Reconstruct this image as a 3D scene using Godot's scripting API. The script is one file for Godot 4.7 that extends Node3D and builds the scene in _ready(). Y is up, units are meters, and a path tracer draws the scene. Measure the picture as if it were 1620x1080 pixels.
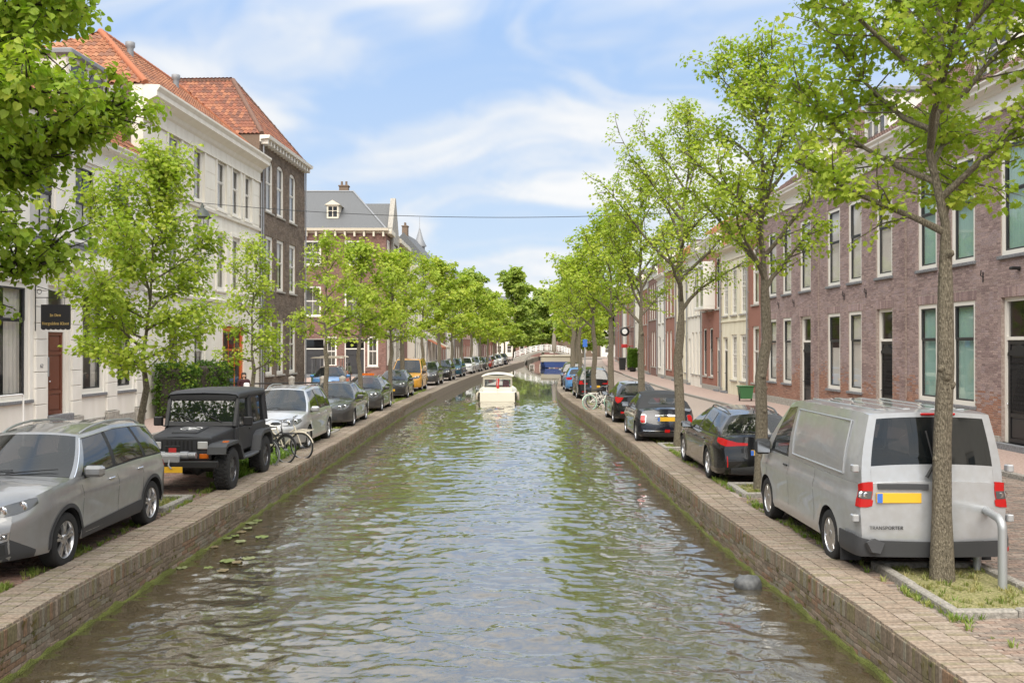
extends Node3D
# A canal street: the camera stands on a bridge 2.9 m above the quays and looks down the water (-Z). d = metres along -Z.

var mats := {}
var taken := {}
var cache := {}
var R := RandomNumberGenerator.new()
var patchy := FastNoiseLite.new()

const RIGHT_EDGE := [[-14.0, 4.3], [0.0, 4.15], [8.2, 3.95], [11.4, 3.74], [18.7, 3.48], [26.0, 3.56], [38.0, 3.45], [47.5, 3.02], [58.0, 2.85], [66.0, 3.1], [75.0, 3.6], [90.0, 4.6], [104.0, 5.6], [140.0, 8.2], [180.0, 11.2], [300.0, 20.0]]
const LEFT_EDGE := [[-14.0, -5.2], [0.0, -5.2], [9.6, -5.2], [13.8, -5.18], [28.0, -5.15], [36.0, -5.28], [48.0, -5.2], [71.0, -4.6], [90.0, -3.8], [104.0, -3.0], [140.0, -0.5], [180.0, 2.4], [300.0, 10.0]]
const WATER_Y := -0.53

# ---------------------------------------------------------------- geometry collector
class G:
	var v := PackedVector3Array()
	var n := PackedVector3Array()
	var c := PackedColorArray()
	var uv := PackedVector2Array()
	var ix := PackedInt32Array()
	var col := Color.WHITE
	var tint := false

	func vert(p: Vector3, nn: Vector3, t := Vector2.ZERO) -> int:
		v.append(p); n.append(nn); c.append(col); uv.append(t)
		return v.size() - 1

	func tri(a: Vector3, b: Vector3, d: Vector3) -> void:
		var nn := (d - a).cross(b - a).normalized()
		if nn == Vector3.ZERO:
			return
		var i := vert(a, nn); vert(b, nn); vert(d, nn)
		ix.append_array([i, i + 1, i + 2])

	# a flat quad facing the way of out
	func quad(a: Vector3, b: Vector3, d: Vector3, e: Vector3, out := Vector3.ZERO) -> void:
		var nn := (d - a).cross(b - a)
		if nn.length_squared() < 1e-14:
			nn = (e - a).cross(d - a)
		nn = nn.normalized()
		if nn == Vector3.ZERO:
			return
		var i: int
		if out != Vector3.ZERO and nn.dot(out) < 0.0:
			nn = -nn
			i = vert(a, nn, Vector2(0, 0)); vert(e, nn, Vector2(0, 1)); vert(d, nn, Vector2(1, 1)); vert(b, nn, Vector2(1, 0))
		else:
			i = vert(a, nn, Vector2(0, 0)); vert(b, nn, Vector2(1, 0)); vert(d, nn, Vector2(1, 1)); vert(e, nn, Vector2(0, 1))
		ix.append_array([i, i + 1, i + 2, i, i + 2, i + 3])

	func box(lo: Vector3, hi: Vector3, x := Transform3D.IDENTITY) -> void:
		rbox(lo, hi, 0.0, x)

	# a box with chamfered edges
	func rbox(lo: Vector3, hi: Vector3, b := 0.01, x := Transform3D.IDENTITY) -> void:
		var m := (lo + hi) * 0.5
		var h := (hi - lo) * 0.5
		h = h.abs()
		b = minf(b, minf(h.x, minf(h.y, h.z)) * 0.9)
		var k := func(sx: float, sy: float, sz: float, ax: int) -> Vector3:
			var q := h - Vector3(b, b, b)
			q[ax] = h[ax]
			return x * (m + Vector3(sx * q.x, sy * q.y, sz * q.z))
		for s in [-1.0, 1.0]:
			quad(k.call(s, -1, -1, 0), k.call(s, 1, -1, 0), k.call(s, 1, 1, 0), k.call(s, -1, 1, 0), x.basis * Vector3(s, 0, 0))
			quad(k.call(-1, s, -1, 1), k.call(1, s, -1, 1), k.call(1, s, 1, 1), k.call(-1, s, 1, 1), x.basis * Vector3(0, s, 0))
			quad(k.call(-1, -1, s, 2), k.call(1, -1, s, 2), k.call(1, 1, s, 2), k.call(-1, 1, s, 2), x.basis * Vector3(0, 0, s))
		if b <= 0.0:
			return
		for s in [-1.0, 1.0]:
			for t in [-1.0, 1.0]:
				quad(k.call(s, t, -1, 0), k.call(s, t, 1, 0), k.call(s, t, 1, 1), k.call(s, t, -1, 1), x.basis * Vector3(s, t, 0))
				quad(k.call(s, -1, t, 0), k.call(s, 1, t, 0), k.call(s, 1, t, 2), k.call(s, -1, t, 2), x.basis * Vector3(s, 0, t))
				quad(k.call(-1, s, t, 1), k.call(1, s, t, 1), k.call(1, s, t, 2), k.call(-1, s, t, 2), x.basis * Vector3(0, s, t))
				for r in [-1.0, 1.0]:
					var p0: Vector3 = k.call(s, t, r, 0)
					var p1: Vector3 = k.call(s, t, r, 1)
					var p2: Vector3 = k.call(s, t, r, 2)
					if (p2 - p0).cross(p1 - p0).dot(x.basis * Vector3(s, t, r)) > 0.0:
						tri(p0, p1, p2)
					else:
						tri(p0, p2, p1)

	# a smooth sheet of rows of points; wrap joins each row's ends
	func grid(rows: Array, wrap := false, flip := false) -> void:
		var nr := rows.size()
		var nc: int = rows[0].size()
		var at := v.size()
		for r in nr:
			for k in nc:
				vert(rows[r][k], Vector3.ZERO, Vector2(float(k) / maxf(1, nc - 1), float(r) / maxf(1, nr - 1)))
		var acc := PackedVector3Array()
		acc.resize(nr * nc)
		var last := nc if wrap else nc - 1
		for r in nr - 1:
			for k in last:
				var k2 := (k + 1) % nc
				var a := r * nc + k
				var b := r * nc + k2
				var d := (r + 1) * nc + k2
				var e := (r + 1) * nc + k
				if flip:
					var s := b; b = e; e = s
				var pa := v[at + a]
				var pd := v[at + d]
				var nn := (pd - pa).cross(v[at + b] - pa) + (v[at + e] - pa).cross(pd - pa)
				acc[a] += nn; acc[b] += nn; acc[d] += nn; acc[e] += nn
				ix.append_array([at + a, at + b, at + d, at + a, at + d, at + e])
		for k in nr * nc:
			n[at + k] = acc[k].normalized() if acc[k].length_squared() > 1e-20 else Vector3.UP

	func tube(path: Array, radii: Array, sides := 6, caps := true) -> void:
		var rows := []
		var np := path.size()
		var side := Vector3.ZERO
		for i in np:
			var t: Vector3 = (path[mini(i + 1, np - 1)] - path[maxi(i - 1, 0)]).normalized()
			if side == Vector3.ZERO:
				side = t.cross(Vector3.UP if absf(t.y) < 0.9 else Vector3.RIGHT).normalized()
			side = (side - t * side.dot(t)).normalized()
			var up := t.cross(side)
			var row := PackedVector3Array()
			var r: float = radii[mini(i, radii.size() - 1)]
			for k in sides:
				var a := TAU * k / sides
				row.append(path[i] + (side * cos(a) + up * sin(a)) * r)
			rows.append(row)
		grid(rows, true)
		if caps:
			for e in [0, np - 1]:
				for k in range(1, sides - 1):
					if e == 0:
						tri(rows[e][0], rows[e][k + 1], rows[e][k])
					else:
						tri(rows[e][0], rows[e][k], rows[e][k + 1])

	# profile of (radius, height) turned about the y axis of x
	func lathe(profile: Array, segs := 16, x := Transform3D.IDENTITY) -> void:
		var rows := []
		for p in profile:
			var row := PackedVector3Array()
			for k in segs:
				var a := TAU * k / segs
				row.append(x * Vector3(p.x * cos(a), p.y, p.x * sin(a)))
			rows.append(row)
		grid(rows, true)

	# a flat outline (x, y) with thickness along z, from z0 to z1
	func prism(poly: PackedVector2Array, z0: float, z1: float, x := Transform3D.IDENTITY) -> void:
		var t := Geometry2D.triangulate_polygon(poly)
		for s in 2:
			var z := z0 if s == 0 else z1
			var face := x.basis * Vector3(0, 0, -1.0 if s == 0 else 1.0) * signf(z1 - z0)
			for i in range(0, t.size(), 3):
				var a := x * Vector3(poly[t[i]].x, poly[t[i]].y, z)
				var b := x * Vector3(poly[t[i + 1]].x, poly[t[i + 1]].y, z)
				var d := x * Vector3(poly[t[i + 2]].x, poly[t[i + 2]].y, z)
				if (d - a).cross(b - a).dot(face) < 0.0:
					tri(a, d, b)
				else:
					tri(a, b, d)
		for i in poly.size():
			var p := poly[i]
			var q := poly[(i + 1) % poly.size()]
			quad(x * Vector3(p.x, p.y, z0), x * Vector3(q.x, q.y, z0), x * Vector3(q.x, q.y, z1), x * Vector3(p.x, p.y, z1))

	func mesh() -> ArrayMesh:
		var a := []
		a.resize(Mesh.ARRAY_MAX)
		a[Mesh.ARRAY_VERTEX] = v
		a[Mesh.ARRAY_NORMAL] = n
		a[Mesh.ARRAY_TEX_UV] = uv
		if tint:
			a[Mesh.ARRAY_COLOR] = c
		a[Mesh.ARRAY_INDEX] = ix
		var m := ArrayMesh.new()
		m.add_surface_from_arrays(Mesh.PRIMITIVE_TRIANGLES, a)
		return m

# ---------------------------------------------------------------- nodes
func numbered(called: String) -> String:
	if not taken.has(called):
		taken[called] = 0
		return called
	taken[called] += 1
	return "%s_%03d" % [called, taken[called]]

func thing(called: String, label: String, category: String, group := "", at := Vector3.ZERO, turn := 0.0) -> Node3D:
	var o := Node3D.new()
	o.name = numbered(called)
	add_child(o)
	o.position = at
	o.rotation.y = turn
	tag(o, label, category, group)
	return o

func tag(o: Node, label: String, category: String, group := "") -> void:
	o.set_meta("label", label)
	o.set_meta("category", category)
	if group != "":
		o.set_meta("group", group)

func part(parent: Node, called: String, g, m: Material, at := Vector3.ZERO, turn := 0.0) -> MeshInstance3D:
	var o := MeshInstance3D.new()
	o.name = called if parent != self else numbered(called)
	o.mesh = g.mesh() if g is G else g
	o.material_override = m
	parent.add_child(o, true)
	o.position = at
	o.rotation.y = turn
	return o

func structure(called: String, g, m: Material) -> MeshInstance3D:
	var o := part(self, called, g, m)
	o.set_meta("kind", "structure")
	return o

func scatter(parent: Node, called: String, mesh: Mesh, m: Material, xf: Array, cols: Array) -> MultiMeshInstance3D:
	var mm := MultiMesh.new()
	mm.transform_format = MultiMesh.TRANSFORM_3D
	mm.use_colors = true
	mm.mesh = mesh
	mm.instance_count = xf.size()
	for i in xf.size():
		mm.set_instance_transform(i, xf[i])
		mm.set_instance_color(i, cols[i])
	var o := MultiMeshInstance3D.new()
	o.name = called if parent != self else numbered(called)
	o.multimesh = mm
	o.material_override = m
	parent.add_child(o, true)
	o.set_meta("kind", "stuff")
	return o

# alike pieces: the count of them nearest the camera become parts of their own, the rest one part
func pieces(parent: Node3D, called: String, mesh: Mesh, tones: Array, xf: Array, own: int, world := Transform3D.IDENTITY) -> void:
	var order := range(xf.size())
	if own > 0:
		var dist := PackedFloat32Array()
		for t in xf:
			var q: Vector3 = world * t.origin
			var seen := -q.z > 1.0 and absf(q.x) < -q.z * 0.55 and absf(q.y - 2.9) < -q.z * 0.37
			dist.append(q.distance_to(Vector3(0, 2.9, 0)) + (0.0 if seen else 1000.0))
		order.sort_custom(func(a, b): return dist[a] < dist[b])
	var rest := []
	var cols := []
	for k in order.size():
		# weathering comes in patches: neighbours tend to share a tone
		var at: Vector3 = world * (xf[order[k]] as Transform3D).origin
		var tone := clampi(int((0.5 + 0.8 * patchy.get_noise_3d(at.x, at.y * 1.6, at.z) + R.randf_range(-0.38, 0.38)) * tones.size()), 0, tones.size() - 1)
		if k < own:
			var o := part(parent, called, mesh, flat_tone(tones[tone]))
			o.transform = xf[order[k]]
		else:
			rest.append(xf[order[k]])
			var f := R.randf_range(0.86, 1.12)
			cols.append(Color(tones[tone].r * f, tones[tone].g * f, tones[tone].b * f))
	if rest.size():
		scatter(parent, called + ("work" if called == "brick" else "_field"), mesh, mats.tinted, rest, cols)

# ---------------------------------------------------------------- materials
func lin(r: float, g: float, b: float, a := 1.0) -> Color:
	var k := Color(r, g, b).linear_to_srgb()
	k.a = a
	return k

func mat(called: String, color: Color, rough := 0.8, metal := 0.0) -> StandardMaterial3D:
	var m := StandardMaterial3D.new()
	m.resource_name = called
	m.albedo_color = color
	m.roughness = rough
	m.metallic = metal
	mats[called] = m
	return m

func flat_tone(c: Color) -> StandardMaterial3D:
	var key := "tone%.3f_%.3f_%.3f" % [c.r, c.g, c.b]
	if not mats.has(key):
		var m := mat(key, lin(c.r, c.g, c.b), 0.9)
		m.albedo_texture = mats.tinted.albedo_texture
		m.uv1_triplanar = true
		m.uv1_world_triplanar = true
		m.uv1_scale = mats.tinted.uv1_scale
	return mats[key]

func noise_tex(seed_: int, freq: float, lo: Color, hi: Color, size := 512, octaves := 4, mid = null) -> NoiseTexture2D:
	var f := FastNoiseLite.new()
	f.seed = seed_
	f.frequency = freq
	f.fractal_octaves = octaves
	var t := NoiseTexture2D.new()
	t.width = size
	t.height = size
	t.seamless = true
	t.noise = f
	var ramp := Gradient.new()
	ramp.set_color(0, lo)
	ramp.set_color(1, hi)
	ramp.set_offset(0, 0.2)
	ramp.set_offset(1, 0.8)
	if mid != null:
		ramp.add_point(0.5, mid)
	t.color_ramp = ramp
	return t

func bump_tex(seed_: int, freq: float, size := 512) -> NoiseTexture2D:
	var f := FastNoiseLite.new()
	f.seed = seed_
	f.frequency = freq
	f.fractal_octaves = 4
	var t := NoiseTexture2D.new()
	t.width = size
	t.height = size
	t.seamless = true
	t.noise = f
	return t

# a surface with patches of colour (triplanar, in the world) and fine relief
func surface(called: String, tex: Texture2D, scale: float, rough: float, bump: Texture2D = null, depth := 0.5) -> StandardMaterial3D:
	var m := mat(called, Color.WHITE, rough)
	m.albedo_texture = tex
	m.uv1_triplanar = true
	m.uv1_world_triplanar = true
	m.uv1_scale = Vector3.ONE * scale
	if bump:
		m.heightmap_enabled = true
		m.heightmap_texture = bump
		m.heightmap_scale = depth
	return m

func paint(called: String, r: float, g: float, b: float, metal := 0.5, rough := 0.38) -> StandardMaterial3D:
	var m := mat(called, lin(r, g, b), rough, metal)
	m.clearcoat_enabled = true
	m.clearcoat = 1.0
	m.clearcoat_roughness = 0.04
	m.albedo_texture = mats.dust
	m.uv1_triplanar = true
	return m

func glass(called: String, r: float, g: float, b: float, alpha: float) -> StandardMaterial3D:
	var m := mat(called, lin(r, g, b, alpha), 0.03)
	m.transparency = BaseMaterial3D.TRANSPARENCY_ALPHA
	m.metallic_specular = 0.8
	return m

func make_materials() -> void:
	var bump := bump_tex(5, 0.03)
	var fine := bump_tex(6, 0.09)
	mats.dust = noise_tex(33, 0.012, Color(0.965, 0.96, 0.95), Color.WHITE, 512, 5)
	var m := surface("tinted", noise_tex(1, 0.02, lin(0.62, 0.62, 0.62), lin(1, 1, 1)), 1.7, 0.92, fine, 0.4)
	m.vertex_color_use_as_albedo = true
	surface("mortar", noise_tex(2, 0.02, lin(0.27, 0.215, 0.19), lin(0.40, 0.335, 0.30)), 0.9, 0.95, fine, 0.5)
	surface("quay_mortar", noise_tex(3, 0.015, lin(0.17, 0.14, 0.105), lin(0.29, 0.24, 0.19)), 0.7, 0.95, fine, 0.8)
	surface("stucco", noise_tex(4, 0.006, lin(0.72, 0.68, 0.60), lin(0.79, 0.755, 0.68), 512, 5), 0.16, 0.85, fine, 0.2).uv1_scale = Vector3(0.5, 0.13, 0.5)
	surface("stucco_white", noise_tex(7, 0.006, lin(0.735, 0.71, 0.655), lin(0.80, 0.78, 0.735), 512, 5), 0.16, 0.85, fine, 0.2).uv1_scale = Vector3(0.5, 0.13, 0.5)
	surface("stucco_cream", noise_tex(8, 0.006, lin(0.66, 0.61, 0.46), lin(0.74, 0.69, 0.55), 512, 5), 0.16, 0.85, fine, 0.2).uv1_scale = Vector3(0.5, 0.13, 0.5)
	surface("stone", noise_tex(9, 0.02, lin(0.27, 0.255, 0.23), lin(0.42, 0.40, 0.36)), 0.6, 0.9, fine, 0.5)
	surface("bluestone", noise_tex(10, 0.02, lin(0.14, 0.145, 0.155), lin(0.23, 0.235, 0.25)), 0.9, 0.8, fine, 0.3)
	surface("kerb", noise_tex(11, 0.03, lin(0.20, 0.19, 0.17), lin(0.34, 0.32, 0.29)), 1.1, 0.92, fine, 0.6)
	surface("brick_brown", noise_tex(12, 0.05, lin(0.13, 0.095, 0.07), lin(0.24, 0.175, 0.13), 512, 5), 0.8, 0.93, fine, 0.8)
	surface("brick_red", noise_tex(13, 0.05, lin(0.24, 0.105, 0.075), lin(0.37, 0.18, 0.135), 512, 5), 0.8, 0.93, fine, 0.8)
	surface("brick_purple", noise_tex(14, 0.05, lin(0.17, 0.095, 0.08), lin(0.28, 0.165, 0.14), 512, 5), 0.8, 0.93, fine, 0.8)
	surface("slate", noise_tex(15, 0.03, lin(0.075, 0.08, 0.085), lin(0.15, 0.155, 0.16)), 0.7, 0.65, bump, 0.8)
	surface("tile_dark", noise_tex(16, 0.04, lin(0.10, 0.06, 0.045), lin(0.22, 0.12, 0.085)), 0.9, 0.85, bump, 2.0)
	surface("tile_red", noise_tex(17, 0.04, lin(0.30, 0.12, 0.06), lin(0.42, 0.19, 0.10)), 0.9, 0.8, bump, 2.0)
	surface("road", noise_tex(18, 0.035, lin(0.25, 0.205, 0.175), lin(0.38, 0.32, 0.275), 1024, 5), 0.33, 0.93, fine, 0.8)
	surface("pavement", noise_tex(19, 0.035, lin(0.31, 0.225, 0.19), lin(0.45, 0.345, 0.30), 1024, 5), 0.33, 0.93, fine, 0.6)
	surface("bedding", noise_tex(20, 0.04, lin(0.135, 0.115, 0.085), lin(0.25, 0.21, 0.165), 1024, 5), 0.5, 0.96, fine, 1.0)
	surface("soil", noise_tex(21, 0.03, lin(0.16, 0.15, 0.065), lin(0.34, 0.29, 0.17), 512, 5, lin(0.22, 0.22, 0.085)), 1.2, 0.97, bump, 2.0)
	surface("moss", noise_tex(22, 0.05, lin(0.09, 0.11, 0.02), lin(0.21, 0.23, 0.055)), 2.0, 0.97, bump, 2.0)
	m = surface("bark", noise_tex(23, 0.03, lin(0.085, 0.072, 0.05), lin(0.27, 0.235, 0.175), 512, 5), 1.0, 0.95, bump_tex(24, 0.04), 3.0)
	m.uv1_scale = Vector3(3.2, 0.8, 3.2)
	m = surface("bark_dark", noise_tex(23, 0.03, lin(0.03, 0.026, 0.02), lin(0.12, 0.10, 0.08), 512, 5), 1.0, 0.95, bump_tex(24, 0.04), 3.0)
	m.uv1_scale = Vector3(3.2, 0.9, 3.2)
	m = mat("leaf", Color.WHITE, 0.5)
	m.vertex_color_use_as_albedo = true
	m.backlight_enabled = true
	m.backlight = lin(0.85, 1.0, 0.35)
	m.metallic_specular = 0.35
	m = mat("grass", Color.WHITE, 0.7)
	m.vertex_color_use_as_albedo = true
	m.backlight_enabled = true
	m.backlight = lin(0.5, 0.6, 0.2)
	m = mat("skin_cloth", Color.WHITE, 0.85)
	m.vertex_color_use_as_albedo = true
	m = surface("water", noise_tex(31, 0.01, lin(0.052, 0.041, 0.021), lin(0.074, 0.059, 0.032)), 0.11, 0.03, bump_tex(32, 0.045), 0.55)
	m.uv1_scale = Vector3.ONE * 0.37
	m.metallic_specular = 1.0
	m.clearcoat_enabled = true
	m.clearcoat = 1.0
	m.clearcoat_roughness = 0.03
	mat("white_frame", lin(0.74, 0.715, 0.66), 0.5)
	mat("cream_frame", lin(0.64, 0.585, 0.48), 0.55)
	mat("white_paint", lin(0.8, 0.8, 0.79), 0.4)
	mat("dark_frame", lin(0.035, 0.036, 0.04), 0.45)
	mat("brown_door", lin(0.145, 0.042, 0.022), 0.4)
	mat("black_door", lin(0.02, 0.02, 0.022), 0.35)
	mat("orange_paint", lin(0.55, 0.13, 0.03), 0.45)
	mat("curtain", lin(0.76, 0.73, 0.67), 0.9)
	mat("curtain_green", lin(0.36, 0.58, 0.52), 0.9)
	mat("room", lin(0.42, 0.39, 0.34), 0.95)
	glass("pane", 0.03, 0.036, 0.04, 0.22)
	glass("car_glass", 0.012, 0.018, 0.018, 0.55)
	glass("car_glass_dark", 0.006, 0.008, 0.009, 0.86)
	glass("lens_glass", 0.5, 0.5, 0.5, 0.25)
	mat("zinc", lin(0.36, 0.37, 0.39), 0.5, 0.6)
	mat("lead", lin(0.24, 0.25, 0.265), 0.6, 0.2)
	mat("galvanised", lin(0.40, 0.42, 0.44), 0.5, 0.55)
	mat("iron", lin(0.02, 0.02, 0.022), 0.5, 0.2)
	mat("tyre", lin(0.018, 0.018, 0.019), 0.85)
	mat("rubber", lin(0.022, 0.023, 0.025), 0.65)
	mat("plastic", lin(0.045, 0.047, 0.052), 0.55)
	mat("alloy", lin(0.55, 0.55, 0.56), 0.3, 0.9)
	mat("alloy_dark", lin(0.10, 0.10, 0.11), 0.35, 0.8)
	mat("chrome", lin(0.75, 0.76, 0.78), 0.12, 1.0)
	paint("lamp_clear", 0.10, 0.105, 0.11, 0.3, 0.2)
	mat("lamp_bright", lin(0.6, 0.6, 0.6), 0.12, 0.2)
	mat("lamp_red", lin(0.42, 0.012, 0.012), 0.12)
	mat("lamp_orange", lin(0.62, 0.14, 0.01), 0.2)
	mat("plate_yellow", lin(0.72, 0.42, 0.03), 0.4)
	mat("plate_blue", lin(0.05, 0.16, 0.55), 0.4)
	mat("gold", lin(0.62, 0.45, 0.16), 0.4, 0.3)
	mat("red", lin(0.5, 0.03, 0.03), 0.6)
	mat("blue_hull", lin(0.02, 0.05, 0.19), 0.6)
	mat("canvas", lin(0.42, 0.38, 0.30), 0.95)
	mat("boat_white", lin(0.70, 0.66, 0.56), 0.35)
	mat("green_plastic", lin(0.035, 0.13, 0.045), 0.5)
	mat("parasol", lin(0.24, 0.21, 0.175), 0.9)
	mat("seat_cloth", lin(0.05, 0.05, 0.055), 0.9)
	mat("terracotta", lin(0.36, 0.125, 0.06), 0.85)

# ---------------------------------------------------------------- small maths
func along(pts: Array, d: float) -> float:
	if d <= pts[0][0]:
		return pts[0][1]
	for i in pts.size() - 1:
		if d <= pts[i + 1][0]:
			return lerpf(pts[i][1], pts[i + 1][1], (d - pts[i][0]) / (pts[i + 1][0] - pts[i][0]))
	return pts[-1][1]

func edge(pts: Array, d: float) -> float:
	return 0.014 * sin(d * 0.83 + pts[2][1]) + 0.009 * sin(d * 2.1) + (along(pts, d - 5.0) + along(pts, d - 2.5) * 2.0 + along(pts, d) * 2.0 + along(pts, d + 2.5) * 2.0 + along(pts, d + 5.0)) / 8.0

func left_x(d: float) -> float:
	return edge(LEFT_EDGE, d)

func right_x(d: float) -> float:
	return edge(RIGHT_EDGE, d)

# ---------------------------------------------------------------- sky, light, camera
func make_sky() -> ImageTexture:
	var w := 2048
	var h := 1024
	var im := Image.create(w, h, false, Image.FORMAT_RGBF)
	var big := FastNoiseLite.new()
	big.seed = 11; big.frequency = 0.5; big.fractal_octaves = 3
	var wisp := FastNoiseLite.new()
	wisp.seed = 29; wisp.frequency = 1.5; wisp.fractal_octaves = 6; wisp.fractal_gain = 0.55
	for y in h:
		var el := (0.5 - (y + 0.5) / h) * PI
		if el < -0.06:
			for x in w:
				im.set_pixel(x, y, Color(0.08, 0.076, 0.068))
			continue
		var s := maxf(sin(el), 0.0)
		var ce := cos(el)
		var up := pow(clampf(s / 0.36, 0.0, 1.0), 0.8)
		var base := Color(0.74, 0.86, 0.95).lerp(Color(0.37, 0.57, 0.92), up)
		var cover := lerpf(0.36, 0.06, smoothstep(0.03, 0.36, s)) + 0.45 * smoothstep(0.30, 0.44, s)
		for x in w:
			var az := ((x + 0.5) / w - 0.5) * TAU
			var p := Vector3(sin(az) * ce, 0, -cos(az) * ce) / (s + 0.16)
			var q := big.get_noise_3d(p.x * 1.3 + 3.0, 0.0, p.z * 1.3 + 5.0)
			var n := wisp.get_noise_3d(p.x * 0.75 + q * 1.1, 4.0, p.z * 1.1 + q * 0.8)
			var c := smoothstep(-0.34, 0.46, n * 0.9 + q * 0.75 + cover)
			var thick := smoothstep(0.05, 0.7, n * 0.8 + q * 0.8 + cover)
			var white := Color(0.82, 0.86, 0.91).lerp(Color(0.98, 0.975, 0.965), thick)
			im.set_pixel(x, y, base.lerp(white, c * 0.92) * (0.265 + 0.16 * smoothstep(0.30, 0.62, s)))
	return ImageTexture.create_from_image(im)

func make_camera_and_light() -> void:
	var cam := Camera3D.new()
	cam.name = "camera"
	cam.fov = 39.6
	cam.near = 0.1
	cam.far = 1500.0
	add_child(cam)
	cam.position = Vector3(0, 2.9, 0)
	cam.rotation_degrees = Vector3(0.27, 0, 0)
	cam.current = true
	var env := Environment.new()
	env.background_mode = Environment.BG_SKY
	var sky := Sky.new()
	var pano := PanoramaSkyMaterial.new()
	pano.panorama = make_sky()
	sky.sky_material = pano
	env.sky = sky
	env.background_energy_multiplier = 1.0
	env.tonemap_mode = Environment.TONE_MAPPER_LINEAR
	env.tonemap_exposure = 3.9
	env.sdfgi_enabled = true
	env.ssao_enabled = true
	env.ssil_enabled = true
	var we := WorldEnvironment.new()
	we.name = "environment"
	we.environment = env
	add_child(we)
	var sun := DirectionalLight3D.new()
	sun.name = "sun"
	sun.light_energy = 0.46
	sun.light_angular_distance = 65.0
	sun.light_color = Color(1.0, 0.965, 0.905)
	sun.shadow_enabled = true
	add_child(sun)
	sun.rotation_degrees = Vector3(-52, -7, 0)

# ---------------------------------------------------------------- ground, quays, water
func strip(g: G, a: Callable, b: Callable, ds: Array, ya: float, yb: float) -> void:
	var rows := []
	for d in ds:
		rows.append(PackedVector3Array([Vector3(a.call(d), ya, -d), Vector3(b.call(d), yb, -d)]))
	g.grid(rows)

func steps(a: float, b: float, n: int) -> Array:
	var o := []
	for i in n + 1:
		o.append(lerpf(a, b, float(i) / n))
	return o

func make_ground() -> void:
	var ds := steps(-14, 300, 157)
	var g := G.new()
	strip(g, func(d): return left_x(d) - 0.6, func(_d): return -160.0, ds, -0.014, -0.014)
	structure("road_left", g, mats.road)
	g = G.new()
	strip(g, func(d): return right_x(d) + 0.6, func(_d): return 170.0, ds, -0.014, -0.014)
	structure("road_right", g, mats.road)
	g = G.new()
	g.quad(Vector3(-900, -0.02, -299), Vector3(900, -0.02, -299), Vector3(900, -0.02, -1300), Vector3(-900, -0.02, -1300), Vector3.UP)
	structure("ground", g, mats.road)
	g = G.new()
	g.quad(Vector3(-40, -1.7, 15), Vector3(60, -1.7, 15), Vector3(60, -1.7, -305), Vector3(-40, -1.7, -305), Vector3.UP)
	structure("canal_bed", g, mats.soil)
	# raised pavements with kerbs
	for s: int in [-1, 1]:
		var inner := func(d): return pave_x(s, d)
		g = G.new()
		strip(g, func(d): return pave_x(s, d) + s * 0.15, func(d): return pave_x(s, d) + s * 9.0, steps(4, 215, 106), 0.098, 0.10)
		structure("pavement_right" if s > 0 else "pavement_left", g, mats.pavement)
		var k := Node3D.new()
		k.name = "kerb_right" if s > 0 else "kerb_left"
		k.set_meta("kind", "structure")
		add_child(k)
		var d := 12.0
		while d < 95.0:
			var len := 0.98
			var a := Vector3(inner.call(d), 0, -d)
			var b := Vector3(inner.call(d + len), 0, -d - len)
			var st := G.new()
			var dir := (b - a).normalized()
			var x := Transform3D(Basis(Vector3.UP, atan2(-dir.x, -dir.z)), (a + b) * 0.5)
			st.rbox(Vector3(-0.075 + s * 0.075, -0.1, -len * 0.5 + 0.008), Vector3(0.075 + s * 0.075, 0.104 + R.randf() * 0.004, len * 0.5 - 0.008), 0.015, x)
			part(k, "kerbstone", st, mats.kerb)
			d += 1.0

func pave_x(s: int, d: float) -> float:
	if s > 0:
		return right_front(d) - 2.55
	return left_front(d) + 2.9

# the building lines
func right_front(d: float) -> float:
	if d < 60.0:
		return 14.0 - 0.022 * d
	return along([[60.0, 12.68], [84.0, 13.2], [110.0, 14.2], [140.0, 16.2], [180.0, 19.6], [260.0, 27.0]], d)

func left_front(d: float) -> float:
	return along([[-20.0, -16.69], [105.0, -10.81], [120.0, -10.0], [140.0, -8.2], [180.0, -4.9], [230.0, -0.6]], d)

func brick_mesh() -> ArrayMesh:
	if not cache.has("brick"):
		var g := G.new()
		g.rbox(Vector3.ONE * -0.5, Vector3.ONE * 0.5, 0.04)
		cache.brick = g.mesh()
	return cache.brick

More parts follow.
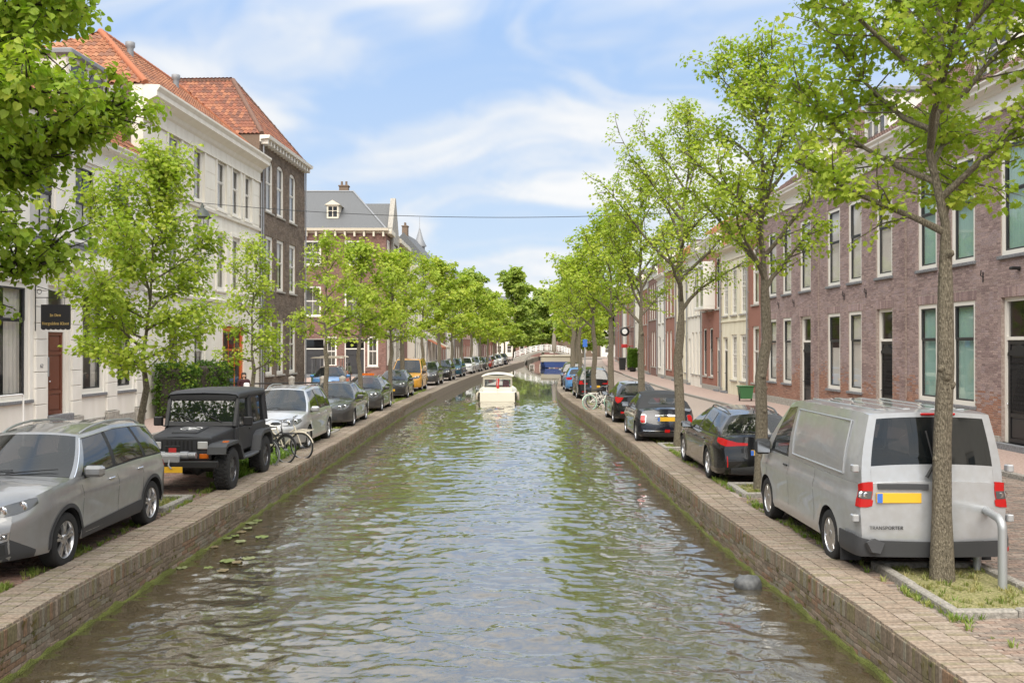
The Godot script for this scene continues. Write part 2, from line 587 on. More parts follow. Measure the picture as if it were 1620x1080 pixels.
func quay(s: int) -> void:
	var ex := func(d): return (right_x(d) if s > 0 else left_x(d))
	var o := thing("quay_wall", "low brown brick quay wall with brick-on-edge coping %s" % ["beside the silver van" if s > 0 else "below the grey SUV and the off-road car"], "quay wall", "quay walls along the canal")
	var ds := steps(-13, 30, 129) + steps(31, 298, 178)
	var g := G.new()
	var rows := []
	for d in ds:
		var x: float = ex.call(d)
		var row := PackedVector3Array()
		for p in [[0.0, -1.7], [0.0, -0.6], [0.0, 0.0], [0.012, 0.022], [0.3, 0.024], [0.73, 0.024], [0.73, -0.3]]:
			row.append(Vector3(x + s * p[0], p[1], -d))
		rows.append(row)
	g.grid(rows)
	# the sheet's edges stay sharp enough at this size
	part(o, "core", g, mats.quay_mortar)
	var xf := []
	var tones := [Color(0.30, 0.235, 0.18), Color(0.335, 0.265, 0.205), Color(0.27, 0.215, 0.165), Color(0.32, 0.27, 0.21), Color(0.265, 0.225, 0.15), Color(0.36, 0.295, 0.24)]
	var face_tones := [Color(0.235, 0.185, 0.135), Color(0.27, 0.21, 0.155), Color(0.19, 0.15, 0.105), Color(0.25, 0.225, 0.17), Color(0.205, 0.175, 0.095), Color(0.31, 0.25, 0.195), Color(0.25, 0.16, 0.10)]
	var d := 6.6
	while d < 58.0:
		var x: float = ex.call(d)
		var dir := Vector3(ex.call(d + 0.2) - ex.call(d - 0.2), 0, -0.4).normalized()
		var out := Vector3(-s, 0, 0)
		out = (out - dir * out.dot(dir)).normalized()
		var b := Basis(dir, Vector3.UP, out)
		for j in 3:
			var c := Vector3(x, 0.017 + R.randf_range(-0.005, 0.005) + 0.006 * sin(d * 1.27) + 0.004 * sin(d * 3.1), -d) - out * (0.115 + 0.235 * j) + dir * R.randf_range(-0.003, 0.003)
			xf.append(Transform3D(b * Basis.from_scale(Vector3(0.058, 0.05, 0.222)), c))
		d += 0.067
	pieces(o, "coping_brick", brick_mesh(), tones, xf, 300)
	xf = []
	d = 6.6
	while d < 58.0:
		var x: float = ex.call(d)
		var dir := Vector3(ex.call(d + 0.2) - ex.call(d - 0.2), 0, -0.4).normalized()
		var out := Vector3(-s, 0, 0)
		out = (out - dir * out.dot(dir)).normalized()
		var b := Basis(dir, Vector3.UP, out)
		xf.append(Transform3D(b * Basis.from_scale(Vector3(0.057, 0.19, 0.05)), Vector3(x, -0.088, -d) + out * R.randf_range(-0.014, -0.006)))
		d += 0.067
	var row_n := 0
	for yy in [-0.218, -0.283, -0.348, -0.413, -0.478, -0.543, -0.608]:
		d = 6.6 + (0.11 if row_n % 2 else 0.0)
		while d < 46.0:
			var x: float = ex.call(d)
			var dir := Vector3(ex.call(d + 0.2) - ex.call(d - 0.2), 0, -0.4).normalized()
			var out := Vector3(-s, 0, 0)
			out = (out - dir * out.dot(dir)).normalized()
			if R.randf() > 0.02:
				xf.append(Transform3D(Basis(dir, Vector3.UP, out) * Basis.from_scale(Vector3(0.205, 0.053, 0.05)), Vector3(x, yy, -d) + out * R.randf_range(-0.018, -0.010)))
			d += 0.22
		row_n += 1
	pieces(o, "brick", brick_mesh(), face_tones, xf, 300)
	# algae and moss along the water line and in the joints
	g = G.new()
	rows = []
	var f := FastNoiseLite.new()
	f.frequency = 2.5
	f.seed = 40 + s
	for i in 900:
		var dd := 6.6 + i * 0.06
		var x: float = ex.call(dd)
		var t := 0.016 + 0.022 * f.get_noise_1d(dd) + 0.02 * f.get_noise_1d(dd * 4.0 + 90.0)
		var hh := 0.022 + 0.05 * maxf(0.0, f.get_noise_1d(dd * 0.7 + 300.0) + 0.25)
		var row := PackedVector3Array()
		for p in [[-0.005, hh * 1.5], [0.5, hh], [1.0, 0.01], [1.0, -0.06]]:
			row.append(Vector3(x - s * (t * p[0] + 0.012), WATER_Y + p[1], -dd))
		rows.append(row)
	g.grid(rows)
	var mo := part(o, "moss", g, mats.moss)
	mo.set_meta("kind", "stuff")
	# fallen plant tufts on the wall
	var tufts := []
	var cols := []
	for i in 700:
		var dd := 7.0 + pow(R.randf(), 1.6) * 30.0
		var keep := f.get_noise_1d(dd * 0.6 + 700.0)
		if keep < -0.05:
			continue
		var yy := R.randf_range(-0.46, -0.02)
		tufts.append(Transform3D(Basis(Vector3.UP, R.randf() * TAU).scaled(Vector3.ONE * R.randf_range(0.12, 0.34)), Vector3(ex.call(dd) - s * 0.006, yy - 0.02, -dd)))
		cols.append(Color(0.09, 0.10, 0.03).lerp(Color(0.20, 0.15, 0.06), R.randf()))
	scatter(o, "wall_moss", tuft_mesh(), mats.grass, tufts, cols)

func paving(s: int) -> void:
	var o := Node3D.new()
	o.name = "brick_paving_right" if s > 0 else "brick_paving_left"
	o.set_meta("kind", "structure")
	add_child(o)
	var xf := []
	var d := 6.8
	var row := 0
	while d < (27.0 if s > 0 else 26.0):
		var x0 := absf(right_x(d) if s > 0 else left_x(d)) + 0.745
		var x1 := pave_x(s, d) if s > 0 else 10.4
		var x := x0 + 0.1 + (0.1 if row % 2 else 0.0)
		while x < x1 - 0.1:
			if not in_pit(s * x, d):
				var b := Basis.from_euler(Vector3(R.randf_range(-0.02, 0.02), R.randf_range(-0.012, 0.012), R.randf_range(-0.012, 0.012)))
				xf.append(Transform3D(b * Basis.from_scale(Vector3(0.192, 0.05, 0.066)), Vector3(s * x, -0.026 + R.randf_range(-0.004, 0.003) + 0.004 * sin(x * 2.1) * cos(d * 0.9), -d)))
			x += 0.2
		d += 0.0735
		row += 1
	var tones := [Color(0.24, 0.18, 0.15), Color(0.29, 0.225, 0.185), Color(0.20, 0.165, 0.14), Color(0.30, 0.215, 0.17), Color(0.255, 0.215, 0.18), Color(0.34, 0.275, 0.23)]
	if s < 0:
		tones = [Color(0.27, 0.16, 0.125), Color(0.31, 0.20, 0.16), Color(0.22, 0.16, 0.13), Color(0.34, 0.23, 0.185), Color(0.26, 0.20, 0.165)]
	pieces(o, "paving_brick", brick_mesh(), tones, xf, 300)

# tree pits: [x0, x1, d0, d1]
const PITS := [[4.75, 6.05, 10.15, 12.35], [4.5, 5.5, 18.2, 19.5], [4.3, 5.3, 26.4, 27.6], [-7.4, -6.1, 16.55, 17.9], [-7.1, -5.95, 22.9, 24.1], [-6.9, -5.9, 30.9, 32.1]]

func in_pit(x: float, d: float) -> bool:
	for p in PITS:
		if x > p[0] - 0.1 and x < p[1] + 0.1 and d > p[2] - 0.04 and d < p[3] + 0.04:
			return true
	return false

func tuft_mesh() -> ArrayMesh:
	if cache.has("tuft"):
		return cache.tuft
	var r := RandomNumberGenerator.new()
	r.seed = 3
	var g := G.new()
	for i in 12:
		var a := r.randf() * TAU
		var dir := Vector3(cos(a), 0, sin(a))
		var base := dir * r.randf() * 0.10
		var h := r.randf_range(0.10, 0.26)
		var lean := r.randf_range(0.05, 0.2)
		var side := Vector3(-dir.z, 0, dir.x) * r.randf_range(0.008, 0.018)
		var mid := base + Vector3(0, h * 0.6, 0) + dir * lean * 0.4
		var tip := base + Vector3(0, h * r.randf_range(0.8, 1.0), 0) + dir * lean
		g.quad(base - side, base + side, mid + side * 0.8, mid - side * 0.8)
		g.tri(mid - side * 0.8, mid + side * 0.8, tip)
	cache.tuft = g.mesh()
	return cache.tuft

func tree_pits() -> void:
	var names := ["behind the silver van with the steel hoop", "between the silver van and the black estate car", "between the black estate and the soft-top", "between the grey SUV and the off-road car", "between the off-road car and the silver people carrier", "behind the silver people carrier"]
	for i in PITS.size():
		var p: Array = PITS[i]
		var o := thing("tree_pit", "kerbed tree pit with thin grass " + names[i], "tree pit", "tree pits along the quay", Vector3((p[0] + p[1]) * 0.5, 0, -(p[2] + p[3]) * 0.5))
		var hx: float = (p[1] - p[0]) * 0.5
		var hz: float = (p[3] - p[2]) * 0.5
		var g := G.new()
		var rows := []
		var f := FastNoiseLite.new()
		f.seed = i
		f.frequency = 1.6
		for a in 15:
			var row := PackedVector3Array()
			for b in 15:
				var q := Vector3(lerpf(-hx, hx, a / 14.0), 0, lerpf(-hz, hz, b / 14.0))
				row.append(q + Vector3(0, 0.03 + 0.03 * f.get_noise_2d(q.x * 2.0, q.z * 2.0), 0))
			rows.append(row)
		g.grid(rows)
		part(o, "soil", g, mats.soil)
		for e in 4:
			var n := 2 if (hx if e < 2 else hz) > 0.55 else 1
			for k in n:
				g = G.new()
				var a0 := lerpf(-1, 1, float(k) / n)
				var a1 := lerpf(-1, 1, float(k + 1) / n)
				var top := 0.085 + R.randf() * 0.015
				if e < 2:
					var z := hz * (1 if e else -1)
					g.rbox(Vector3(hx * a0 - (0.06 if k == 0 else -0.004), -0.1, z - 0.06), Vector3(hx * a1 + (0.06 if k == n - 1 else -0.004), top, z + 0.06), 0.018)
				else:
					var x := hx * (1 if e == 3 else -1)
					g.rbox(Vector3(x - 0.06, -0.1, (hz - 0.064) * a0 + 0.004), Vector3(x + 0.06, top, (hz - 0.064) * a1 - 0.004), 0.018)
				part(o, "kerbstone", g, mats.kerb)
		var xf := []
		var cols := []
		for k in 260:
			var q := Vector3(R.randf_range(-hx, hx) * 0.93, 0.02, R.randf_range(-hz, hz) * 0.93)
			if f.get_noise_2d(q.x * 1.5 + 50.0, q.z * 1.5) < 0.0 and R.randf() < 0.72:
				continue
			xf.append(Transform3D(Basis(Vector3.UP, R.randf() * TAU).scaled(Vector3.ONE * R.randf_range(0.16, 0.5)), q))
			cols.append(Color(0.14, 0.21, 0.035).lerp(Color(0.36, 0.32, 0.14), pow(R.randf(), 0.8)))
		scatter(o, "grass", tuft_mesh(), mats.grass, xf, cols)

func verges() -> void:
	for s: int in [-1, 1]:
		var xf := []
		var cols := []
		var f := FastNoiseLite.new()
		f.seed = 70 + s
		f.frequency = 0.35
		for k in (2600 if s < 0 else 1500):
			var d := 7.5 + pow(R.randf(), 1.3) * 55.0
			var e := left_x(d) if s < 0 else right_x(d)
			var keep := f.get_noise_1d(d * 1.3)
			var wide := 0.13 + 0.22 * maxf(0.0, keep)
			if keep < 0.0 and R.randf() < 0.85:
				continue
			var x := e + s * (0.80 + absf(R.randfn(0.0, 1.0)) * wide)
			xf.append(Transform3D(Basis(Vector3.UP, R.randf() * TAU).scaled(Vector3.ONE * R.randf_range(0.18, 0.55)), Vector3(x, -0.006, -d)))
			cols.append(Color(0.15, 0.25, 0.03).lerp(Color(0.36, 0.36, 0.12), pow(R.randf(), 1.4)))
		var o := scatter(self, "verge_grass", tuft_mesh(), mats.grass, xf, cols)
		tag(o, "thin grass growing along the joint behind the %s coping" % ["right" if s > 0 else "left"], "grass")
	# the rank green clump under the bicycles
	var xf2 := []
	var cols2 := []
	for k in 900:
		var d := R.randf_range(20.8, 25.4)
		var x := left_x(d) - R.randf_range(0.72, 1.5)
		xf2.append(Transform3D(Basis(Vector3.UP, R.randf() * TAU).scaled(Vector3.ONE * R.randf_range(0.6, 1.5)), Vector3(x, -0.01, -d)))
		cols2.append(Color(0.14, 0.27, 0.025).lerp(Color(0.30, 0.42, 0.07), R.randf()))
	var w := scatter(self, "weeds", tuft_mesh(), mats.grass, xf2, cols2)
	tag(w, "bright green weeds growing under the parked bicycles on the left quay", "weeds")

func make_water() -> void:
	var a := FastNoiseLite.new()
	a.seed = 1; a.frequency = 1.0; a.fractal_octaves = 2
	var b := FastNoiseLite.new()
	b.seed = 2; b.frequency = 1.0; b.fractal_octaves = 3
	var wild := FastNoiseLite.new()
	wild.seed = 3; wild.frequency = 0.16
	var rows := []
	var d := -13.0
	var nc := 210
	while d < 298.0:
		var l := left_x(d) - 0.03
		var r := right_x(d) + 0.03
		var row := PackedVector3Array()
		var rough := 1.0 - 0.93 * smoothstep(56.0, 61.0, d)
		for k in nc + 1:
			var x := lerpf(l, r, float(k) / nc)
			var t := absf(float(k) / nc * 2.0 - 1.0)
			var amp := rough * (0.8 + 0.9 * wild.get_noise_2d(x * 2.0, d)) * (1.0 - 0.55 * smoothstep(0.75, 1.0, t))
			var wx := x + 0.5 * a.get_noise_2d(x * 0.4 + 60.0, d * 0.4)
			var h := 0.034 * a.get_noise_2d(wx * 0.7, d * 1.2) + 0.024 * b.get_noise_2d(wx * 1.7 + d * 0.5, d * 2.9 + 30.0) + 0.011 * b.get_noise_2d(x * 4.6 - d * 0.8, d * 7.0)
			# the boat's wake fans out behind it
			if d < 57.0:
				var run := 57.0 - d
				var spread := absf(x + 0.5) - 1.1 - run * 0.16
				h += 0.022 * exp(-spread * spread * 2.2) * sin(spread * 6.0 + run * 1.4) * exp(-run / 22.0)
			row.append(Vector3(x, WATER_Y + h * amp, -d))
		rows.append(row)
		d += 0.5 if d < 5.5 else (0.034 if d < 8.5 else (d * 0.004 if d < 64.0 else 1.2))
	var g := G.new()
	g.grid(rows)
	structure("canal_water", g, mats.water)
	# water lilies by the left wall
	var spots := [[-4.53, 15.09], [-4.24, 15.27], [-4.35, 15.0], [-4.68, 14.62], [-5.09, 14.62], [-4.41, 14.45], [-4.99, 17.09], [-5.03, 18.31], [-4.98, 17.44], [-4.98, 18.57], [-5.27, 17.8], [-5.35, 17.44], [-4.48, 16.98], [-4.76, 16.6], [-5.08, 16.13], [-5.06, 16.87], [-4.96, 17.8]]
	for i in spots.size():
		var xx: float = spots[i][0]
		var dd: float = spots[i][1]
		g = G.new()
		var rad := R.randf_range(0.07, 0.13)
		var c := Vector3(0, 0.012, 0)
		var turn := R.randf() * TAU
		var prev := Vector3.ZERO
		for k in 15:
			var an := turn + 0.2 + (TAU - 0.4) * k / 14.0
			var q := Vector3(cos(an) * rad * (1.0 + 0.06 * sin(k * 1.7)), 0.016 + 0.006 * sin(k * 2.3 + i), sin(an) * rad * 1.1)
			if k:
				g.tri(c, q, prev)
				g.quad(prev, q, q - Vector3(0, 0.005, 0), prev - Vector3(0, 0.005, 0))
			prev = q
		var lily := part(self, "lily_pad", g, mats.get("lily%d" % (i % 3)))
		lily.position = Vector3(xx, WATER_Y + 0.004, -dd)
		tag(lily, "round floating water lily leaf in the patch by the left quay wall", "lily pad", "water lily leaves by the left quay wall")

# ---------------------------------------------------------------- trees
func leaf_outline(kind: int) -> PackedVector2Array:
	var half: Array
	if kind == 0: # lobed
		half = [[0.16, 0.02], [0.46, 0.06], [0.34, 0.24], [0.58, 0.46], [0.30, 0.52], [0.30, 0.76], [0.12, 0.70]]
	elif kind == 1: # heart-shaped
		half = [[0.22, -0.06], [0.44, 0.10], [0.50, 0.34], [0.38, 0.62], [0.18, 0.84]]
	else: # plain, for far crowns
		half = [[0.42, 0.25], [0.34, 0.65]]
	var o := PackedVector2Array([Vector2.ZERO])
	for p in half:
		o.append(Vector2(p[0], p[1]))
	o.append(Vector2(0, 1))
	for i in range(half.size() - 1, -1, -1):
		o.append(Vector2(-half[i][0], half[i][1]))
	return o

# a spray of leaves about 0.35 m across, its stem at the origin
func spray_mesh(kind: int, count: int, size: float, variant: int) -> ArrayMesh:
	var key := "spray%d_%d_%.2f_%d" % [kind, count, size, variant]
	if cache.has(key):
		return cache[key]
	var r := RandomNumberGenerator.new()
	r.seed = 100 + kind * 10 + variant
	var g := G.new()
	g.tint = true
	var outline := leaf_outline(kind)
	for i in count:
		var a := TAU * i / count + r.randf_range(-0.5, 0.5)
		var out := Vector3(cos(a), r.randf_range(-0.45, 0.35), sin(a)).normalized()
		var at := out * r.randf_range(0.02, 0.20) + Vector3(0, r.randf_range(-0.09, 0.10), 0)
		var nrm := (Vector3.UP * 1.1 + Vector3(r.randfn(), r.randfn(), r.randfn()) * 0.42 + out * 0.25).normalized()
		var fwd := (out - nrm * out.dot(nrm) + Vector3(0, -0.3, 0)).normalized()
		var side := fwd.cross(nrm).normalized()
		var s := size * r.randf_range(0.7, 1.2)
		var f := r.randf_range(0.8, 1.15)
		g.col = Color(f * r.randf_range(0.92, 1.1), f, f * r.randf_range(0.8, 1.1))
		var mid := at + fwd * s * 0.45 - nrm * s * 0.05
		for k in outline.size():
			var p := outline[k]
			var q := outline[(k + 1) % outline.size()]
			var pa := at + fwd * s * p.y + side * s * p.x - nrm * s * 0.25 * (p.y - 0.4) * (p.y - 0.4) + nrm * absf(p.x) * s * 0.16
			var pb := at + fwd * s * q.y + side * s * q.x - nrm * s * 0.25 * (q.y - 0.4) * (q.y - 0.4) + nrm * absf(q.x) * s * 0.16
			g.tri(mid, pa, pb)
	cache[key] = g.mesh()
	return cache[key]

# o: h, base (crown base height), rad, r0 (trunk radius), limbs, twigs, sprays, kind, leaves, size, seed, lean, bark, lime/green: the two leaf colours that every spray mixes at random, fork
func tree(called: String, label: String, group: String, at: Vector3, o: Dictionary) -> Node3D:
	var t := thing(called, label, "tree", group, at)
	var r := RandomNumberGenerator.new()
	r.seed = o.seed
	var h: float = o.h
	var cb: float = o.base
	var rad: float = o.rad
	var r0: float = o.r0
	var lean: Vector3 = o.get("lean", Vector3.ZERO)
	var wood := G.new()
	var xf := []
	var cols := []
	var lime: Color = o.get("lime", Color(0.47, 0.53, 0.08))
	var green: Color = o.get("green", Color(0.33, 0.45, 0.06))
	var lead := []
	var radii := []
	var n := 12
	for i in n + 1:
		var f := float(i) / n
		var wob := Vector3(r.randfn(), 0, r.randfn()) * 0.05 * minf(1.0, f * 3.0) * (h / 9.0)
		lead.append(Vector3(0, h * f, 0) + lean * f * f + wob)
		radii.append(maxf(0.012, r0 * (1.0 + 0.35 * exp(-f * 40.0)) * pow(1.0 - f, 0.62)) if h * f <= cb else maxf(0.010, r0 * 0.8 * pow(1.0 - f, 1.05)))
	lead[0].y = -0.15
	wood.tube(lead, radii, 10 if r0 > 0.1 else 7)
	# scars and swellings on the stem
	for k in o.get("knots", 0):
		var hy := r.randf_range(0.25, 0.95) * cb
		var f2 := hy / h * n
		var p: Vector3 = lead[int(f2)].lerp(lead[mini(n, int(f2) + 1)], f2 - int(f2))
		var a := r.randf() * TAU
		var q := p + Vector3(cos(a), 0, sin(a)) * r0 * 0.72
		wood.tube([q - Vector3(cos(a), 0.4, sin(a)) * r0 * 0.6, q, q + Vector3(cos(a), 0.1, sin(a)) * r0 * 0.28], [r0 * 0.62, r0 * 0.5, r0 * 0.2], 7)
	var on_lead := func(f: float) -> Vector3:
		var x := clampf(f, 0, 0.999) * n
		return lead[int(x)].lerp(lead[int(x) + 1], x - int(x))
	var add := func(p: Vector3, away: Vector3, spread: float, outer: float) -> void:
		var tilt := (Vector3.UP + away * 0.35 + Vector3(r.randfn(), r.randfn() * 0.5, r.randfn()) * 0.35).normalized()
		var b := Basis(Quaternion(Vector3.UP, tilt)) * Basis(Vector3.UP, r.randf() * TAU)
		var q := p + Vector3(r.randfn(), r.randfn() * 0.7, r.randfn()) * spread
		xf.append(Transform3D(b.scaled(Vector3.ONE * r.randf_range(0.75, 1.25) * o.get("spray", 1.0)), q))
		var k := r.randf()
		cols.append(green.lerp(lime, k))
	var limbs: int = o.limbs
	var twigs: int = o.twigs
	var per: int = o.sprays
	var az0 := r.randf() * TAU
	for i in limbs:
		var f := float(i) / maxf(1, limbs - 1)
		var hf := lerpf(cb / h, 0.94, pow(f, 1.0))
		var start: Vector3 = on_lead.call(hf)
		var az := az0 + i * 2.39996 + r.randf_range(-0.4, 0.4)
		var shape: float = minf(1.0, o.get("foot", 0.72) + f * 1.6) * pow(1.0 - f, o.get("cone", 0.75)) + 0.10
		var ln := rad * shape * r.randf_range(0.72, 1.18)
		var el := deg_to_rad(lerpf(o.get("low", 26.0), 66.0, f) + r.randf_range(-9, 9))
		var dir := Vector3(cos(az) * cos(el), sin(el), sin(az) * cos(el))
		ln = minf(ln / maxf(0.5, cos(el)), maxf(0.35, (h * 0.98 - start.y) / (sin(el) + 0.12)))
		var path := [start]
		var p := start
		for k in 5:
			dir = (dir + Vector3(r.randfn(), r.randfn() * 0.6 + 0.15, r.randfn()) * 0.13).normalized()
			p += dir * ln / 5.0
			path.append(p)
		var br := maxf(0.012, r0 * 0.42 * (1.0 - 0.65 * f))
		wood.tube(path, [br, br * 0.8, br * 0.62, br * 0.45, br * 0.3, br * 0.12], 6, false)
		var tw := maxi(2, roundi(twigs * clampf(ln / (rad * 1.15), 0.0, 1.2)))
		for j in tw:
			var g := lerpf(0.22, 1.0, (j + r.randf()) / tw)
			var x := minf(g * 5.0, 4.999)
			var s: Vector3 = path[int(x)].lerp(path[int(x) + 1], x - int(x))
			var along_dir: Vector3 = (path[int(x) + 1] - path[int(x)]).normalized()
			var td := (along_dir * 0.75 + Vector3(r.randfn(), r.randfn() * 0.55 + 0.12, r.randfn()) * 0.75).normalized()
			var tl := (0.22 + rad * 0.26 * (1.15 - g * 0.6)) * r.randf_range(0.7, 1.3)
			var e := s + td * tl
			var m := s.lerp(e, 0.5) + Vector3(r.randfn(), r.randfn(), r.randfn()) * tl * 0.07
			wood.tube([s, m, e], [br * 0.22 + 0.004, br * 0.12 + 0.003, 0.003], 4, false)
			var away := Vector3(s.x, 0, s.z).normalized()
			for k in per:
				var w := (k + 0.6) / per
				add.call(s.lerp(m, w * 2.0) if w < 0.5 else m.lerp(e, w * 2.0 - 1.0), away, 0.09 * o.get("spray", 1.0), g)
	for k in int(limbs * 0.9):
		add.call(on_lead.call(lerpf(0.86, 1.0, r.randf())), Vector3.ZERO, 0.12, 1.0)
	part(t, "trunk", wood, mats[o.get("bark", "bark")])
	scatter(t, "crown", spray_mesh(o.kind, o.leaves, o.size, int(o.seed) % 3), mats.leaf, xf, cols)
	return t

func make_trees() -> void:
	var near := {"kind": 0, "leaves": 11, "size": 0.085, "spray": 0.9}
	var gr := "young trees along the right quay"
	var gl := "young trees along the left quay"
	var rights := [
		[5.29, 11.66, 10.6, 4.3, 2.4, 0.118, 28, 20, 5, "tall street tree with bare knotted trunk in front of the silver van's rear doors"],
		[4.95, 18.8, 9.1, 4.0, 2.0, 0.13, 22, 13, 4, "slender tree between the silver van and the black estate car"],
		[4.78, 27.0, 9.9, 3.9, 2.3, 0.15, 20, 13, 4, "tree with a low forked trunk between the black estate and the soft-top"],
		[4.68, 34.3, 9.3, 3.7, 2.2, 0.14, 18, 13, 4, "straight tree between the soft-top and the black hatchback"],
		[4.42, 42.2, 8.8, 3.8, 2.3, 0.16, 16, 10, 3, "tree just behind the black hatchback on the right quay"],
		[4.2, 48.2, 8.6, 3.8, 2.2, 0.15, 16, 10, 3, "tree behind the white bicycles on the right quay"],
		[4.1, 57.2, 8.6, 3.9, 2.3, 0.15, 15, 9, 3, "tree between the black SUV and the small blue car"],
		[4.25, 66.0, 9.0, 4.0, 2.4, 0.2, 15, 9, 3, "thick-stemmed tree just beyond the small blue car"],
	]
	for i in rights.size():
		var a: Array = rights[i]
		var o := {"h": a[2], "base": a[3], "rad": a[4], "r0": a[5], "limbs": a[6], "twigs": a[7], "sprays": a[8], "seed": 21 + i, "cone": 0.85 if i else 0.5, "low": 40.0 if i else 24.0, "knots": 7 if i == 0 else 3}
		o.merge(near)
		if i == 2:
			o.lean = Vector3(0.25, 0, 0)
		if i > 3:
			o.merge({"leaves": 11, "size": 0.12, "spray": 1.15}, true)
		tree("street_tree", a[9], gr, Vector3(a[0], 0, -a[1]), o)
	var lefts := [
		[-6.4, 9.4, 9.4, 3.0, 2.4, 0.16, 48, 40, 6, "large broad-leaved tree reaching in at the top left corner"],
		[-6.72, 17.2, 6.4, 2.3, 1.8, 0.075, 22, 18, 5, "small leafy tree with leaning stem between the grey SUV and the off-road car"],
		[-6.42, 23.5, 5.5, 2.3, 0.85, 0.07, 14, 10, 3, "sparse little tree between the off-road car and the silver people carrier"],
		[-6.2, 31.5, 6.6, 3.0, 1.45, 0.10, 16, 10, 3, "tree behind the silver people carrier on the left quay"],
		[-6.45, 40.2, 7.2, 3.0, 1.7, 0.11, 16, 10, 3, "tree behind the dark grey saloon on the left quay"],
		[-6.3, 49.2, 7.7, 3.1, 1.9, 0.12, 16, 10, 3, "tree between the dark estate car and the black hatchback on the left quay"],
		[-6.7, 58.0, 8.8, 3.4, 2.1, 0.17, 16, 10, 3, "thick tree beside the yellow van on the left quay"],
		[-6.25, 66.2, 9.2, 3.5, 2.2, 0.14, 15, 9, 3, "tree just behind the yellow van on the left quay"],
	]
	for i in lefts.size():
		var a: Array = lefts[i]
		var o := {"h": a[2], "base": a[3], "rad": a[4], "r0": a[5], "limbs": a[6], "twigs": a[7], "sprays": a[8], "seed": 51 + i, "cone": 0.75, "low": 14.0, "knots": 1}
		o.merge(near)
		if i == 0:
			o.merge({"kind": 1, "size": 0.075, "leaves": 12, "bark": "bark_dark", "cone": 0.3, "low": 20.0, "foot": 0.6, "lime": Color(0.44, 0.52, 0.08), "green": Color(0.30, 0.44, 0.06), "spray": 0.85}, true)
		if i == 1:
			o.lean = Vector3(0.35, 0, 0).rotated(Vector3.UP, -1.2)
			o.cone = 1.1
		if i > 3:
			o.merge({"leaves": 11, "size": 0.12, "spray": 1.15}, true)
		var lt := tree("street_tree", a[9], gl, Vector3(a[0], 0, -a[1]), o)
		if i == 1:
			lt.rotation.y = 1.2
	# farther trees: the same few grown again, turned and scaled
	var far := []
	for k in 2:
		far.append({"h": 9.2, "base": 3.4, "rad": 2.4, "r0": 0.16, "limbs": 14, "twigs": 9, "sprays": 3, "seed": 91 + k, "kind": 2, "leaves": 9, "size": 0.18, "spray": 1.45, "cone": 0.6})
	var order_words := ["eighth", "ninth", "tenth", "eleventh", "twelfth", "thirteenth", "fourteenth", "fifteenth", "sixteenth", "seventeenth"]
	var protos := []
	for s in [-1, 1]:
		var d := 75.0
		var i := 0
		while d < 150.0:
			var x := (left_x(d) - 1.35) if s < 0 else (right_x(d) + 1.5)
			var label := "distant green tree on the %s quay, %s from the camera in its row" % ["left" if s < 0 else "right", order_words[mini(i, 9)] if s < 0 else order_words[mini(i + 1, 9)]]
			var t: Node3D
			if protos.size() < 2:
				t = tree("street_tree", label, gl if s < 0 else gr, Vector3(x, 0, -d), far[protos.size()])
				protos.append(t)
			else:
				t = protos[(i + s) % 2].duplicate()
				t.name = numbered("street_tree")
				add_child(t)
				t.position = Vector3(x, 0, -d)
				tag(t, label, "tree", gl if s < 0 else gr)
			t.rotation.y = i * 1.9 + s
			t.scale = Vector3.ONE * (0.92 + 0.2 * fmod(i * 0.37 + s * 0.21 + 1.0, 1.0))
			d += 9.3
			i += 1
	# the big dark trees that close the view beyond the bridge
	var closing := [[-7.5, 168.0, 16.0], [0.5, 192.0, 18.5], [7.0, 214.0, 15.5], [14.5, 205.0, 14.5], [22.0, 212.0, 15.0], [30.0, 200.0, 14.0], [4.0, 235.0, 14.0], [18.0, 238.0, 16.0]]
	var words := ["left of the bridge", "tallest, rising above the left row behind the bridge", "straight behind the bridge", "behind the folded parasol", "right of the bridge", "farthest right, past the bridge", "low, deep behind the bridge", "high, deep behind the bridge on its right"]
	for i in closing.size():
		var a: Array = closing[i]
		tree("canal_tree", "big dark green tree closing the view, " + words[i], "big trees beyond the bridge", Vector3(a[0], 0, -a[1]), {"h": a[2], "base": 3.0, "rad": 5.2, "r0": 0.35, "limbs": 24, "twigs": 12, "sprays": 4, "seed": 131 + i, "kind": 2, "leaves": 9, "size": 0.3, "spray": 2.3, "cone": 0.5, "low": 10.0, "lime": Color(0.38, 0.46, 0.10), "green": Color(0.28, 0.38, 0.08)})

# ---------------------------------------------------------------- buildings
# Each front stands in its own x-y plane and faces local +z; x runs from left to right as seen from the street.
func in_open(ops: Array, x: float, y: float, grow := 0.0) -> bool:
	for o in ops:
		if x > o.x - grow and x < o.x + o.w + grow and y > o.y - grow and y < o.y + o.h + grow:
			return true
	return false

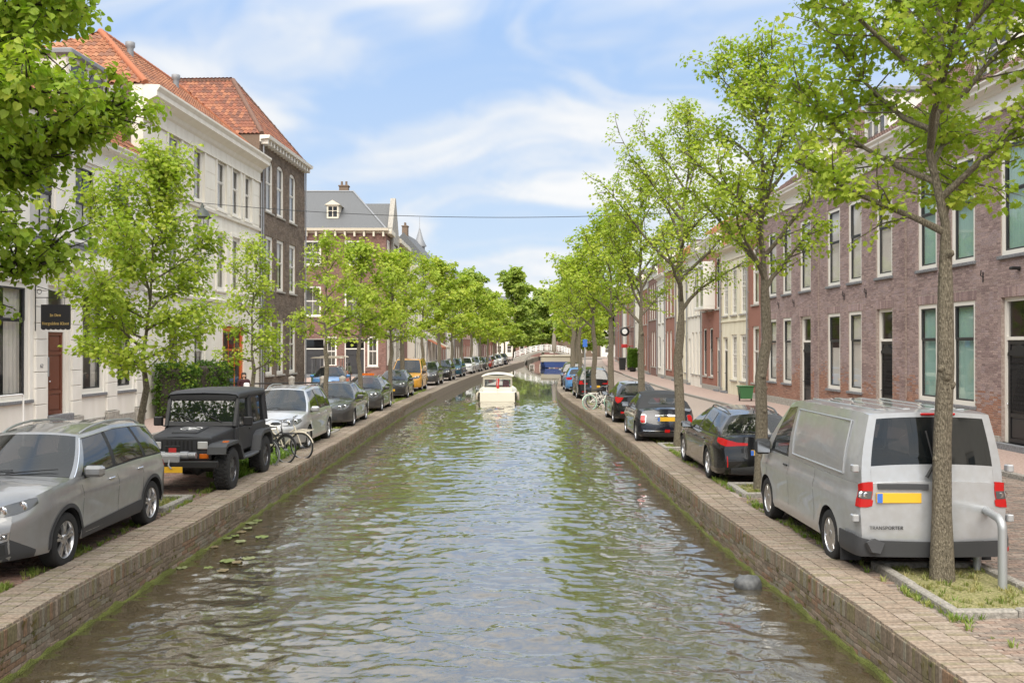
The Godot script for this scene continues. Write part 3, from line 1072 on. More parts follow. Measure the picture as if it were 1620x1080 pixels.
func wall_with_openings(g: G, w: float, h: float, ops: Array, deep := 0.16) -> void:
	var xs := [0.0, w]
	var ys := [0.0, h]
	for o in ops:
		xs.append_array([o.x, o.x + o.w])
		ys.append_array([o.y, o.y + o.h])
	xs.sort()
	ys.sort()
	for i in xs.size() - 1:
		for j in ys.size() - 1:
			if xs[i + 1] - xs[i] < 0.001 or ys[j + 1] - ys[j] < 0.001:
				continue
			if in_open(ops, (xs[i] + xs[i + 1]) * 0.5, (ys[j] + ys[j + 1]) * 0.5):
				continue
			g.quad(Vector3(xs[i], ys[j], 0), Vector3(xs[i + 1], ys[j], 0), Vector3(xs[i + 1], ys[j + 1], 0), Vector3(xs[i], ys[j + 1], 0), Vector3(0, 0, 1))
	for o in ops:
		var a := Vector3(o.x, o.y, 0)
		var b := Vector3(o.x + o.w, o.y, 0)
		var c := Vector3(o.x + o.w, o.y + o.h, 0)
		var d := Vector3(o.x, o.y + o.h, 0)
		var z := Vector3(0, 0, -deep)
		g.quad(a, b, b + z, a + z, Vector3.UP)
		g.quad(d, c, c + z, d + z, Vector3.DOWN)
		g.quad(a, d, d + z, a + z, Vector3.RIGHT)
		g.quad(b, c, c + z, b + z, Vector3.LEFT)

func frame(g: G, x0: float, y0: float, x1: float, y1: float, t: float, z0: float, z1: float, bottom := true) -> void:
	g.box(Vector3(x0, y0, z0), Vector3(x0 + t, y1, z1))
	g.box(Vector3(x1 - t, y0, z0), Vector3(x1, y1, z1))
	g.box(Vector3(x0 + t, y1 - t, z0), Vector3(x1 - t, y1, z1))
	if bottom:
		g.box(Vector3(x0 + t, y0, z0), Vector3(x1 - t, y0 + t, z1))

func wavy(g: G, x0: float, x1: float, y0: float, y1: float, z: float, folds: int) -> void:
	var rows := [PackedVector3Array(), PackedVector3Array()]
	var n := folds * 4
	for i in n + 1:
		var x := lerpf(x0, x1, float(i) / n)
		var dz := 0.035 * sin(i * PI / 2.0 + 0.4)
		rows[0].append(Vector3(x, y0, z + dz))
		rows[1].append(Vector3(x, y1, z + dz * 0.8))
	g.grid(rows)

# o: x y w h, frame (material name), fw, sash (material name or ""), rail (height fraction or 0), nx, ny, sill (material name or ""), curtain (name or ""), pane
func window(parent: Node3D, o: Dictionary) -> void:
	var x0: float = o.x
	var y0: float = o.y
	var x1: float = o.x + o.w
	var y1: float = o.y + o.h
	var z: float = o.get("z", -0.06)
	var fw: float = o.get("fw", 0.10)
	var g := G.new()
	frame(g, x0, y0, x1, y1, fw, z - 0.09, z)
	var ix0 := x0 + fw
	var ix1 := x1 - fw
	var iy0 := y0 + fw
	var iy1 := y1 - fw
	var w := part(parent, "window", g, mats[o.get("frame", "white_frame")])
	var sash: String = o.get("sash", "")
	var rail: float = o.get("rail", 0.5)
	var ry := lerpf(iy0, iy1, rail)
	g = G.new()
	var st := 0.05
	if rail > 0.0:
		frame(g, ix0, iy0, ix1, ry + 0.02, st, z - 0.085, z - 0.035)
		frame(g, ix0, ry + 0.021, ix1, iy1, st, z - 0.065, z - 0.015)
	else:
		frame(g, ix0, iy0, ix1, iy1, st, z - 0.085, z - 0.035)
	var nx: int = o.get("nx", 1)
	var ny: int = o.get("ny", 1)
	for i in range(1, nx):
		var x := lerpf(ix0, ix1, float(i) / nx)
		g.box(Vector3(x - 0.014, iy0 + 0.03, z - 0.075), Vector3(x + 0.014, iy1 - 0.03, z - 0.038))
	for j in range(1, ny):
		var y := lerpf(iy0, iy1, float(j) / ny)
		g.box(Vector3(ix0 + 0.03, y - 0.014, z - 0.074), Vector3(ix1 - 0.03, y + 0.014, z - 0.039))
	part(w, "sash", g, mats[sash if sash != "" else o.get("frame", "white_frame")])
	g = G.new()
	var split := [[iy0, iy1]] if rail <= 0.0 else [[iy0, ry], [ry, iy1]]
	for k in split.size():
		g = G.new()
		var tilt := R.randf_range(-0.006, 0.006)
		var zz: float = z - 0.06 - 0.001 * k
		g.quad(Vector3(ix0 + 0.01, split[k][0] + 0.01, zz + tilt), Vector3(ix1 - 0.01, split[k][0] + 0.01, zz - tilt), Vector3(ix1 - 0.01, split[k][1] - 0.01, zz - tilt * 0.3), Vector3(ix0 + 0.01, split[k][1] - 0.01, zz + tilt * 0.6), Vector3(0, 0, 1))
		part(w, "pane", g, mats[o.get("pane", "pane")])
	var sill: String = o.get("sill", "bluestone")
	if sill != "":
		g = G.new()
		g.rbox(Vector3(x0 - 0.08, y0 - 0.10, z - 0.02), Vector3(x1 + 0.08, y0 - 0.002, 0.09), 0.012)
		part(w, "sill", g, mats[sill])
	var cur: String = o.get("curtain", "")
	if cur != "":
		g = G.new()
		var mode: int = o.get("drape", 0)
		if mode == 0:
			wavy(g, ix0, ix1, iy0, iy1, z - 0.15, 9)
		elif mode == 1:
			wavy(g, ix0, lerpf(ix0, ix1, 0.32), iy0, iy1, z - 0.20, 4)
			wavy(g, lerpf(ix0, ix1, 0.72), ix1, iy0, iy1, z - 0.20, 4)
		else:
			wavy(g, ix0, ix1, iy0, lerpf(iy0, iy1, 0.55), z - 0.15, 8)
		part(w, "curtain", g, mats[cur])
	g = G.new()
	g.quad(Vector3(x0 - 0.4, y0 - 0.1, z - 1.1), Vector3(x1 + 0.4, y0 - 0.1, z - 1.1), Vector3(x1 + 0.4, y1 + 0.1, z - 1.1), Vector3(x0 - 0.4, y1 + 0.1, z - 1.1), Vector3(0, 0, 1))
	if o.get("room", true):
		part(w, "room_wall", g, mats.room)

# a door with a fanlight: o adds light (fanlight height), door (material), panels
func door(parent: Node3D, o: Dictionary) -> void:
	var x0: float = o.x
	var y0: float = o.y
	var x1: float = o.x + o.w
	var y1: float = o.y + o.h
	var fw: float = o.get("fw", 0.11)
	var z := -0.10
	var g := G.new()
	frame(g, x0, y0, x1, y1, fw, z - 0.10, z, false)
	var dy := y1 - fw - float(o.get("light", 0.9))
	g.box(Vector3(x0 + fw, dy, z - 0.10), Vector3(x1 - fw, dy + 0.09, z))
	var d := part(parent, "door", g, mats[o.get("frame", "white_frame")])
	g = G.new()
	g.quad(Vector3(x0 + fw, dy + 0.09, z - 0.06), Vector3(x1 - fw, dy + 0.09, z - 0.06), Vector3(x1 - fw, y1 - fw, z - 0.06), Vector3(x0 + fw, y1 - fw, z - 0.06), Vector3(0, 0, 1))
	part(d, "fanlight", g, mats.pane)
	g = G.new()
	var a := x0 + fw
	var b := x1 - fw
	g.box(Vector3(a, y0, z - 0.11), Vector3(b, dy, z - 0.06))
	# raised stiles, rails and panels
	var st := 0.11
	var ys := [y0 + 0.0, y0 + (dy - y0) * 0.27, y0 + (dy - y0) * 0.74, dy]
	frame(g, a + 0.003, y0 + 0.003, b - 0.003, dy - 0.003, st, z - 0.06, z - 0.03)
	for k in [1, 2]:
		g.box(Vector3(a + st, ys[k] - 0.05, z - 0.06), Vector3(b - st, ys[k] + 0.05, z - 0.032))
	var mid := (a + b) * 0.5
	if o.get("double", false):
		g.box(Vector3(mid - 0.05, y0 + 0.01, z - 0.06), Vector3(mid + 0.05, dy - 0.01, z - 0.028))
	for k in 3:
		var lo: float = ys[k] + (0.15 if k == 0 else 0.09)
		var hi: float = ys[k + 1] - (0.15 if k == 2 else 0.09)
		if hi - lo > 0.08:
			g.rbox(Vector3(a + st + 0.06, lo, z - 0.07), Vector3(b - st - 0.06, hi, z - 0.038), 0.02)
	part(d, "door_leaf", g, mats[o.get("door", "black_door")])
	if o.get("grille", false):
		g = G.new()
		var gy0: float = ys[1] + 0.12
		var gy1: float = ys[2] + 0.25
		var n := 12
		for i in n:
			var u := a + st + 0.05 + (b - a - 2 * st - 0.1) * i / (n - 1.0)
			g.tube([Vector3(u, gy0, z - 0.028), Vector3(clampf(u + 0.35, a + st, b - st), gy0 + minf(gy1 - gy0, clampf(u + 0.35, a + st, b - st) - u) * 2.0 + 0.2, z - 0.026)], [0.006], 4)
			g.tube([Vector3(u, gy1, z - 0.027), Vector3(u, gy0, z - 0.027)], [0.006], 4)
		for i in 14:
			var yy := lerpf(gy0, gy1, i / 13.0)
			g.tube([Vector3(a + st, yy, z - 0.025), Vector3(b - st, yy, z - 0.025)], [0.006], 4)
		g.prism(PackedVector2Array([Vector2(a + 0.05, gy1 + 0.05), Vector2(b - 0.05, gy1 + 0.05), Vector2(b - 0.05, gy1 + 0.14), Vector2(mid, gy1 + 0.36), Vector2(a + 0.05, gy1 + 0.14)]), z - 0.032, z + 0.012)
		part(d, "grille", g, mats.iron)
	g = G.new()
	g.lathe([Vector2(0.0, 0.0), Vector2(0.012, 0.0), Vector2(0.012, 0.04), Vector2(0.032, 0.05), Vector2(0.03, 0.075), Vector2(0.0, 0.085)], 10, Transform3D(Basis(Vector3.RIGHT, PI / 2), Vector3(a + 0.08, y0 + 1.05, z - 0.03)))
	part(d, "knob", g, mats.chrome)
	g = G.new()
	g.rbox(Vector3(x0 - 0.06, 0.0, z - 0.05), Vector3(x1 + 0.06, y0, 0.16), 0.015)
	part(d, "step", g, mats.bluestone)

# tiles laid on a sloping plane: origin, u (along the eave), v (up the slope), outline in (u, v)
func tile_mesh() -> ArrayMesh:
	if not cache.has("tile"):
		var g := G.new()
		var rows := []
		for r in 2:
			var row := PackedVector3Array()
			for k in 7:
				var f := k / 6.0
				row.append(Vector3((f - 0.5) * 0.25, 0.030 * sin(f * TAU * 0.95) + (0.045 if r == 0 else 0.012), (0.0 if r == 0 else 0.40)))
			rows.append(row)
		g.grid(rows)
		for k in 6:
			g.quad(rows[0][k], rows[0][k + 1], rows[0][k + 1] - Vector3(0, 0.022, 0), rows[0][k] - Vector3(0, 0.022, 0))
		cache.tile = g.mesh()
	return cache.tile

func lay_tiles(xf: Array, origin: Vector3, u: Vector3, v: Vector3, outline: PackedVector2Array) -> void:
	u = u.normalized()
	v = v.normalized()
	var n := u.cross(v) * -1.0
	if n.y < 0.0:
		n = -n
	var lo := outline[0]
	var hi := outline[0]
	for p in outline:
		lo = lo.min(p)
		hi = hi.max(p)
	var b := lo.y
	while b < hi.y - 0.1:
		var a := lo.x + 0.11
		while a < hi.x:
			if Geometry2D.is_point_in_polygon(Vector2(a, b + 0.16), outline):
				xf.append(Transform3D(Basis(u, n, v).orthonormalized(), origin + u * a + v * b + n * (0.03 + R.randf_range(-0.004, 0.004))))
			a += 0.225
		b += 0.33

func slope(g: G, pts: Array) -> void:
	if pts.size() == 3:
		if (pts[2] - pts[0]).cross(pts[1] - pts[0]).y < 0.0:
			g.tri(pts[0], pts[2], pts[1])
		else:
			g.tri(pts[0], pts[1], pts[2])
	else:
		g.quad(pts[0], pts[1], pts[2], pts[3], Vector3.UP)

func tiles_on(xf: Array, pts: Array) -> void:
	# pts[0] -> pts[1] is the eave
	var u: Vector3 = (pts[1] - pts[0]).normalized()
	var nn: Vector3 = (pts[2] - pts[0]).cross(pts[1] - pts[0]).normalized()
	var v := nn.cross(u).normalized()
	if v.y < 0.0:
		v = -v
	var o := PackedVector2Array()
	for p in pts:
		o.append(Vector2((p - pts[0]).dot(u), (p - pts[0]).dot(v)))
	lay_tiles(xf, pts[0], u, v, o)

func ridge_tiles(g: G, a: Vector3, b: Vector3, r := 0.13) -> void:
	var n := int(a.distance_to(b) / 0.36)
	for i in n:
		var p := a.lerp(b, float(i) / n)
		var q := a.lerp(b, (i + 1.12) / n)
		g.tube([p, q], [r * 0.92, r * 1.06], 8)

# roof kinds: "saddle" (ridge along the street), "hip" (ridge along the street, hipped), "cross" (ridge across it, hipped to the street)
func roof(parent: Node3D, w: float, h: float, deep: float, o: Dictionary) -> void:
	var rise: float = o.get("rise", 3.0)
	var m: Material = mats[o.get("mat", "tile_dark")]
	var over := 0.12
	var g := G.new()
	var faces := []
	var e0 := Vector3(-0.02, h, over)
	var e1 := Vector3(w + 0.02, h, over)
	var b0 := Vector3(-0.02, h, -deep)
	var b1 := Vector3(w + 0.02, h, -deep)
	var r0: Vector3
	var r1: Vector3
	match o.get("kind", "saddle"):
		"saddle":
			r0 = Vector3(-0.02, h + rise, -deep * 0.5)
			r1 = Vector3(w + 0.02, h + rise, -deep * 0.5)
			faces = [[e0, e1, r1, r0], [b1, b0, r0, r1]]
			g.tri(e0, r0, b0)
			g.tri(e1, b1, r1)
		"hip":
			var hipped: float = o.get("hip", rise)
			var run: float = o.get("run", deep * 0.5)
			r0 = Vector3(hipped, h + rise, -run)
			r1 = Vector3(w - hipped, h + rise, -run)
			faces = [[e0, e1, r1, r0], [b1, b0, r0, r1], [b0, e0, r0], [e1, b1, r1]]
		"cross":
			r0 = Vector3(w * 0.5, h + rise, -o.get("hip", rise))
			r1 = Vector3(w * 0.5, h + rise, -deep + 0.5)
			faces = [[e0, e1, r0], [b0, e0, r0, r1], [e1, b1, r1, r0], [b1, b0, r1]]
	for f in faces:
		slope(g, f)
	var rf := part(parent, "roof", g, m)
	if o.get("tiles", 0):
		var xf := []
		for f in faces:
			tiles_on(xf, f)
		pieces(rf, "roof_tile", tile_mesh(), o.tones, xf, o.tiles if o.tiles > 1 else 0, parent.transform)
		g = G.new()
		ridge_tiles(g, r0 + Vector3(0, 0.05, 0), r1 + Vector3(0, 0.05, 0))
		if o.get("kind", "saddle") != "saddle":
			ridge_tiles(g, e0 + Vector3(0, 0.05, 0), r0 + Vector3(0, 0.05, 0))
			if o.kind == "hip":
				ridge_tiles(g, e1 + Vector3(0, 0.05, 0), r1 + Vector3(0, 0.05, 0))
			else:
				ridge_tiles(g, e1 + Vector3(0, 0.05, 0), r0 + Vector3(0, 0.05, 0))
		part(rf, "ridge_tiles", g, mats.terracotta if o.mat == "tile_red" else mats.tile_dark).set_meta("kind", "stuff")
	elif o.get("mat", "") == "slate" and o.get("kind", "saddle") != "saddle":
		g = G.new()
		for e in [[e0, r0], [r0, r1], [e1, r1 if o.kind == "hip" else r0]]:
			g.tube([e[0] + Vector3(0, 0.03, 0), e[1] + Vector3(0, 0.03, 0)], [0.09], 6)
		part(rf, "lead_flashing", g, mats.lead)
	for c in o.get("chimneys", []):
		g = G.new()
		g.rbox(Vector3(c[0] - 0.45, c[1], c[2] - 0.35), Vector3(c[0] + 0.45, c[1] + c[3], c[2] + 0.35), 0.03)
		g.rbox(Vector3(c[0] - 0.52, c[1] + c[3], c[2] - 0.42), Vector3(c[0] + 0.52, c[1] + c[3] + 0.14, c[2] + 0.42), 0.03)
		for k in [-1, 1]:
			g.lathe([Vector2(0.12, 0), Vector2(0.10, 0.35), Vector2(0.13, 0.4), Vector2(0.0, 0.4)], 8, Transform3D(Basis(), Vector3(c[0] + k * 0.22, c[1] + c[3] + 0.14, c[2])))
		part(rf, "chimney", g, mats.brick_brown)

func cornice(parent: Node3D, w: float, y: float, profile: Array, m: Material, called := "cornice") -> void:
	# profile of (out, up) points swept along x
	var g := G.new()
	for i in profile.size() - 1:
		var p: Vector2 = profile[i]
		var q: Vector2 = profile[i + 1]
		g.quad(Vector3(0, y + p.y, p.x), Vector3(w, y + p.y, p.x), Vector3(w, y + q.y, q.x), Vector3(0, y + q.y, q.x))
	for x in [0.0, w]:
		var poly := PackedVector2Array()
		for p in profile:
			poly.append(p)
		poly.append(Vector2(-0.01, profile[-1].y))
		poly.append(Vector2(-0.01, profile[0].y))
		var t := Geometry2D.triangulate_polygon(poly)
		for i in range(0, t.size(), 3):
			g.tri(Vector3(x, y + poly[t[i]].y, poly[t[i]].x), Vector3(x, y + poly[t[i + 1]].y, poly[t[i + 1]].x), Vector3(x, y + poly[t[i + 2]].y, poly[t[i + 2]].x))
	part(parent, called, g, m)

const CORNICE := [Vector2(0.003, 0.0), Vector2(0.06, 0.0), Vector2(0.06, 0.08), Vector2(0.03, 0.10), Vector2(0.03, 0.48), Vector2(0.10, 0.52), Vector2(0.14, 0.60), Vector2(0.34, 0.66), Vector2(0.34, 0.74), Vector2(0.42, 0.82), Vector2(0.42, 0.86), Vector2(0.0, 0.88)]

func shell(parent: Node3D, w: float, h: float, deep: float, ops: Array, m: Material, up := 0.0) -> void:
	var g := G.new()
	wall_with_openings(g, w, h, ops)
	h += up
	g.quad(Vector3(0, 0, 0), Vector3(0, h, 0), Vector3(0, h, -deep), Vector3(0, 0, -deep), Vector3.LEFT)
	g.quad(Vector3(w, 0, 0), Vector3(w, h, 0), Vector3(w, h, -deep), Vector3(w, 0, -deep), Vector3.RIGHT)
	g.quad(Vector3(0, 0, -deep), Vector3(w, 0, -deep), Vector3(w, h, -deep), Vector3(0, h, -deep), Vector3.BACK)
	g.quad(Vector3(0, h - 0.02, 0), Vector3(w, h - 0.02, 0), Vector3(w, h - 0.02, -deep), Vector3(0, h - 0.02, -deep), Vector3.UP)
	part(parent, "wall", g, m)

func dormer(parent: Node3D, x: float, y: float, w: float, h: float, z: float, deep: float, o: Dictionary) -> void:
	var g := G.new()
	g.quad(Vector3(x, y, z), Vector3(x, y + h, z), Vector3(x, y + h, z - deep), Vector3(x, y, z - deep), Vector3.LEFT)
	g.quad(Vector3(x + w, y, z), Vector3(x + w, y + h, z), Vector3(x + w, y + h, z - deep), Vector3(x + w, y, z - deep), Vector3.RIGHT)
	frame(g, x, y, x + w, y + h, 0.14, z - 0.1, z)
	var d := part(parent, "dormer", g, mats[o.get("mat", "white_frame")])
	g = G.new()
	var top: float = o.get("top", 0.0)
	if top > 0.0:
		g.prism(PackedVector2Array([Vector2(x - 0.2, y + h), Vector2(x + w + 0.2, y + h), Vector2(x + w * 0.5, y + h + top)]), z - deep, z + 0.15)
	else:
		g.rbox(Vector3(x - 0.15, y + h, z - deep), Vector3(x + w + 0.15, y + h + 0.2, z + 0.18), 0.04)
	part(d, "dormer_roof", g, mats[o.get("roof", "lead")])
	g = G.new()
	g.quad(Vector3(x + 0.14, y + 0.14, z - 0.07), Vector3(x + w - 0.14, y + 0.14, z - 0.07), Vector3(x + w - 0.14, y + h - 0.14, z - 0.07), Vector3(x + 0.14, y + h - 0.14, z - 0.07), Vector3(0, 0, 1))
	part(d, "pane", g, mats.pane)
	g = G.new()
	var nx: int = o.get("nx", 2)
	for i in range(1, nx):
		var xx := lerpf(x + 0.14, x + w - 0.14, float(i) / nx)
		g.box(Vector3(xx - 0.035, y + 0.14, z - 0.069), Vector3(xx + 0.035, y + h - 0.14, z - 0.02))
	g.box(Vector3(x + 0.14, y + h * 0.55, z - 0.068), Vector3(x + w - 0.14, y + h * 0.55 + 0.05, z - 0.022))
	part(d, "glazing_bar", g, mats[o.get("mat", "white_frame")])

func downpipe(parent: Node3D, x: float, y0: float, y1: float, z := 0.10) -> void:
	var g := G.new()
	g.tube([Vector3(x, y0, z), Vector3(x, y1, z)], [0.045], 8)
	var y := y0 + 1.5
	while y < y1:
		g.box(Vector3(x - 0.06, y, 0.0), Vector3(x + 0.06, y + 0.04, z + 0.02))
		y += 2.0
	part(parent, "downpipe", g, mats.zinc)

# bricks in running bond laid on a front, with upright bricks over the openings
func lay_bricks(w: float, h: float, ops: Array, y0: float, arches: bool, x_from := 0.0) -> Array:
	var xf := []
	var over := []
	if arches:
		for o in ops:
			over.append({"x": o.x - 0.1, "y": o.y + o.h, "w": o.w + 0.2, "h": 0.29})
	var y := y0 + 0.033
	var row := 0
	while y < h - 0.03:
		var x := x_from + (0.055 if row % 2 else 0.11)
		while x < w - 0.05:
			if not in_open(ops, x, y, 0.02) and not in_open(over, x, y, 0.0):
				var len := 0.204
				# closers beside openings
				var lo := x - 0.105
				var hi := x + 0.105
				for o in ops:
					if y > o.y - 0.02 and y < o.y + o.h + 0.02:
						if lo < o.x and hi > o.x:
							hi = o.x - 0.002
						elif hi > o.x + o.w and lo < o.x + o.w:
							lo = o.x + o.w + 0.002
				len = minf(len, hi - lo - 0.006)
				if len > 0.03:
					xf.append(Transform3D(Basis.from_scale(Vector3(len, 0.050, 0.03)), Vector3((lo + hi) * 0.5, y, -0.008 + R.randf_range(-0.0025, 0.0025))))
			x += 0.22
		y += 0.0635
		row += 1
	for o in over:
		var n := int(o.w / 0.0635)
		for i in n:
			var f := (i + 0.5) / n
			var b := Basis(Vector3(0, 0, 1), -(f - 0.5) * 0.30)
			xf.append(Transform3D(b * Basis.from_scale(Vector3(0.052, 0.275, 0.03)), Vector3(o.x + o.w * f + (f - 0.5) * 0.04, o.y + 0.145, -0.006)))
	return xf

# ---------------------------------------------------------------- the houses of this street
func front(called: String, label: String, s: int, d0: float, d1: float, group := "") -> Node3D:
	var f := func(d): return Vector3(right_front(d) if s > 0 else left_front(d), 0, -d)
	var a: Vector3 = f.call(d1 if s > 0 else d0)
	var b: Vector3 = f.call(d0 if s > 0 else d1)
	var o := thing(called, label, "house", group, a)
	o.rotation.y = atan2(-(b - a).z, (b - a).x)
	o.set_meta("wide", a.distance_to(b))
	return o

func brick_row() -> void:
	var purple := [Color(0.31, 0.22, 0.215), Color(0.38, 0.28, 0.265), Color(0.35, 0.25, 0.24), Color(0.43, 0.32, 0.30), Color(0.47, 0.345, 0.32), Color(0.42, 0.32, 0.32)]
	var red := [Color(0.42, 0.215, 0.15), Color(0.37, 0.185, 0.125), Color(0.46, 0.26, 0.19), Color(0.34, 0.19, 0.145)]
	var spans := [[15.0, 23.6], [23.6, 32.1], [32.1, 40.6], [40.6, 48.7]]
	var labels := ["brick terraced house at the right edge, beyond the frame", "brick terraced house with sea-green curtains beside the silver van", "brick terraced house with pale curtains, middle of the brick row", "brick terraced house at the far end of the brick row, next to the cream house"]
	var bays := [[[20.9, 22.4], [18.6, 20.0], [15.9, 17.4]], [[29.75, 31.05], [27.4, 28.8], [24.45, 26.0]], [[38.0, 39.4], [35.8, 37.1], [33.05, 34.4]], [[46.5, 47.8], [44.2, 45.45], [41.5, 42.9]]]
	for k in 4:
		var d1: float = spans[k][1]
		var o := front("brick_house", labels[k], 1, spans[k][0], d1, "brick terraced houses on the right")
		var w: float = o.get_meta("wide")
		var h := 9.35
		var ops := []
		for i in 3:
			var b: Array = bays[k][i]
			var x: float = d1 - b[1]
			var bw: float = b[1] - b[0]
			if i < 2:
				ops.append({"x": x, "y": 1.15, "w": bw, "h": 3.08, "kind": "window"})
			else:
				ops.append({"x": x, "y": 0.27, "w": bw, "h": 3.95, "kind": "door"})
			ops.append({"x": x, "y": 5.36, "w": bw, "h": 3.14, "kind": "window"})
		shell(o, w, h, 9.0, ops, mats.mortar, 0.86)
		for p in ops:
			var n: Dictionary = p.duplicate()
			if p.kind == "door":
				n.merge({"light": 1.05, "grille": true, "frame": "white_frame"})
				door(o, n)
			else:
				n.merge({"fw": 0.13, "frame": "white_frame", "sash": "dark_frame", "rail": 0.64 if p.y < 2.0 else 0.56, "z": -0.03, "curtain": "curtain_green" if k == 1 else "curtain", "drape": 0 if k == 1 or R.randf() < 0.7 else 2})
				window(o, n)
		var xf := lay_bricks(w, h, ops, 0.42, true)
		var lowx := []
		var highx := []
		for t in xf:
			var limit := 1.7 + 0.9 * patchy.get_noise_2d(t.origin.x * 0.4, k * 9.0) + R.randf_range(-0.45, 0.45)
			if t.origin.y < limit and t.basis.y.length() < 0.1:
				lowx.append(t)
			else:
				highx.append(t)
		pieces(o, "brick", brick_mesh(), purple, highx, 220 if k == 1 else 0, o.transform)
		pieces(o, "brick", brick_mesh(), red, lowx, 80 if k == 1 else 0, o.transform)
		var g := G.new()
		for seg in [[0.0, w]]:
			var x0: float = seg[0]
			for p in ops:
				if p.kind == "door":
					g.rbox(Vector3(x0, 0, -0.05), Vector3(p.x - 0.06, 0.42, 0.05), 0.01)
					x0 = p.x + p.w + 0.06
			if w - x0 > 0.1:
				g.rbox(Vector3(x0, 0, -0.05), Vector3(w, 0.42, 0.05), 0.01)
		part(o, "plinth", g, mats.stone)
		g = G.new()
		g.box(Vector3(-0.2, 0.42, -0.04), Vector3(0.2, h, 0.075))
		var pil := part(o, "pilaster", g, mats.mortar)
		var px := lay_bricks(0.4, h, [], 0.42, false)
		for i in px.size():
			px[i].origin += Vector3(-0.2, 0, 0.082)
		pieces(pil, "brick", brick_mesh(), purple, px, 0)
		cornice(o, w, h, CORNICE, mats.white_frame)
		roof(o, w, h + 0.86, 9.0, {"kind": "saddle", "rise": 3.6, "mat": "tile_dark", "tiles": 1, "tones": [Color(0.14, 0.085, 0.07), Color(0.18, 0.11, 0.09), Color(0.11, 0.075, 0.065)], "chimneys": [[1.0, h + 2.6, -4.5, 2.6]]})
		dormer(o, w * 0.5 - 1.0, h + 1.3, 2.0, 1.75, -0.75, 2.4, {"nx": 3, "top": 0.55 if k % 2 else 0.0})
		for i in 2:
			g = G.new()
			var ax: float = ops[2 * i].x + ops[2 * i].w + 0.5
			g.tube([Vector3(ax, 4.85, 0.0), Vector3(ax, 4.9, 0.10), Vector3(ax, 5.05, 0.08)], [0.016], 5)
			g.tube([Vector3(ax, 5.0, 0.03), Vector3(ax, 4.7, 0.03)], [0.016], 5)
			part(o, "wall_anchor", g, mats.iron)
		if k == 1:
			g = G.new()
			g.rbox(Vector3(w - 1.55, 4.92, 0.02), Vector3(w - 1.38, 5.0, 0.26), 0.02)
			g.tube([Vector3(w - 1.46, 4.9, 0.0), Vector3(w - 1.46, 4.95, 0.12)], [0.025], 6)
			part(o, "security_camera", g, mats.iron)

# a plain house of the row: o: h, wall, cols, floors, frame, roof, rise, kind, cornice
func row_house(called: String, label: String, s: int, d0: float, d1: float, o: Dictionary) -> Node3D:
	var n := front(called, label, s, d0, d1, "houses farther along the %s quay" % ["right" if s > 0 else "left"])
	var w: float = n.get_meta("wide")
	var h: float = o.h
	var cols: int = o.get("cols", 2)
	var floors: int = o.get("floors", 2)
	var ops := []
	var fh := (h - 0.5) / floors
	var bw: float = w / cols
	var ww: float = minf(1.25, bw * o.get("fill", 0.58))
	for fl in floors:
		for c in cols:
			var x := bw * (c + 0.5) - ww * 0.5
			if fl == 0 and c == int(o.get("door", 0)):
				ops.append({"x": x, "y": 0.22, "w": minf(ww, 1.15), "h": minf(3.2, fh - 0.4), "kind": "door"})
			else:
				var y := fl * fh + (0.95 if fl == 0 else 0.75)
				ops.append({"x": x, "y": y, "w": ww, "h": fh - (1.35 if fl == 0 else 1.25), "kind": "window"})
	shell(n, w, h, 8.5, ops, mats[o.wall], 0.37)
	for p in ops:
		var q: Dictionary = p.duplicate()
		q.merge({"frame": o.get("frame", "white_frame"), "sash": o.get("sash", ""), "sill": o.get("sill", "stone"), "rail": 0.55, "nx": o.get("nx", 1), "ny": o.get("ny", 1)})
		if d0 < 62.0:
			q.curtain = "curtain"
			q.drape = 1
		if p.kind == "door":
			q.merge({"light": 0.7, "door": o.get("leaf", "black_door")})
			door(n, q)
		else:
			window(n, q)
	cornice(n, w, h - 0.5, CORNICE, mats[o.get("trim", "white_frame")])
	roof(n, w, h + 0.37, 8.5, {"kind": o.get("kind", "saddle"), "rise": o.get("rise", 3.2), "mat": o.get("roof", "tile_dark"), "chimneys": o.get("chimneys", [])})
	if o.get("dormer", false):
		dormer(n, w * 0.5 - 0.8, h + 0.8, 1.6, 1.5, -0.8, 2.2, {"top": 0.5})
	downpipe(n, 0.1, 0.3, h - 0.5)
	var g := G.new()
	g.rbox(Vector3(0.16, 0, -0.02), Vector3(ops[0].x - 0.08 if ops[0].kind == "door" else w, 0.4, 0.05), 0.01)
	part(n, "plinth", g, mats.stone)
	return n

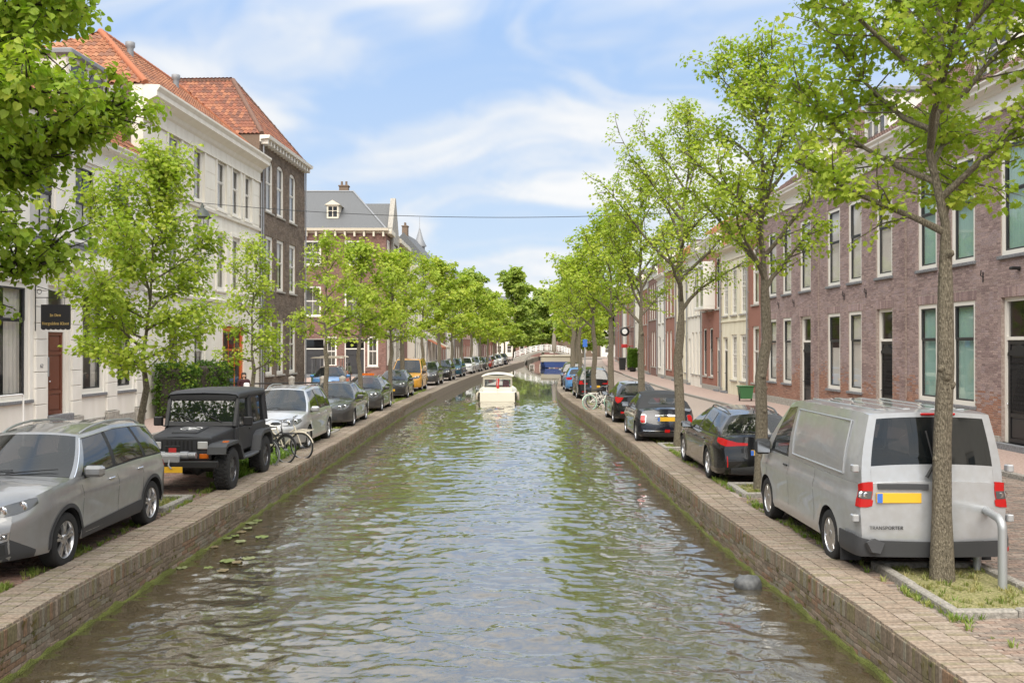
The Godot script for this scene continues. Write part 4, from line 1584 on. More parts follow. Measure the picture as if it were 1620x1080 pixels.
func right_row() -> void:
	row_house("brick_house", "narrow plain red brick house between the brick row and the cream house", 1, 48.7, 51.6, {"h": 9.2, "wall": "brick_red", "cols": 1, "floors": 2, "door": 5, "rise": 3.0})
	var c := row_house("cream_house", "narrow cream painted house with white sash windows next to the brick row", 1, 51.6, 57.6, {"h": 8.4, "wall": "stucco_cream", "cols": 3, "floors": 2, "door": 0, "nx": 3, "ny": 6, "fill": 0.62, "trim": "cream_frame", "rise": 3.0})
	var g := G.new()
	g.rbox(Vector3(0, 4.3, 0.0), Vector3(c.get_meta("wide"), 4.42, 0.06), 0.01)
	part(c, "string_course", g, mats.stucco_cream)
	g = G.new()
	g.rbox(Vector3(5.3, 4.55, 0.01), Vector3(5.95, 4.75, 0.03), 0.004)
	part(c, "street_sign", g, mats.white_paint)
	var b := row_house("brick_house", "red brick house with a white upper bay window beside the cream house", 1, 57.6, 63.6, {"h": 9.4, "wall": "brick_red", "cols": 3, "floors": 2, "door": 2, "sash": "dark_frame", "rise": 3.2})
	g = G.new()
	g.rbox(Vector3(1.2, 5.2, 0.0), Vector3(4.2, 5.4, 0.75), 0.02)
	g.rbox(Vector3(1.2, 7.9, 0.0), Vector3(4.2, 8.2, 0.75), 0.02)
	for x in [1.2, 2.6, 4.06]:
		g.box(Vector3(x, 5.4, 0.0 if x != 2.6 else 0.6), Vector3(x + 0.14, 7.9, 0.74))
	var bay := part(b, "bay_window", g, mats.white_frame)
	g = G.new()
	g.quad(Vector3(1.3, 5.4, 0.68), Vector3(4.1, 5.4, 0.68), Vector3(4.1, 7.9, 0.68), Vector3(1.3, 7.9, 0.68), Vector3(0, 0, 1))
	part(bay, "pane", g, mats.pane)
	var rows := [
		[63.6, 69.4, "stucco", 9.0, 4, "pale plastered house with close-set tall windows, third past the cream house's brick neighbour", "tile_red"],
		[69.4, 75.0, "stucco_cream", 8.6, 3, "light yellow house behind the forked tree on the right", "tile_dark"],
		[75.0, 81.0, "brick_red", 9.6, 3, "brick house with tall white window frames right after the light yellow house", "tile_red"],
		[81.0, 86.4, "stucco_white", 8.8, 2, "bright white house in the middle of the right row", "slate"],
		[86.4, 94.0, "brick_purple", 9.8, 4, "long brown brick house beyond the bright white house", "tile_dark"],
		[94.0, 101.0, "brick_red", 9.2, 3, "red brick house behind the fourth right-hand tree", "tile_red"],
		[101.0, 109.0, "stucco", 10.2, 3, "grey plastered house near the end of the right pavement", "slate"],
		[109.0, 117.0, "brick_purple", 9.4, 3, "brick house with a potted shrub by its door far down the right pavement", "tile_dark"],
		[117.0, 126.0, "brick_red", 10.0, 4, "wide red brick house by the round shop sign", "tile_red"],
		[126.0, 136.0, "stucco_white", 9.0, 3, "pale corner shop beyond the round sign", "slate"],
		[136.0, 148.0, "brick_purple", 10.5, 4, "tall dark brick house before the bridge on the right", "tile_dark"],
		[148.0, 162.0, "brick_red", 10.0, 4, "distant brick house abreast of the bridge on the right", "tile_red"],
		[162.0, 180.0, "brick_purple", 11.0, 5, "farthest brick house on the right", "slate"],
	]
	for i in rows.size():
		var r: Array = rows[i]
		row_house("canal_house", r[5], 1, r[0], r[1], {"h": r[3], "wall": r[2], "cols": r[4], "floors": 2, "door": i % int(r[4]), "roof": r[6], "rise": 2.6 + 0.3 * (i % 4), "dormer": i % 3 == 1, "sash": "dark_frame" if i % 2 else "", "chimneys": [[1.2, r[3] + 1.2, -4.2, 2.6]] if i % 2 else []})

func shop_house() -> void:
	# the white house with the brown door and the hanging sign
	var d0 := 19.5
	var o := front("white_house", "white plastered house with brown panelled door and hanging sign on the left", -1, d0, 36.0)
	var w: float = o.get_meta("wide")
	var h := 9.6
	var ops := []
	for b in [[20.0, 23.6], [25.1, 28.35], [31.45, 33.0], [33.95, 35.3]]:
		ops.append({"x": b[0] - d0, "y": 1.3, "w": b[1] - b[0], "h": 3.48, "kind": "shop"})
	ops.append({"x": 29.35 - d0, "y": 0.74, "w": 1.25, "h": 4.05, "kind": "door"})
	for b in [[20.4, 21.9], [23.0, 24.5], [25.5, 27.0], [28.3, 29.8], [31.0, 32.4], [33.7, 35.1]]:
		ops.append({"x": b[0] - d0, "y": 6.3, "w": b[1] - b[0], "h": 2.65, "kind": "window"})
	shell(o, w, h, 9.0, ops, mats.stucco_white, 0.33)
	for p in ops:
		var q: Dictionary = p.duplicate()
		if p.kind == "shop":
			q.merge({"fw": 0.16, "frame": "white_frame", "sash": "dark_frame", "rail": 0.69, "curtain": "curtain", "drape": 1, "sill": "bluestone"})
			window(o, q)
		elif p.kind == "window":
			q.merge({"fw": 0.12, "frame": "white_frame", "sash": "dark_frame", "rail": 0.5, "nx": 2, "sill": "bluestone", "curtain": "curtain", "drape": 2})
			window(o, q)
		else:
			q.merge({"light": 1.3, "frame": "white_frame", "fw": 0.15, "door": "brown_door"})
			door(o, q)
	# rusticated piers
	for b in [[24.0, 24.8], [28.55, 29.2], [30.72, 31.3], [33.1, 33.85], [35.42, 35.98]]:
		var n := 9
		for i in n:
			var g := G.new()
			var y0 := 0.62 + i * 0.495
			g.rbox(Vector3(b[0] - d0, y0 + 0.008, -0.02), Vector3(b[1] - d0, y0 + 0.487, 0.075), 0.014)
			part(o, "pier_block", g, mats.stucco_white)
		var f := G.new()
		f.rbox(Vector3(b[0] - d0 - 0.05, 0.0, -0.02), Vector3(b[1] - d0 + 0.05, 0.61, 0.14), 0.02)
		part(o, "pier_base", f, mats.stone)
	var g2 := G.new()
	g2.rbox(Vector3(11.9, 0.0, -0.02), Vector3(15.9, 0.45, 0.05), 0.01)
	g2.rbox(Vector3(0, 0.0, -0.02), Vector3(4.4, 0.45, 0.05), 0.01)
	g2.rbox(Vector3(5.4, 0.0, -0.02), Vector3(9.0, 0.45, 0.05), 0.01)
	part(o, "plinth", g2, mats.stone)
	cornice(o, w, 5.06, [Vector2(0.003, 0.0), Vector2(0.09, 0.0), Vector2(0.09, 0.16), Vector2(0.16, 0.2), Vector2(0.22, 0.3), Vector2(0.36, 0.36), Vector2(0.36, 0.46), Vector2(0.0, 0.5)], mats.white_frame, "shop_cornice")
	cornice(o, w, 6.06, [Vector2(0.003, 0.0), Vector2(0.07, 0.02), Vector2(0.07, 0.12), Vector2(0.0, 0.14)], mats.bluestone, "sill_course")
	cornice(o, w, h - 0.55, CORNICE, mats.white_frame)
	roof(o, w, h + 0.33, 9.0, {"kind": "saddle", "rise": 4.6, "mat": "tile_red", "tiles": 1, "tones": [Color(0.26, 0.125, 0.085), Color(0.34, 0.14, 0.075), Color(0.40, 0.165, 0.085), Color(0.43, 0.195, 0.105)]})
	dormer(o, 12.0, h + 0.1, 2.7, 2.9, -0.5, 3.0, {"nx": 2})
	dormer(o, 5.0, h + 0.1, 2.7, 2.9, -0.5, 3.0, {"nx": 2})
	for x in [7.4, 9.6]:
		var g := G.new()
		g.lathe([Vector2(0.16, 0), Vector2(0.15, 4.6), Vector2(0.2, 4.65), Vector2(0.2, 4.8), Vector2(0.0, 4.8)], 10, Transform3D(Basis(), Vector3(x, h + 1.6, -2.2)))
		part(o, "flue", g, mats.lead)
	# house number and letter boxes
	var tm := TextMesh.new()
	tm.text = "62"
	tm.font_size = 20
	tm.pixel_size = 0.008
	tm.depth = 0.006
	var num := part(o, "house_number", tm, mats.bluestone, Vector3(8.9 + 0.0, 2.3, 0.08))
	num.position.x = 28.85 - d0
	var g3 := G.new()
	g3.rbox(Vector3(29.22 - d0, 1.95, 0.0), Vector3(29.32 - d0, 2.55, 0.06), 0.01)
	part(o, "bell_panel", g3, mats.galvanised)
	# hanging sign: a thing of its own on a bracket
	var s := thing("hanging_sign", "black scalloped sign board with gold lettering on an iron bracket beside the brown door", "sign", "", o.transform * Vector3(28.45 - d0, 0, 0.08), o.rotation.y)
	var g4 := G.new()
	g4.tube([Vector3(0, 3.35, 0.02), Vector3(0, 4.75, 0.02)], [0.018], 6)
	g4.tube([Vector3(0, 4.35, 0.02), Vector3(0, 4.35, 1.05)], [0.014], 6)
	g4.tube([Vector3(0, 4.7, 0.02), Vector3(0, 4.62, 0.3), Vector3(0, 4.5, 0.7), Vector3(0, 4.36, 1.02)], [0.011], 5)
	var ring := []
	for k in 13:
		ring.append(Vector3(0, 4.53 + 0.07 * sin(k * TAU / 10.0), 0.14 + 0.07 * cos(k * TAU / 10.0)))
	g4.tube(ring, [0.009], 4)
	for z in [0.38, 0.92]:
		g4.tube([Vector3(0, 4.35, z), Vector3(0, 4.14, z)], [0.008], 4)
	part(s, "bracket", g4, mats.iron)
	var poly := PackedVector2Array([Vector2(0.2, 4.14), Vector2(1.1, 4.14), Vector2(1.1, 3.46)])
	for k in 6:
		for j in 5:
			var a := PI * (j + 0.5) / 5.0
			poly.append(Vector2(1.1 - 0.15 * (k + 0.5) + 0.075 * cos(a), 3.44 - 0.06 * sin(a)))
	poly.append(Vector2(0.2, 3.46))
	var g5 := G.new()
	g5.prism(poly, -0.02, 0.02, Transform3D(Basis(Vector3.UP, -PI / 2), Vector3.ZERO))
	var board := part(s, "board", g5, mats.black_door)
	for line in [["In Den", 3.87, 0.0027], ["Vergulden Kloot", 3.62, 0.0027]]:
		var t := TextMesh.new()
		var font := SystemFont.new()
		font.font_names = PackedStringArray(["Droid Serif"])
		t.font = font
		t.text = line[0]
		t.font_size = 40
		t.pixel_size = line[2]
		t.depth = 0.006
		var l := part(board, "lettering", t, mats.gold, Vector3(-0.024, line[1] - 0.05, 0.65), -PI / 2)

func stucco_house() -> void:
	var d0 := 36.0
	var o := front("stucco_house", "tall cream-white stucco house with deep cornice and orange tiled roof on the left", -1, d0, 50.2)
	var w: float = o.get_meta("wide")
	var h := 12.15
	var ops := []
	for b in [[38.35, 39.65], [41.0, 42.25], [43.85, 45.1], [45.9, 47.05], [47.75, 48.85]]:
		ops.append({"x": b[0] - d0, "y": 9.25, "w": b[1] - b[0], "h": 2.35, "kind": "window"})
		ops.append({"x": b[0] - d0, "y": 5.5, "w": b[1] - b[0], "h": 2.7, "kind": "window"})
	ops.append({"x": 8.7, "y": 0.25, "w": 3.0, "h": 3.6, "kind": "shop"})
	ops.append({"x": 2.5, "y": 1.2, "w": 1.3, "h": 2.7, "kind": "window"})
	ops.append({"x": 5.2, "y": 1.2, "w": 1.3, "h": 2.7, "kind": "window"})
	shell(o, w, h, 10.0, ops, mats.stucco, 0.72)
	for p in ops:
		var q: Dictionary = p.duplicate()
		if p.kind == "shop":
			q.merge({"fw": 0.22, "frame": "orange_paint", "rail": 0.7, "nx": 3, "sill": ""})
		else:
			q.merge({"fw": 0.12, "frame": "white_frame", "rail": 0.56, "curtain": "curtain", "drape": 1, "sill": "stucco"})
		window(o, q)
		if p.kind == "window" and p.y > 5.0:
			var g := G.new()
			frame(g, p.x - 0.16, p.y - 0.02, p.x + p.w + 0.16, p.y + p.h + 0.16, 0.157, -0.01, 0.06, false)
			part(o, "architrave", g, mats.stucco)
	for y in [8.95, 4.9]:
		cornice(o, w, y, [Vector2(0.003, 0.0), Vector2(0.10, 0.02), Vector2(0.12, 0.14), Vector2(0.0, 0.2)], mats.stucco, "string_course")
	# ashlar joints: courses of blocks standing proud of the joints
	for y in [10.0, 10.75, 11.5]:
		var xs := [0.0]
		for p in ops:
			if p.y > 9.0:
				xs.append_array([p.x - 0.17, p.x + p.w + 0.17])
		xs.append(w)
		for i in range(0, xs.size(), 2):
			if xs[i + 1] - xs[i] > 0.1:
				var g := G.new()
				g.rbox(Vector3(xs[i] + 0.01, y - 0.735, -0.02), Vector3(xs[i + 1] - 0.01, y, 0.018), 0.008)
				part(o, "ashlar_block", g, mats.stucco)
	cornice(o, w, h - 0.62, [Vector2(0.003, 0.0), Vector2(0.09, 0.0), Vector2(0.09, 0.10), Vector2(0.05, 0.12), Vector2(0.05, 0.5), Vector2(0.14, 0.58), Vector2(0.20, 0.72), Vector2(0.55, 0.9), Vector2(0.55, 1.08), Vector2(0.66, 1.22), Vector2(0.66, 1.30), Vector2(0.0, 1.34)], mats.stucco)
	roof(o, w, h + 0.72, 10.0, {"kind": "hip", "rise": 3.1, "run": 3.3, "hip": 3.4, "mat": "tile_red", "tiles": 300, "tones": [Color(0.27, 0.13, 0.085), Color(0.35, 0.145, 0.075), Color(0.41, 0.17, 0.09), Color(0.45, 0.21, 0.115)]})
	for x in [4.6, 9.5]:
		var g := G.new()
		g.lathe([Vector2(0.15, 0), Vector2(0.14, 0.85), Vector2(0.2, 0.9), Vector2(0.2, 1.1), Vector2(0.0, 1.12)], 10, Transform3D(Basis(), Vector3(x, h + 2.7, -2.6)))
		part(o, "flue", g, mats.lead)
	# brick flank with its own pipe
	var g6 := G.new()
	g6.box(Vector3(-0.028, 9.0, -10.0), Vector3(-0.002, h + 0.7, -0.45))
	var fl := part(o, "brick_flank", g6, mats.brick_brown)
	var xf := []
	var row := 0
	var y := 9.4
	while y < h + 0.6:
		var z := -0.6 - (0.11 if row % 2 else 0.0)
		while z > -3.4:
			xf.append(Transform3D(Basis(Vector3.UP, PI / 2) * Basis.from_scale(Vector3(0.205, 0.052, 0.02)), Vector3(-0.035, y, z)))
			z -= 0.22
		y += 0.065
		row += 1
	pieces(fl, "brick", brick_mesh(), [Color(0.16, 0.12, 0.09), Color(0.22, 0.165, 0.12), Color(0.12, 0.095, 0.075), Color(0.27, 0.21, 0.155)], xf, 0)
	g6 = G.new()
	g6.tube([Vector3(-0.18, 9.6, -1.1), Vector3(-0.18, 12.2, -1.1), Vector3(-0.18, 12.45, -0.95)], [0.05], 8)
	g6.rbox(Vector3(-0.36, 12.45, -1.15), Vector3(-0.04, 12.72, -0.75), 0.03)
	part(o, "downpipe", g6, mats.zinc)
	downpipe(o, w - 0.06, 0.3, h - 0.6, 0.12)

func brown_house() -> void:
	var d0 := 50.2
	var o := front("brown_brick_house", "brown brick house with arched white windows and bracketed gutter on the left", -1, d0, 59.2)
	var w: float = o.get_meta("wide")
	var h := 13.85
	var ops := []
	for b in [[51.25, 52.6], [53.3, 54.7], [55.8, 57.2]]:
		for y in [[10.2, 2.9], [6.0, 2.9], [1.3, 3.1]]:
			ops.append({"x": b[0] - d0, "y": y[0], "w": b[1] - b[0], "h": y[1], "kind": "window"})
	shell(o, w, h, 11.0, ops, mats.brick_brown, 0.28)
	pieces(o, "brick", brick_mesh(), [Color(0.145, 0.11, 0.085), Color(0.20, 0.155, 0.12), Color(0.24, 0.19, 0.15), Color(0.18, 0.135, 0.10), Color(0.28, 0.215, 0.165)], lay_bricks(w, h - 0.2, ops, 0.2, true), 0)
	for p in ops:
		var q: Dictionary = p.duplicate()
		q.merge({"fw": 0.13, "frame": "white_frame", "rail": 0.55, "curtain": "curtain", "drape": 1, "sill": "stone"})
		window(o, q)
		if p.y > 9.0:
			# segmental brick arch closing the corners of the opening
			var g := G.new()
			for s in 2:
				var poly := PackedVector2Array()
				var cx: float = p.x if s == 0 else p.x + p.w
				var dir := 1.0 if s == 0 else -1.0
				poly.append(Vector2(cx, p.y + p.h))
				for k in 6:
					var f := k / 5.0
					poly.append(Vector2(cx + dir * p.w * 0.5 * f, p.y + p.h - 0.32 * (1.0 - sqrt(1.0 - (1.0 - f) * (1.0 - f)))))
				g.prism(poly, -0.05, -0.005)
			part(o, "arch_spandrel", g, mats.brick_brown)
	cornice(o, w, h - 0.1, [Vector2(0.003, 0.0), Vector2(0.05, 0.0), Vector2(0.05, 0.14), Vector2(0.5, 0.18), Vector2(0.55, 0.34), Vector2(0.0, 0.36)], mats.white_frame, "gutter")
	var n := 16
	for i in n:
		var g := G.new()
		g.rbox(Vector3(0.25 + (w - 0.5) * i / (n - 1.0) - 0.07, h - 0.2, 0.0), Vector3(0.25 + (w - 0.5) * i / (n - 1.0) + 0.07, h + 0.06, 0.4), 0.015)
		part(o, "bracket", g, mats.white_frame)
	roof(o, w, h + 0.28, 11.0, {"kind": "cross", "rise": 4.1, "hip": 3.0, "mat": "tile_dark", "tiles": 1, "tones": [Color(0.34, 0.13, 0.075), Color(0.28, 0.11, 0.07), Color(0.22, 0.10, 0.07), Color(0.40, 0.17, 0.095)]})
	var g2 := G.new()
	g2.rbox(Vector3(1.2, h + 1.9, -4.3), Vector3(1.3, h + 2.0, -3.4), 0.01)
	downpipe(o, 0.35, 0.3, h)
	downpipe(o, w - 0.1, 0.3, h)
	g2 = G.new()
	var sl := Transform3D(Basis(Vector3(0, 0, 1), atan2(4.1, w * 0.5)), Vector3(1.6, h + 1.85, -4.8))
	g2.rbox(Vector3(-0.55, 0.0, -0.45), Vector3(0.55, 0.12, 0.45), 0.02, sl)
	var rl := part(o, "roof_light", g2, mats.lead)
	g2 = G.new()
	g2.box(Vector3(-0.47, 0.10, -0.37), Vector3(0.47, 0.128, 0.37), sl)
	part(rl, "pane", g2, mats.pane)

func corner_house() -> void:
	# stands across the little square, its side wall towards the camera
	var o := thing("corner_house", "brick corner house with slate hipped roof, cream dormer and stone gable across the square", "house", "", Vector3(-24.5, 0, -87.0))
	var w := 12.9
	var h := 13.3
	var ops := []
	for x in [5.4, 9.1]:
		ops.append({"x": x, "y": 10.3, "w": 1.55, "h": 2.3, "kind": "window"})
		ops.append({"x": x, "y": 5.6, "w": 1.55, "h": 2.8, "kind": "window"})
		ops.append({"x": x, "y": 0.3, "w": 1.9, "h": 3.3, "kind": "door"})
	for x in [1.6, 3.5, 7.4, 11.2]:
		ops.append({"x": x, "y": 1.0, "w": 1.0, "h": 2.8, "kind": "window"})
	shell(o, w, h, 18.0, ops, mats.brick_purple, 0.35)
	pieces(o, "brick", brick_mesh(), [Color(0.20, 0.11, 0.09), Color(0.26, 0.15, 0.125), Color(0.30, 0.18, 0.15), Color(0.23, 0.14, 0.12)], lay_bricks(w, h, ops, 0.2, false), 0)
	for p in ops:
		var q: Dictionary = p.duplicate()
		if p.kind == "door":
			q.merge({"light": 0.9, "door": "dark_frame", "double": true})
			door(o, q)
		else:
			q.merge({"fw": 0.12, "rail": 0.5, "nx": 2, "ny": 4 if p.y > 9.0 else 1, "sill": "stone"})
			window(o, q)
	cornice(o, w + 0.3, h - 0.05, [Vector2(0.003, 0.0), Vector2(0.08, 0.0), Vector2(0.08, 0.14), Vector2(0.5, 0.2), Vector2(0.55, 0.42), Vector2(0.0, 0.45)], mats.cream_frame)
	for i in 15:
		var g := G.new()
		g.rbox(Vector3(0.3 + i * 0.88, h - 0.38, 0.0), Vector3(0.48 + i * 0.88, h + 0.12, 0.38), 0.02)
		part(o, "bracket", g, mats.cream_frame)
	roof(o, w, h + 0.35, 18.0, {"kind": "hip", "rise": 4.4, "run": 6.0, "hip": 4.0, "mat": "slate", "chimneys": [[7.9, h + 4.0, -6.6, 1.3]]})
	dormer(o, 7.2, h + 1.5, 1.1, 1.25, -1.4, 2.2, {"mat": "cream_frame", "roof": "cream_frame", "top": 0.45})
	# the canal side: stone-framed gable, tall windows between piers
	var cs := Transform3D(Basis(Vector3.UP, PI / 2), Vector3(w, 0, 0))
	var g2 := G.new()
	g2.prism(PackedVector2Array([Vector2(3.2, h - 0.5), Vector2(8.0, h - 0.5), Vector2(8.0, h + 0.9), Vector2(5.85, h + 4.0), Vector2(5.35, h + 4.0), Vector2(3.2, h + 0.9)]), -0.25, 0.22, cs)
	var sg := G.new()
	sg.prism(PackedVector2Array([Vector2(3.5, h - 0.3), Vector2(7.7, h - 0.3), Vector2(7.7, h + 0.6), Vector2(5.6, h + 3.5), Vector2(3.5, h + 0.6)]), -4.5, -0.26, cs)
	part(o, "gable_roof", sg, mats.slate)
	part(o, "gable", g2, mats.stone)
	for x in [3.3, 7.5]:
		g2 = G.new()
		g2.rbox(Vector3(x, 0.0, 0.0), Vector3(x + 0.55, h + 0.6, 0.30), 0.02, cs)
		part(o, "pier", g2, mats.stone)
	for i in 5:
		for y in [[1.2, 3.0], [5.6, 2.8], [10.2, 2.4]]:
			g2 = G.new()
			var x: float = [1.0, 4.4, 6.0, 9.4, 12.6][i]
			var lo := cs * Vector3(x, y[0], 0)
			g2.quad(cs * Vector3(x, y[0], 0.012), cs * Vector3(x + 1.1, y[0], 0.012), cs * Vector3(x + 1.1, y[0] + y[1], 0.012), cs * Vector3(x, y[0] + y[1], 0.012), Vector3.RIGHT)
			var win := part(o, "side_window", g2, mats.pane)
			g2 = G.new()
			g2.quad(cs * Vector3(x, y[0], 0.004), cs * Vector3(x + 1.1, y[0], 0.004), cs * Vector3(x + 1.1, y[0] + y[1], 0.004), cs * Vector3(x, y[0] + y[1], 0.004), Vector3.RIGHT)
			part(win, "blind", g2, mats.curtain)
			g2 = G.new()
			for b in [[x - 0.1, y[0] - 0.1, x + 1.2, y[0]], [x - 0.1, y[0] + y[1], x + 1.2, y[0] + y[1] + 0.1], [x - 0.1, y[0], x, y[0] + y[1]], [x + 1.1, y[0], x + 1.2, y[0] + y[1]], [x, y[0] + y[1] * 0.55, x + 1.1, y[0] + y[1] * 0.55 + 0.09], [x + 0.52, y[0], x + 0.58, y[0] + y[1]]]:
				g2.box(Vector3(b[0], b[1], -0.02), Vector3(b[2], b[3], 0.05), cs)
			part(win, "frame", g2, mats.white_frame)
	cornice_side(o, cs)

func cornice_side(o: Node3D, cs: Transform3D) -> void:
	for b in [[0.3, 3.2], [8.05, 17.5]]:
		var g := G.new()
		g.rbox(Vector3(b[0], 13.2, 0.0), Vector3(b[1], 13.65, 0.5), 0.04, cs)
		part(o, "side_cornice", g, mats.cream_frame)

func left_row() -> void:
	var rows := [
		[105.0, 114.0, "stucco", 11.5, 5, "pale house with tall white columns between dark windows past the corner house", "slate", 3.6],
		[114.0, 122.0, "stucco_white", 10.5, 3, "white café with brown awning on the left quay", "slate", 4.6],
		[122.0, 130.0, "brick_purple", 12.4, 3, "brick house with big chimney and dark roof on the left", "slate", 4.8],
		[130.0, 137.0, "stucco_white", 10.8, 3, "white gabled house under the small spire", "slate", 4.4],
		[137.0, 146.0, "brick_brown", 10.0, 4, "brown house beside the white gabled one on the left", "tile_dark", 3.5],
		[146.0, 156.0, "brick_red", 10.4, 4, "brick house with the bright orange roof at the left bend", "tile_red", 4.2],
		[156.0, 167.0, "stucco_white", 11.4, 4, "pale house with greenish roof next to the orange roof", "slate", 4.2],
		[167.0, 182.0, "brick_purple", 10.5, 5, "brick house before the bridge on the left", "tile_dark", 3.6],
		[182.0, 200.0, "brick_red", 11.0, 5, "farthest brick house on the left, behind the bridge", "tile_dark", 3.4],
	]
	for i in rows.size():
		var r: Array = rows[i]
		var n := row_house("canal_house", r[5], -1, r[0], r[1], {"h": r[3], "wall": r[2], "cols": r[4], "floors": 3, "door": i % int(r[4]), "roof": r[6], "rise": r[7], "dormer": i % 2 == 1, "fill": 0.66 if i == 0 else 0.55, "chimneys": [[1.0, r[3] + 2.6, -4.2, 3.4]] if i in [2, 3, 5] else []})
		if i == 1:
			for k in 2:
				var g := G.new()
				var x := 0.6 + k * 3.8
				g.prism(PackedVector2Array([Vector2(0.0, 3.7), Vector2(1.9, 2.75), Vector2(1.9, 2.5), Vector2(1.87, 2.5), Vector2(1.87, 2.72), Vector2(0.0, 3.62)]), x, x + 3.2, Transform3D(Basis(Vector3(0, 0, 1), Vector3.UP, Vector3.RIGHT), Vector3.ZERO))
				part(n, "awning", g, mats.terracotta if k == 0 else mats.canvas)
		if i == 3:
			var g := G.new()
			g.lathe([Vector2(0.75, 0), Vector2(0.75, 1.8), Vector2(1.0, 1.9), Vector2(0.55, 2.8), Vector2(0.2, 4.0), Vector2(0.03, 4.6), Vector2(0.02, 6.2)], 8, Transform3D(Basis(), Vector3(3.0, 15.0, -4.2)))
			part(n, "spire", g, mats.lead)

func end_row() -> void:
	# houses abreast of and behind the camera, mirrored in car windows
	row_house("white_house", "white house left of the camera, outside the frame", -1, 8.0, 19.4, {"h": 10.5, "wall": "stucco_white", "cols": 4, "floors": 3})
	row_house("brick_house", "brick house left behind the camera, outside the frame", -1, -8.0, 8.0, {"h": 11.5, "wall": "brick_brown", "cols": 5, "floors": 3, "roof": "tile_red"})
	row_house("brick_house", "brick house right of the camera, outside the frame", 1, 3.0, 14.9, {"h": 10.0, "wall": "brick_red", "cols": 4, "floors": 2})
	row_house("white_house", "white house right behind the camera, outside the frame", 1, -9.0, 3.0, {"h": 11.0, "wall": "stucco", "cols": 4, "floors": 3, "roof": "tile_red"})
	# houses closing the view far behind the bridge
	var walls := ["brick_red", "stucco", "brick_purple", "brick_brown", "stucco_white", "brick_red", "brick_purple"]
	var words := ["leftmost", "second from the left", "third from the left", "in the middle", "third from the right", "second from the right", "rightmost"]
	for i in 7:
		var o := thing("distant_house", "distant %s house facing us beyond the bridge trees, %s of seven" % [["brick", "plastered"][1 if i in [1, 4] else 0], words[i]], "house", "houses beyond the bridge", Vector3(-22.0 + i * 11.5, 0, -255.0 - 3.0 * (i % 2)))
		var h := 10.0 + 1.4 * (i * 5 % 3)
		var ops := []
		for c in 4:
			for f in 3:
				ops.append({"x": 1.0 + c * 2.7, "y": 1.0 + f * 3.2, "w": 1.3, "h": 2.0})
		shell(o, 11.4, h, 9.0, ops, mats[walls[i]], 0.3)
		for p in ops:
			var q: Dictionary = p.duplicate()
			q.merge({"sill": ""})
			window(o, q)
		cornice(o, 11.4, h - 0.5, CORNICE, mats.white_frame)
		roof(o, 11.4, h + 0.3, 9.0, {"rise": 3.6, "mat": ["tile_dark", "slate", "tile_red"][i % 3]})

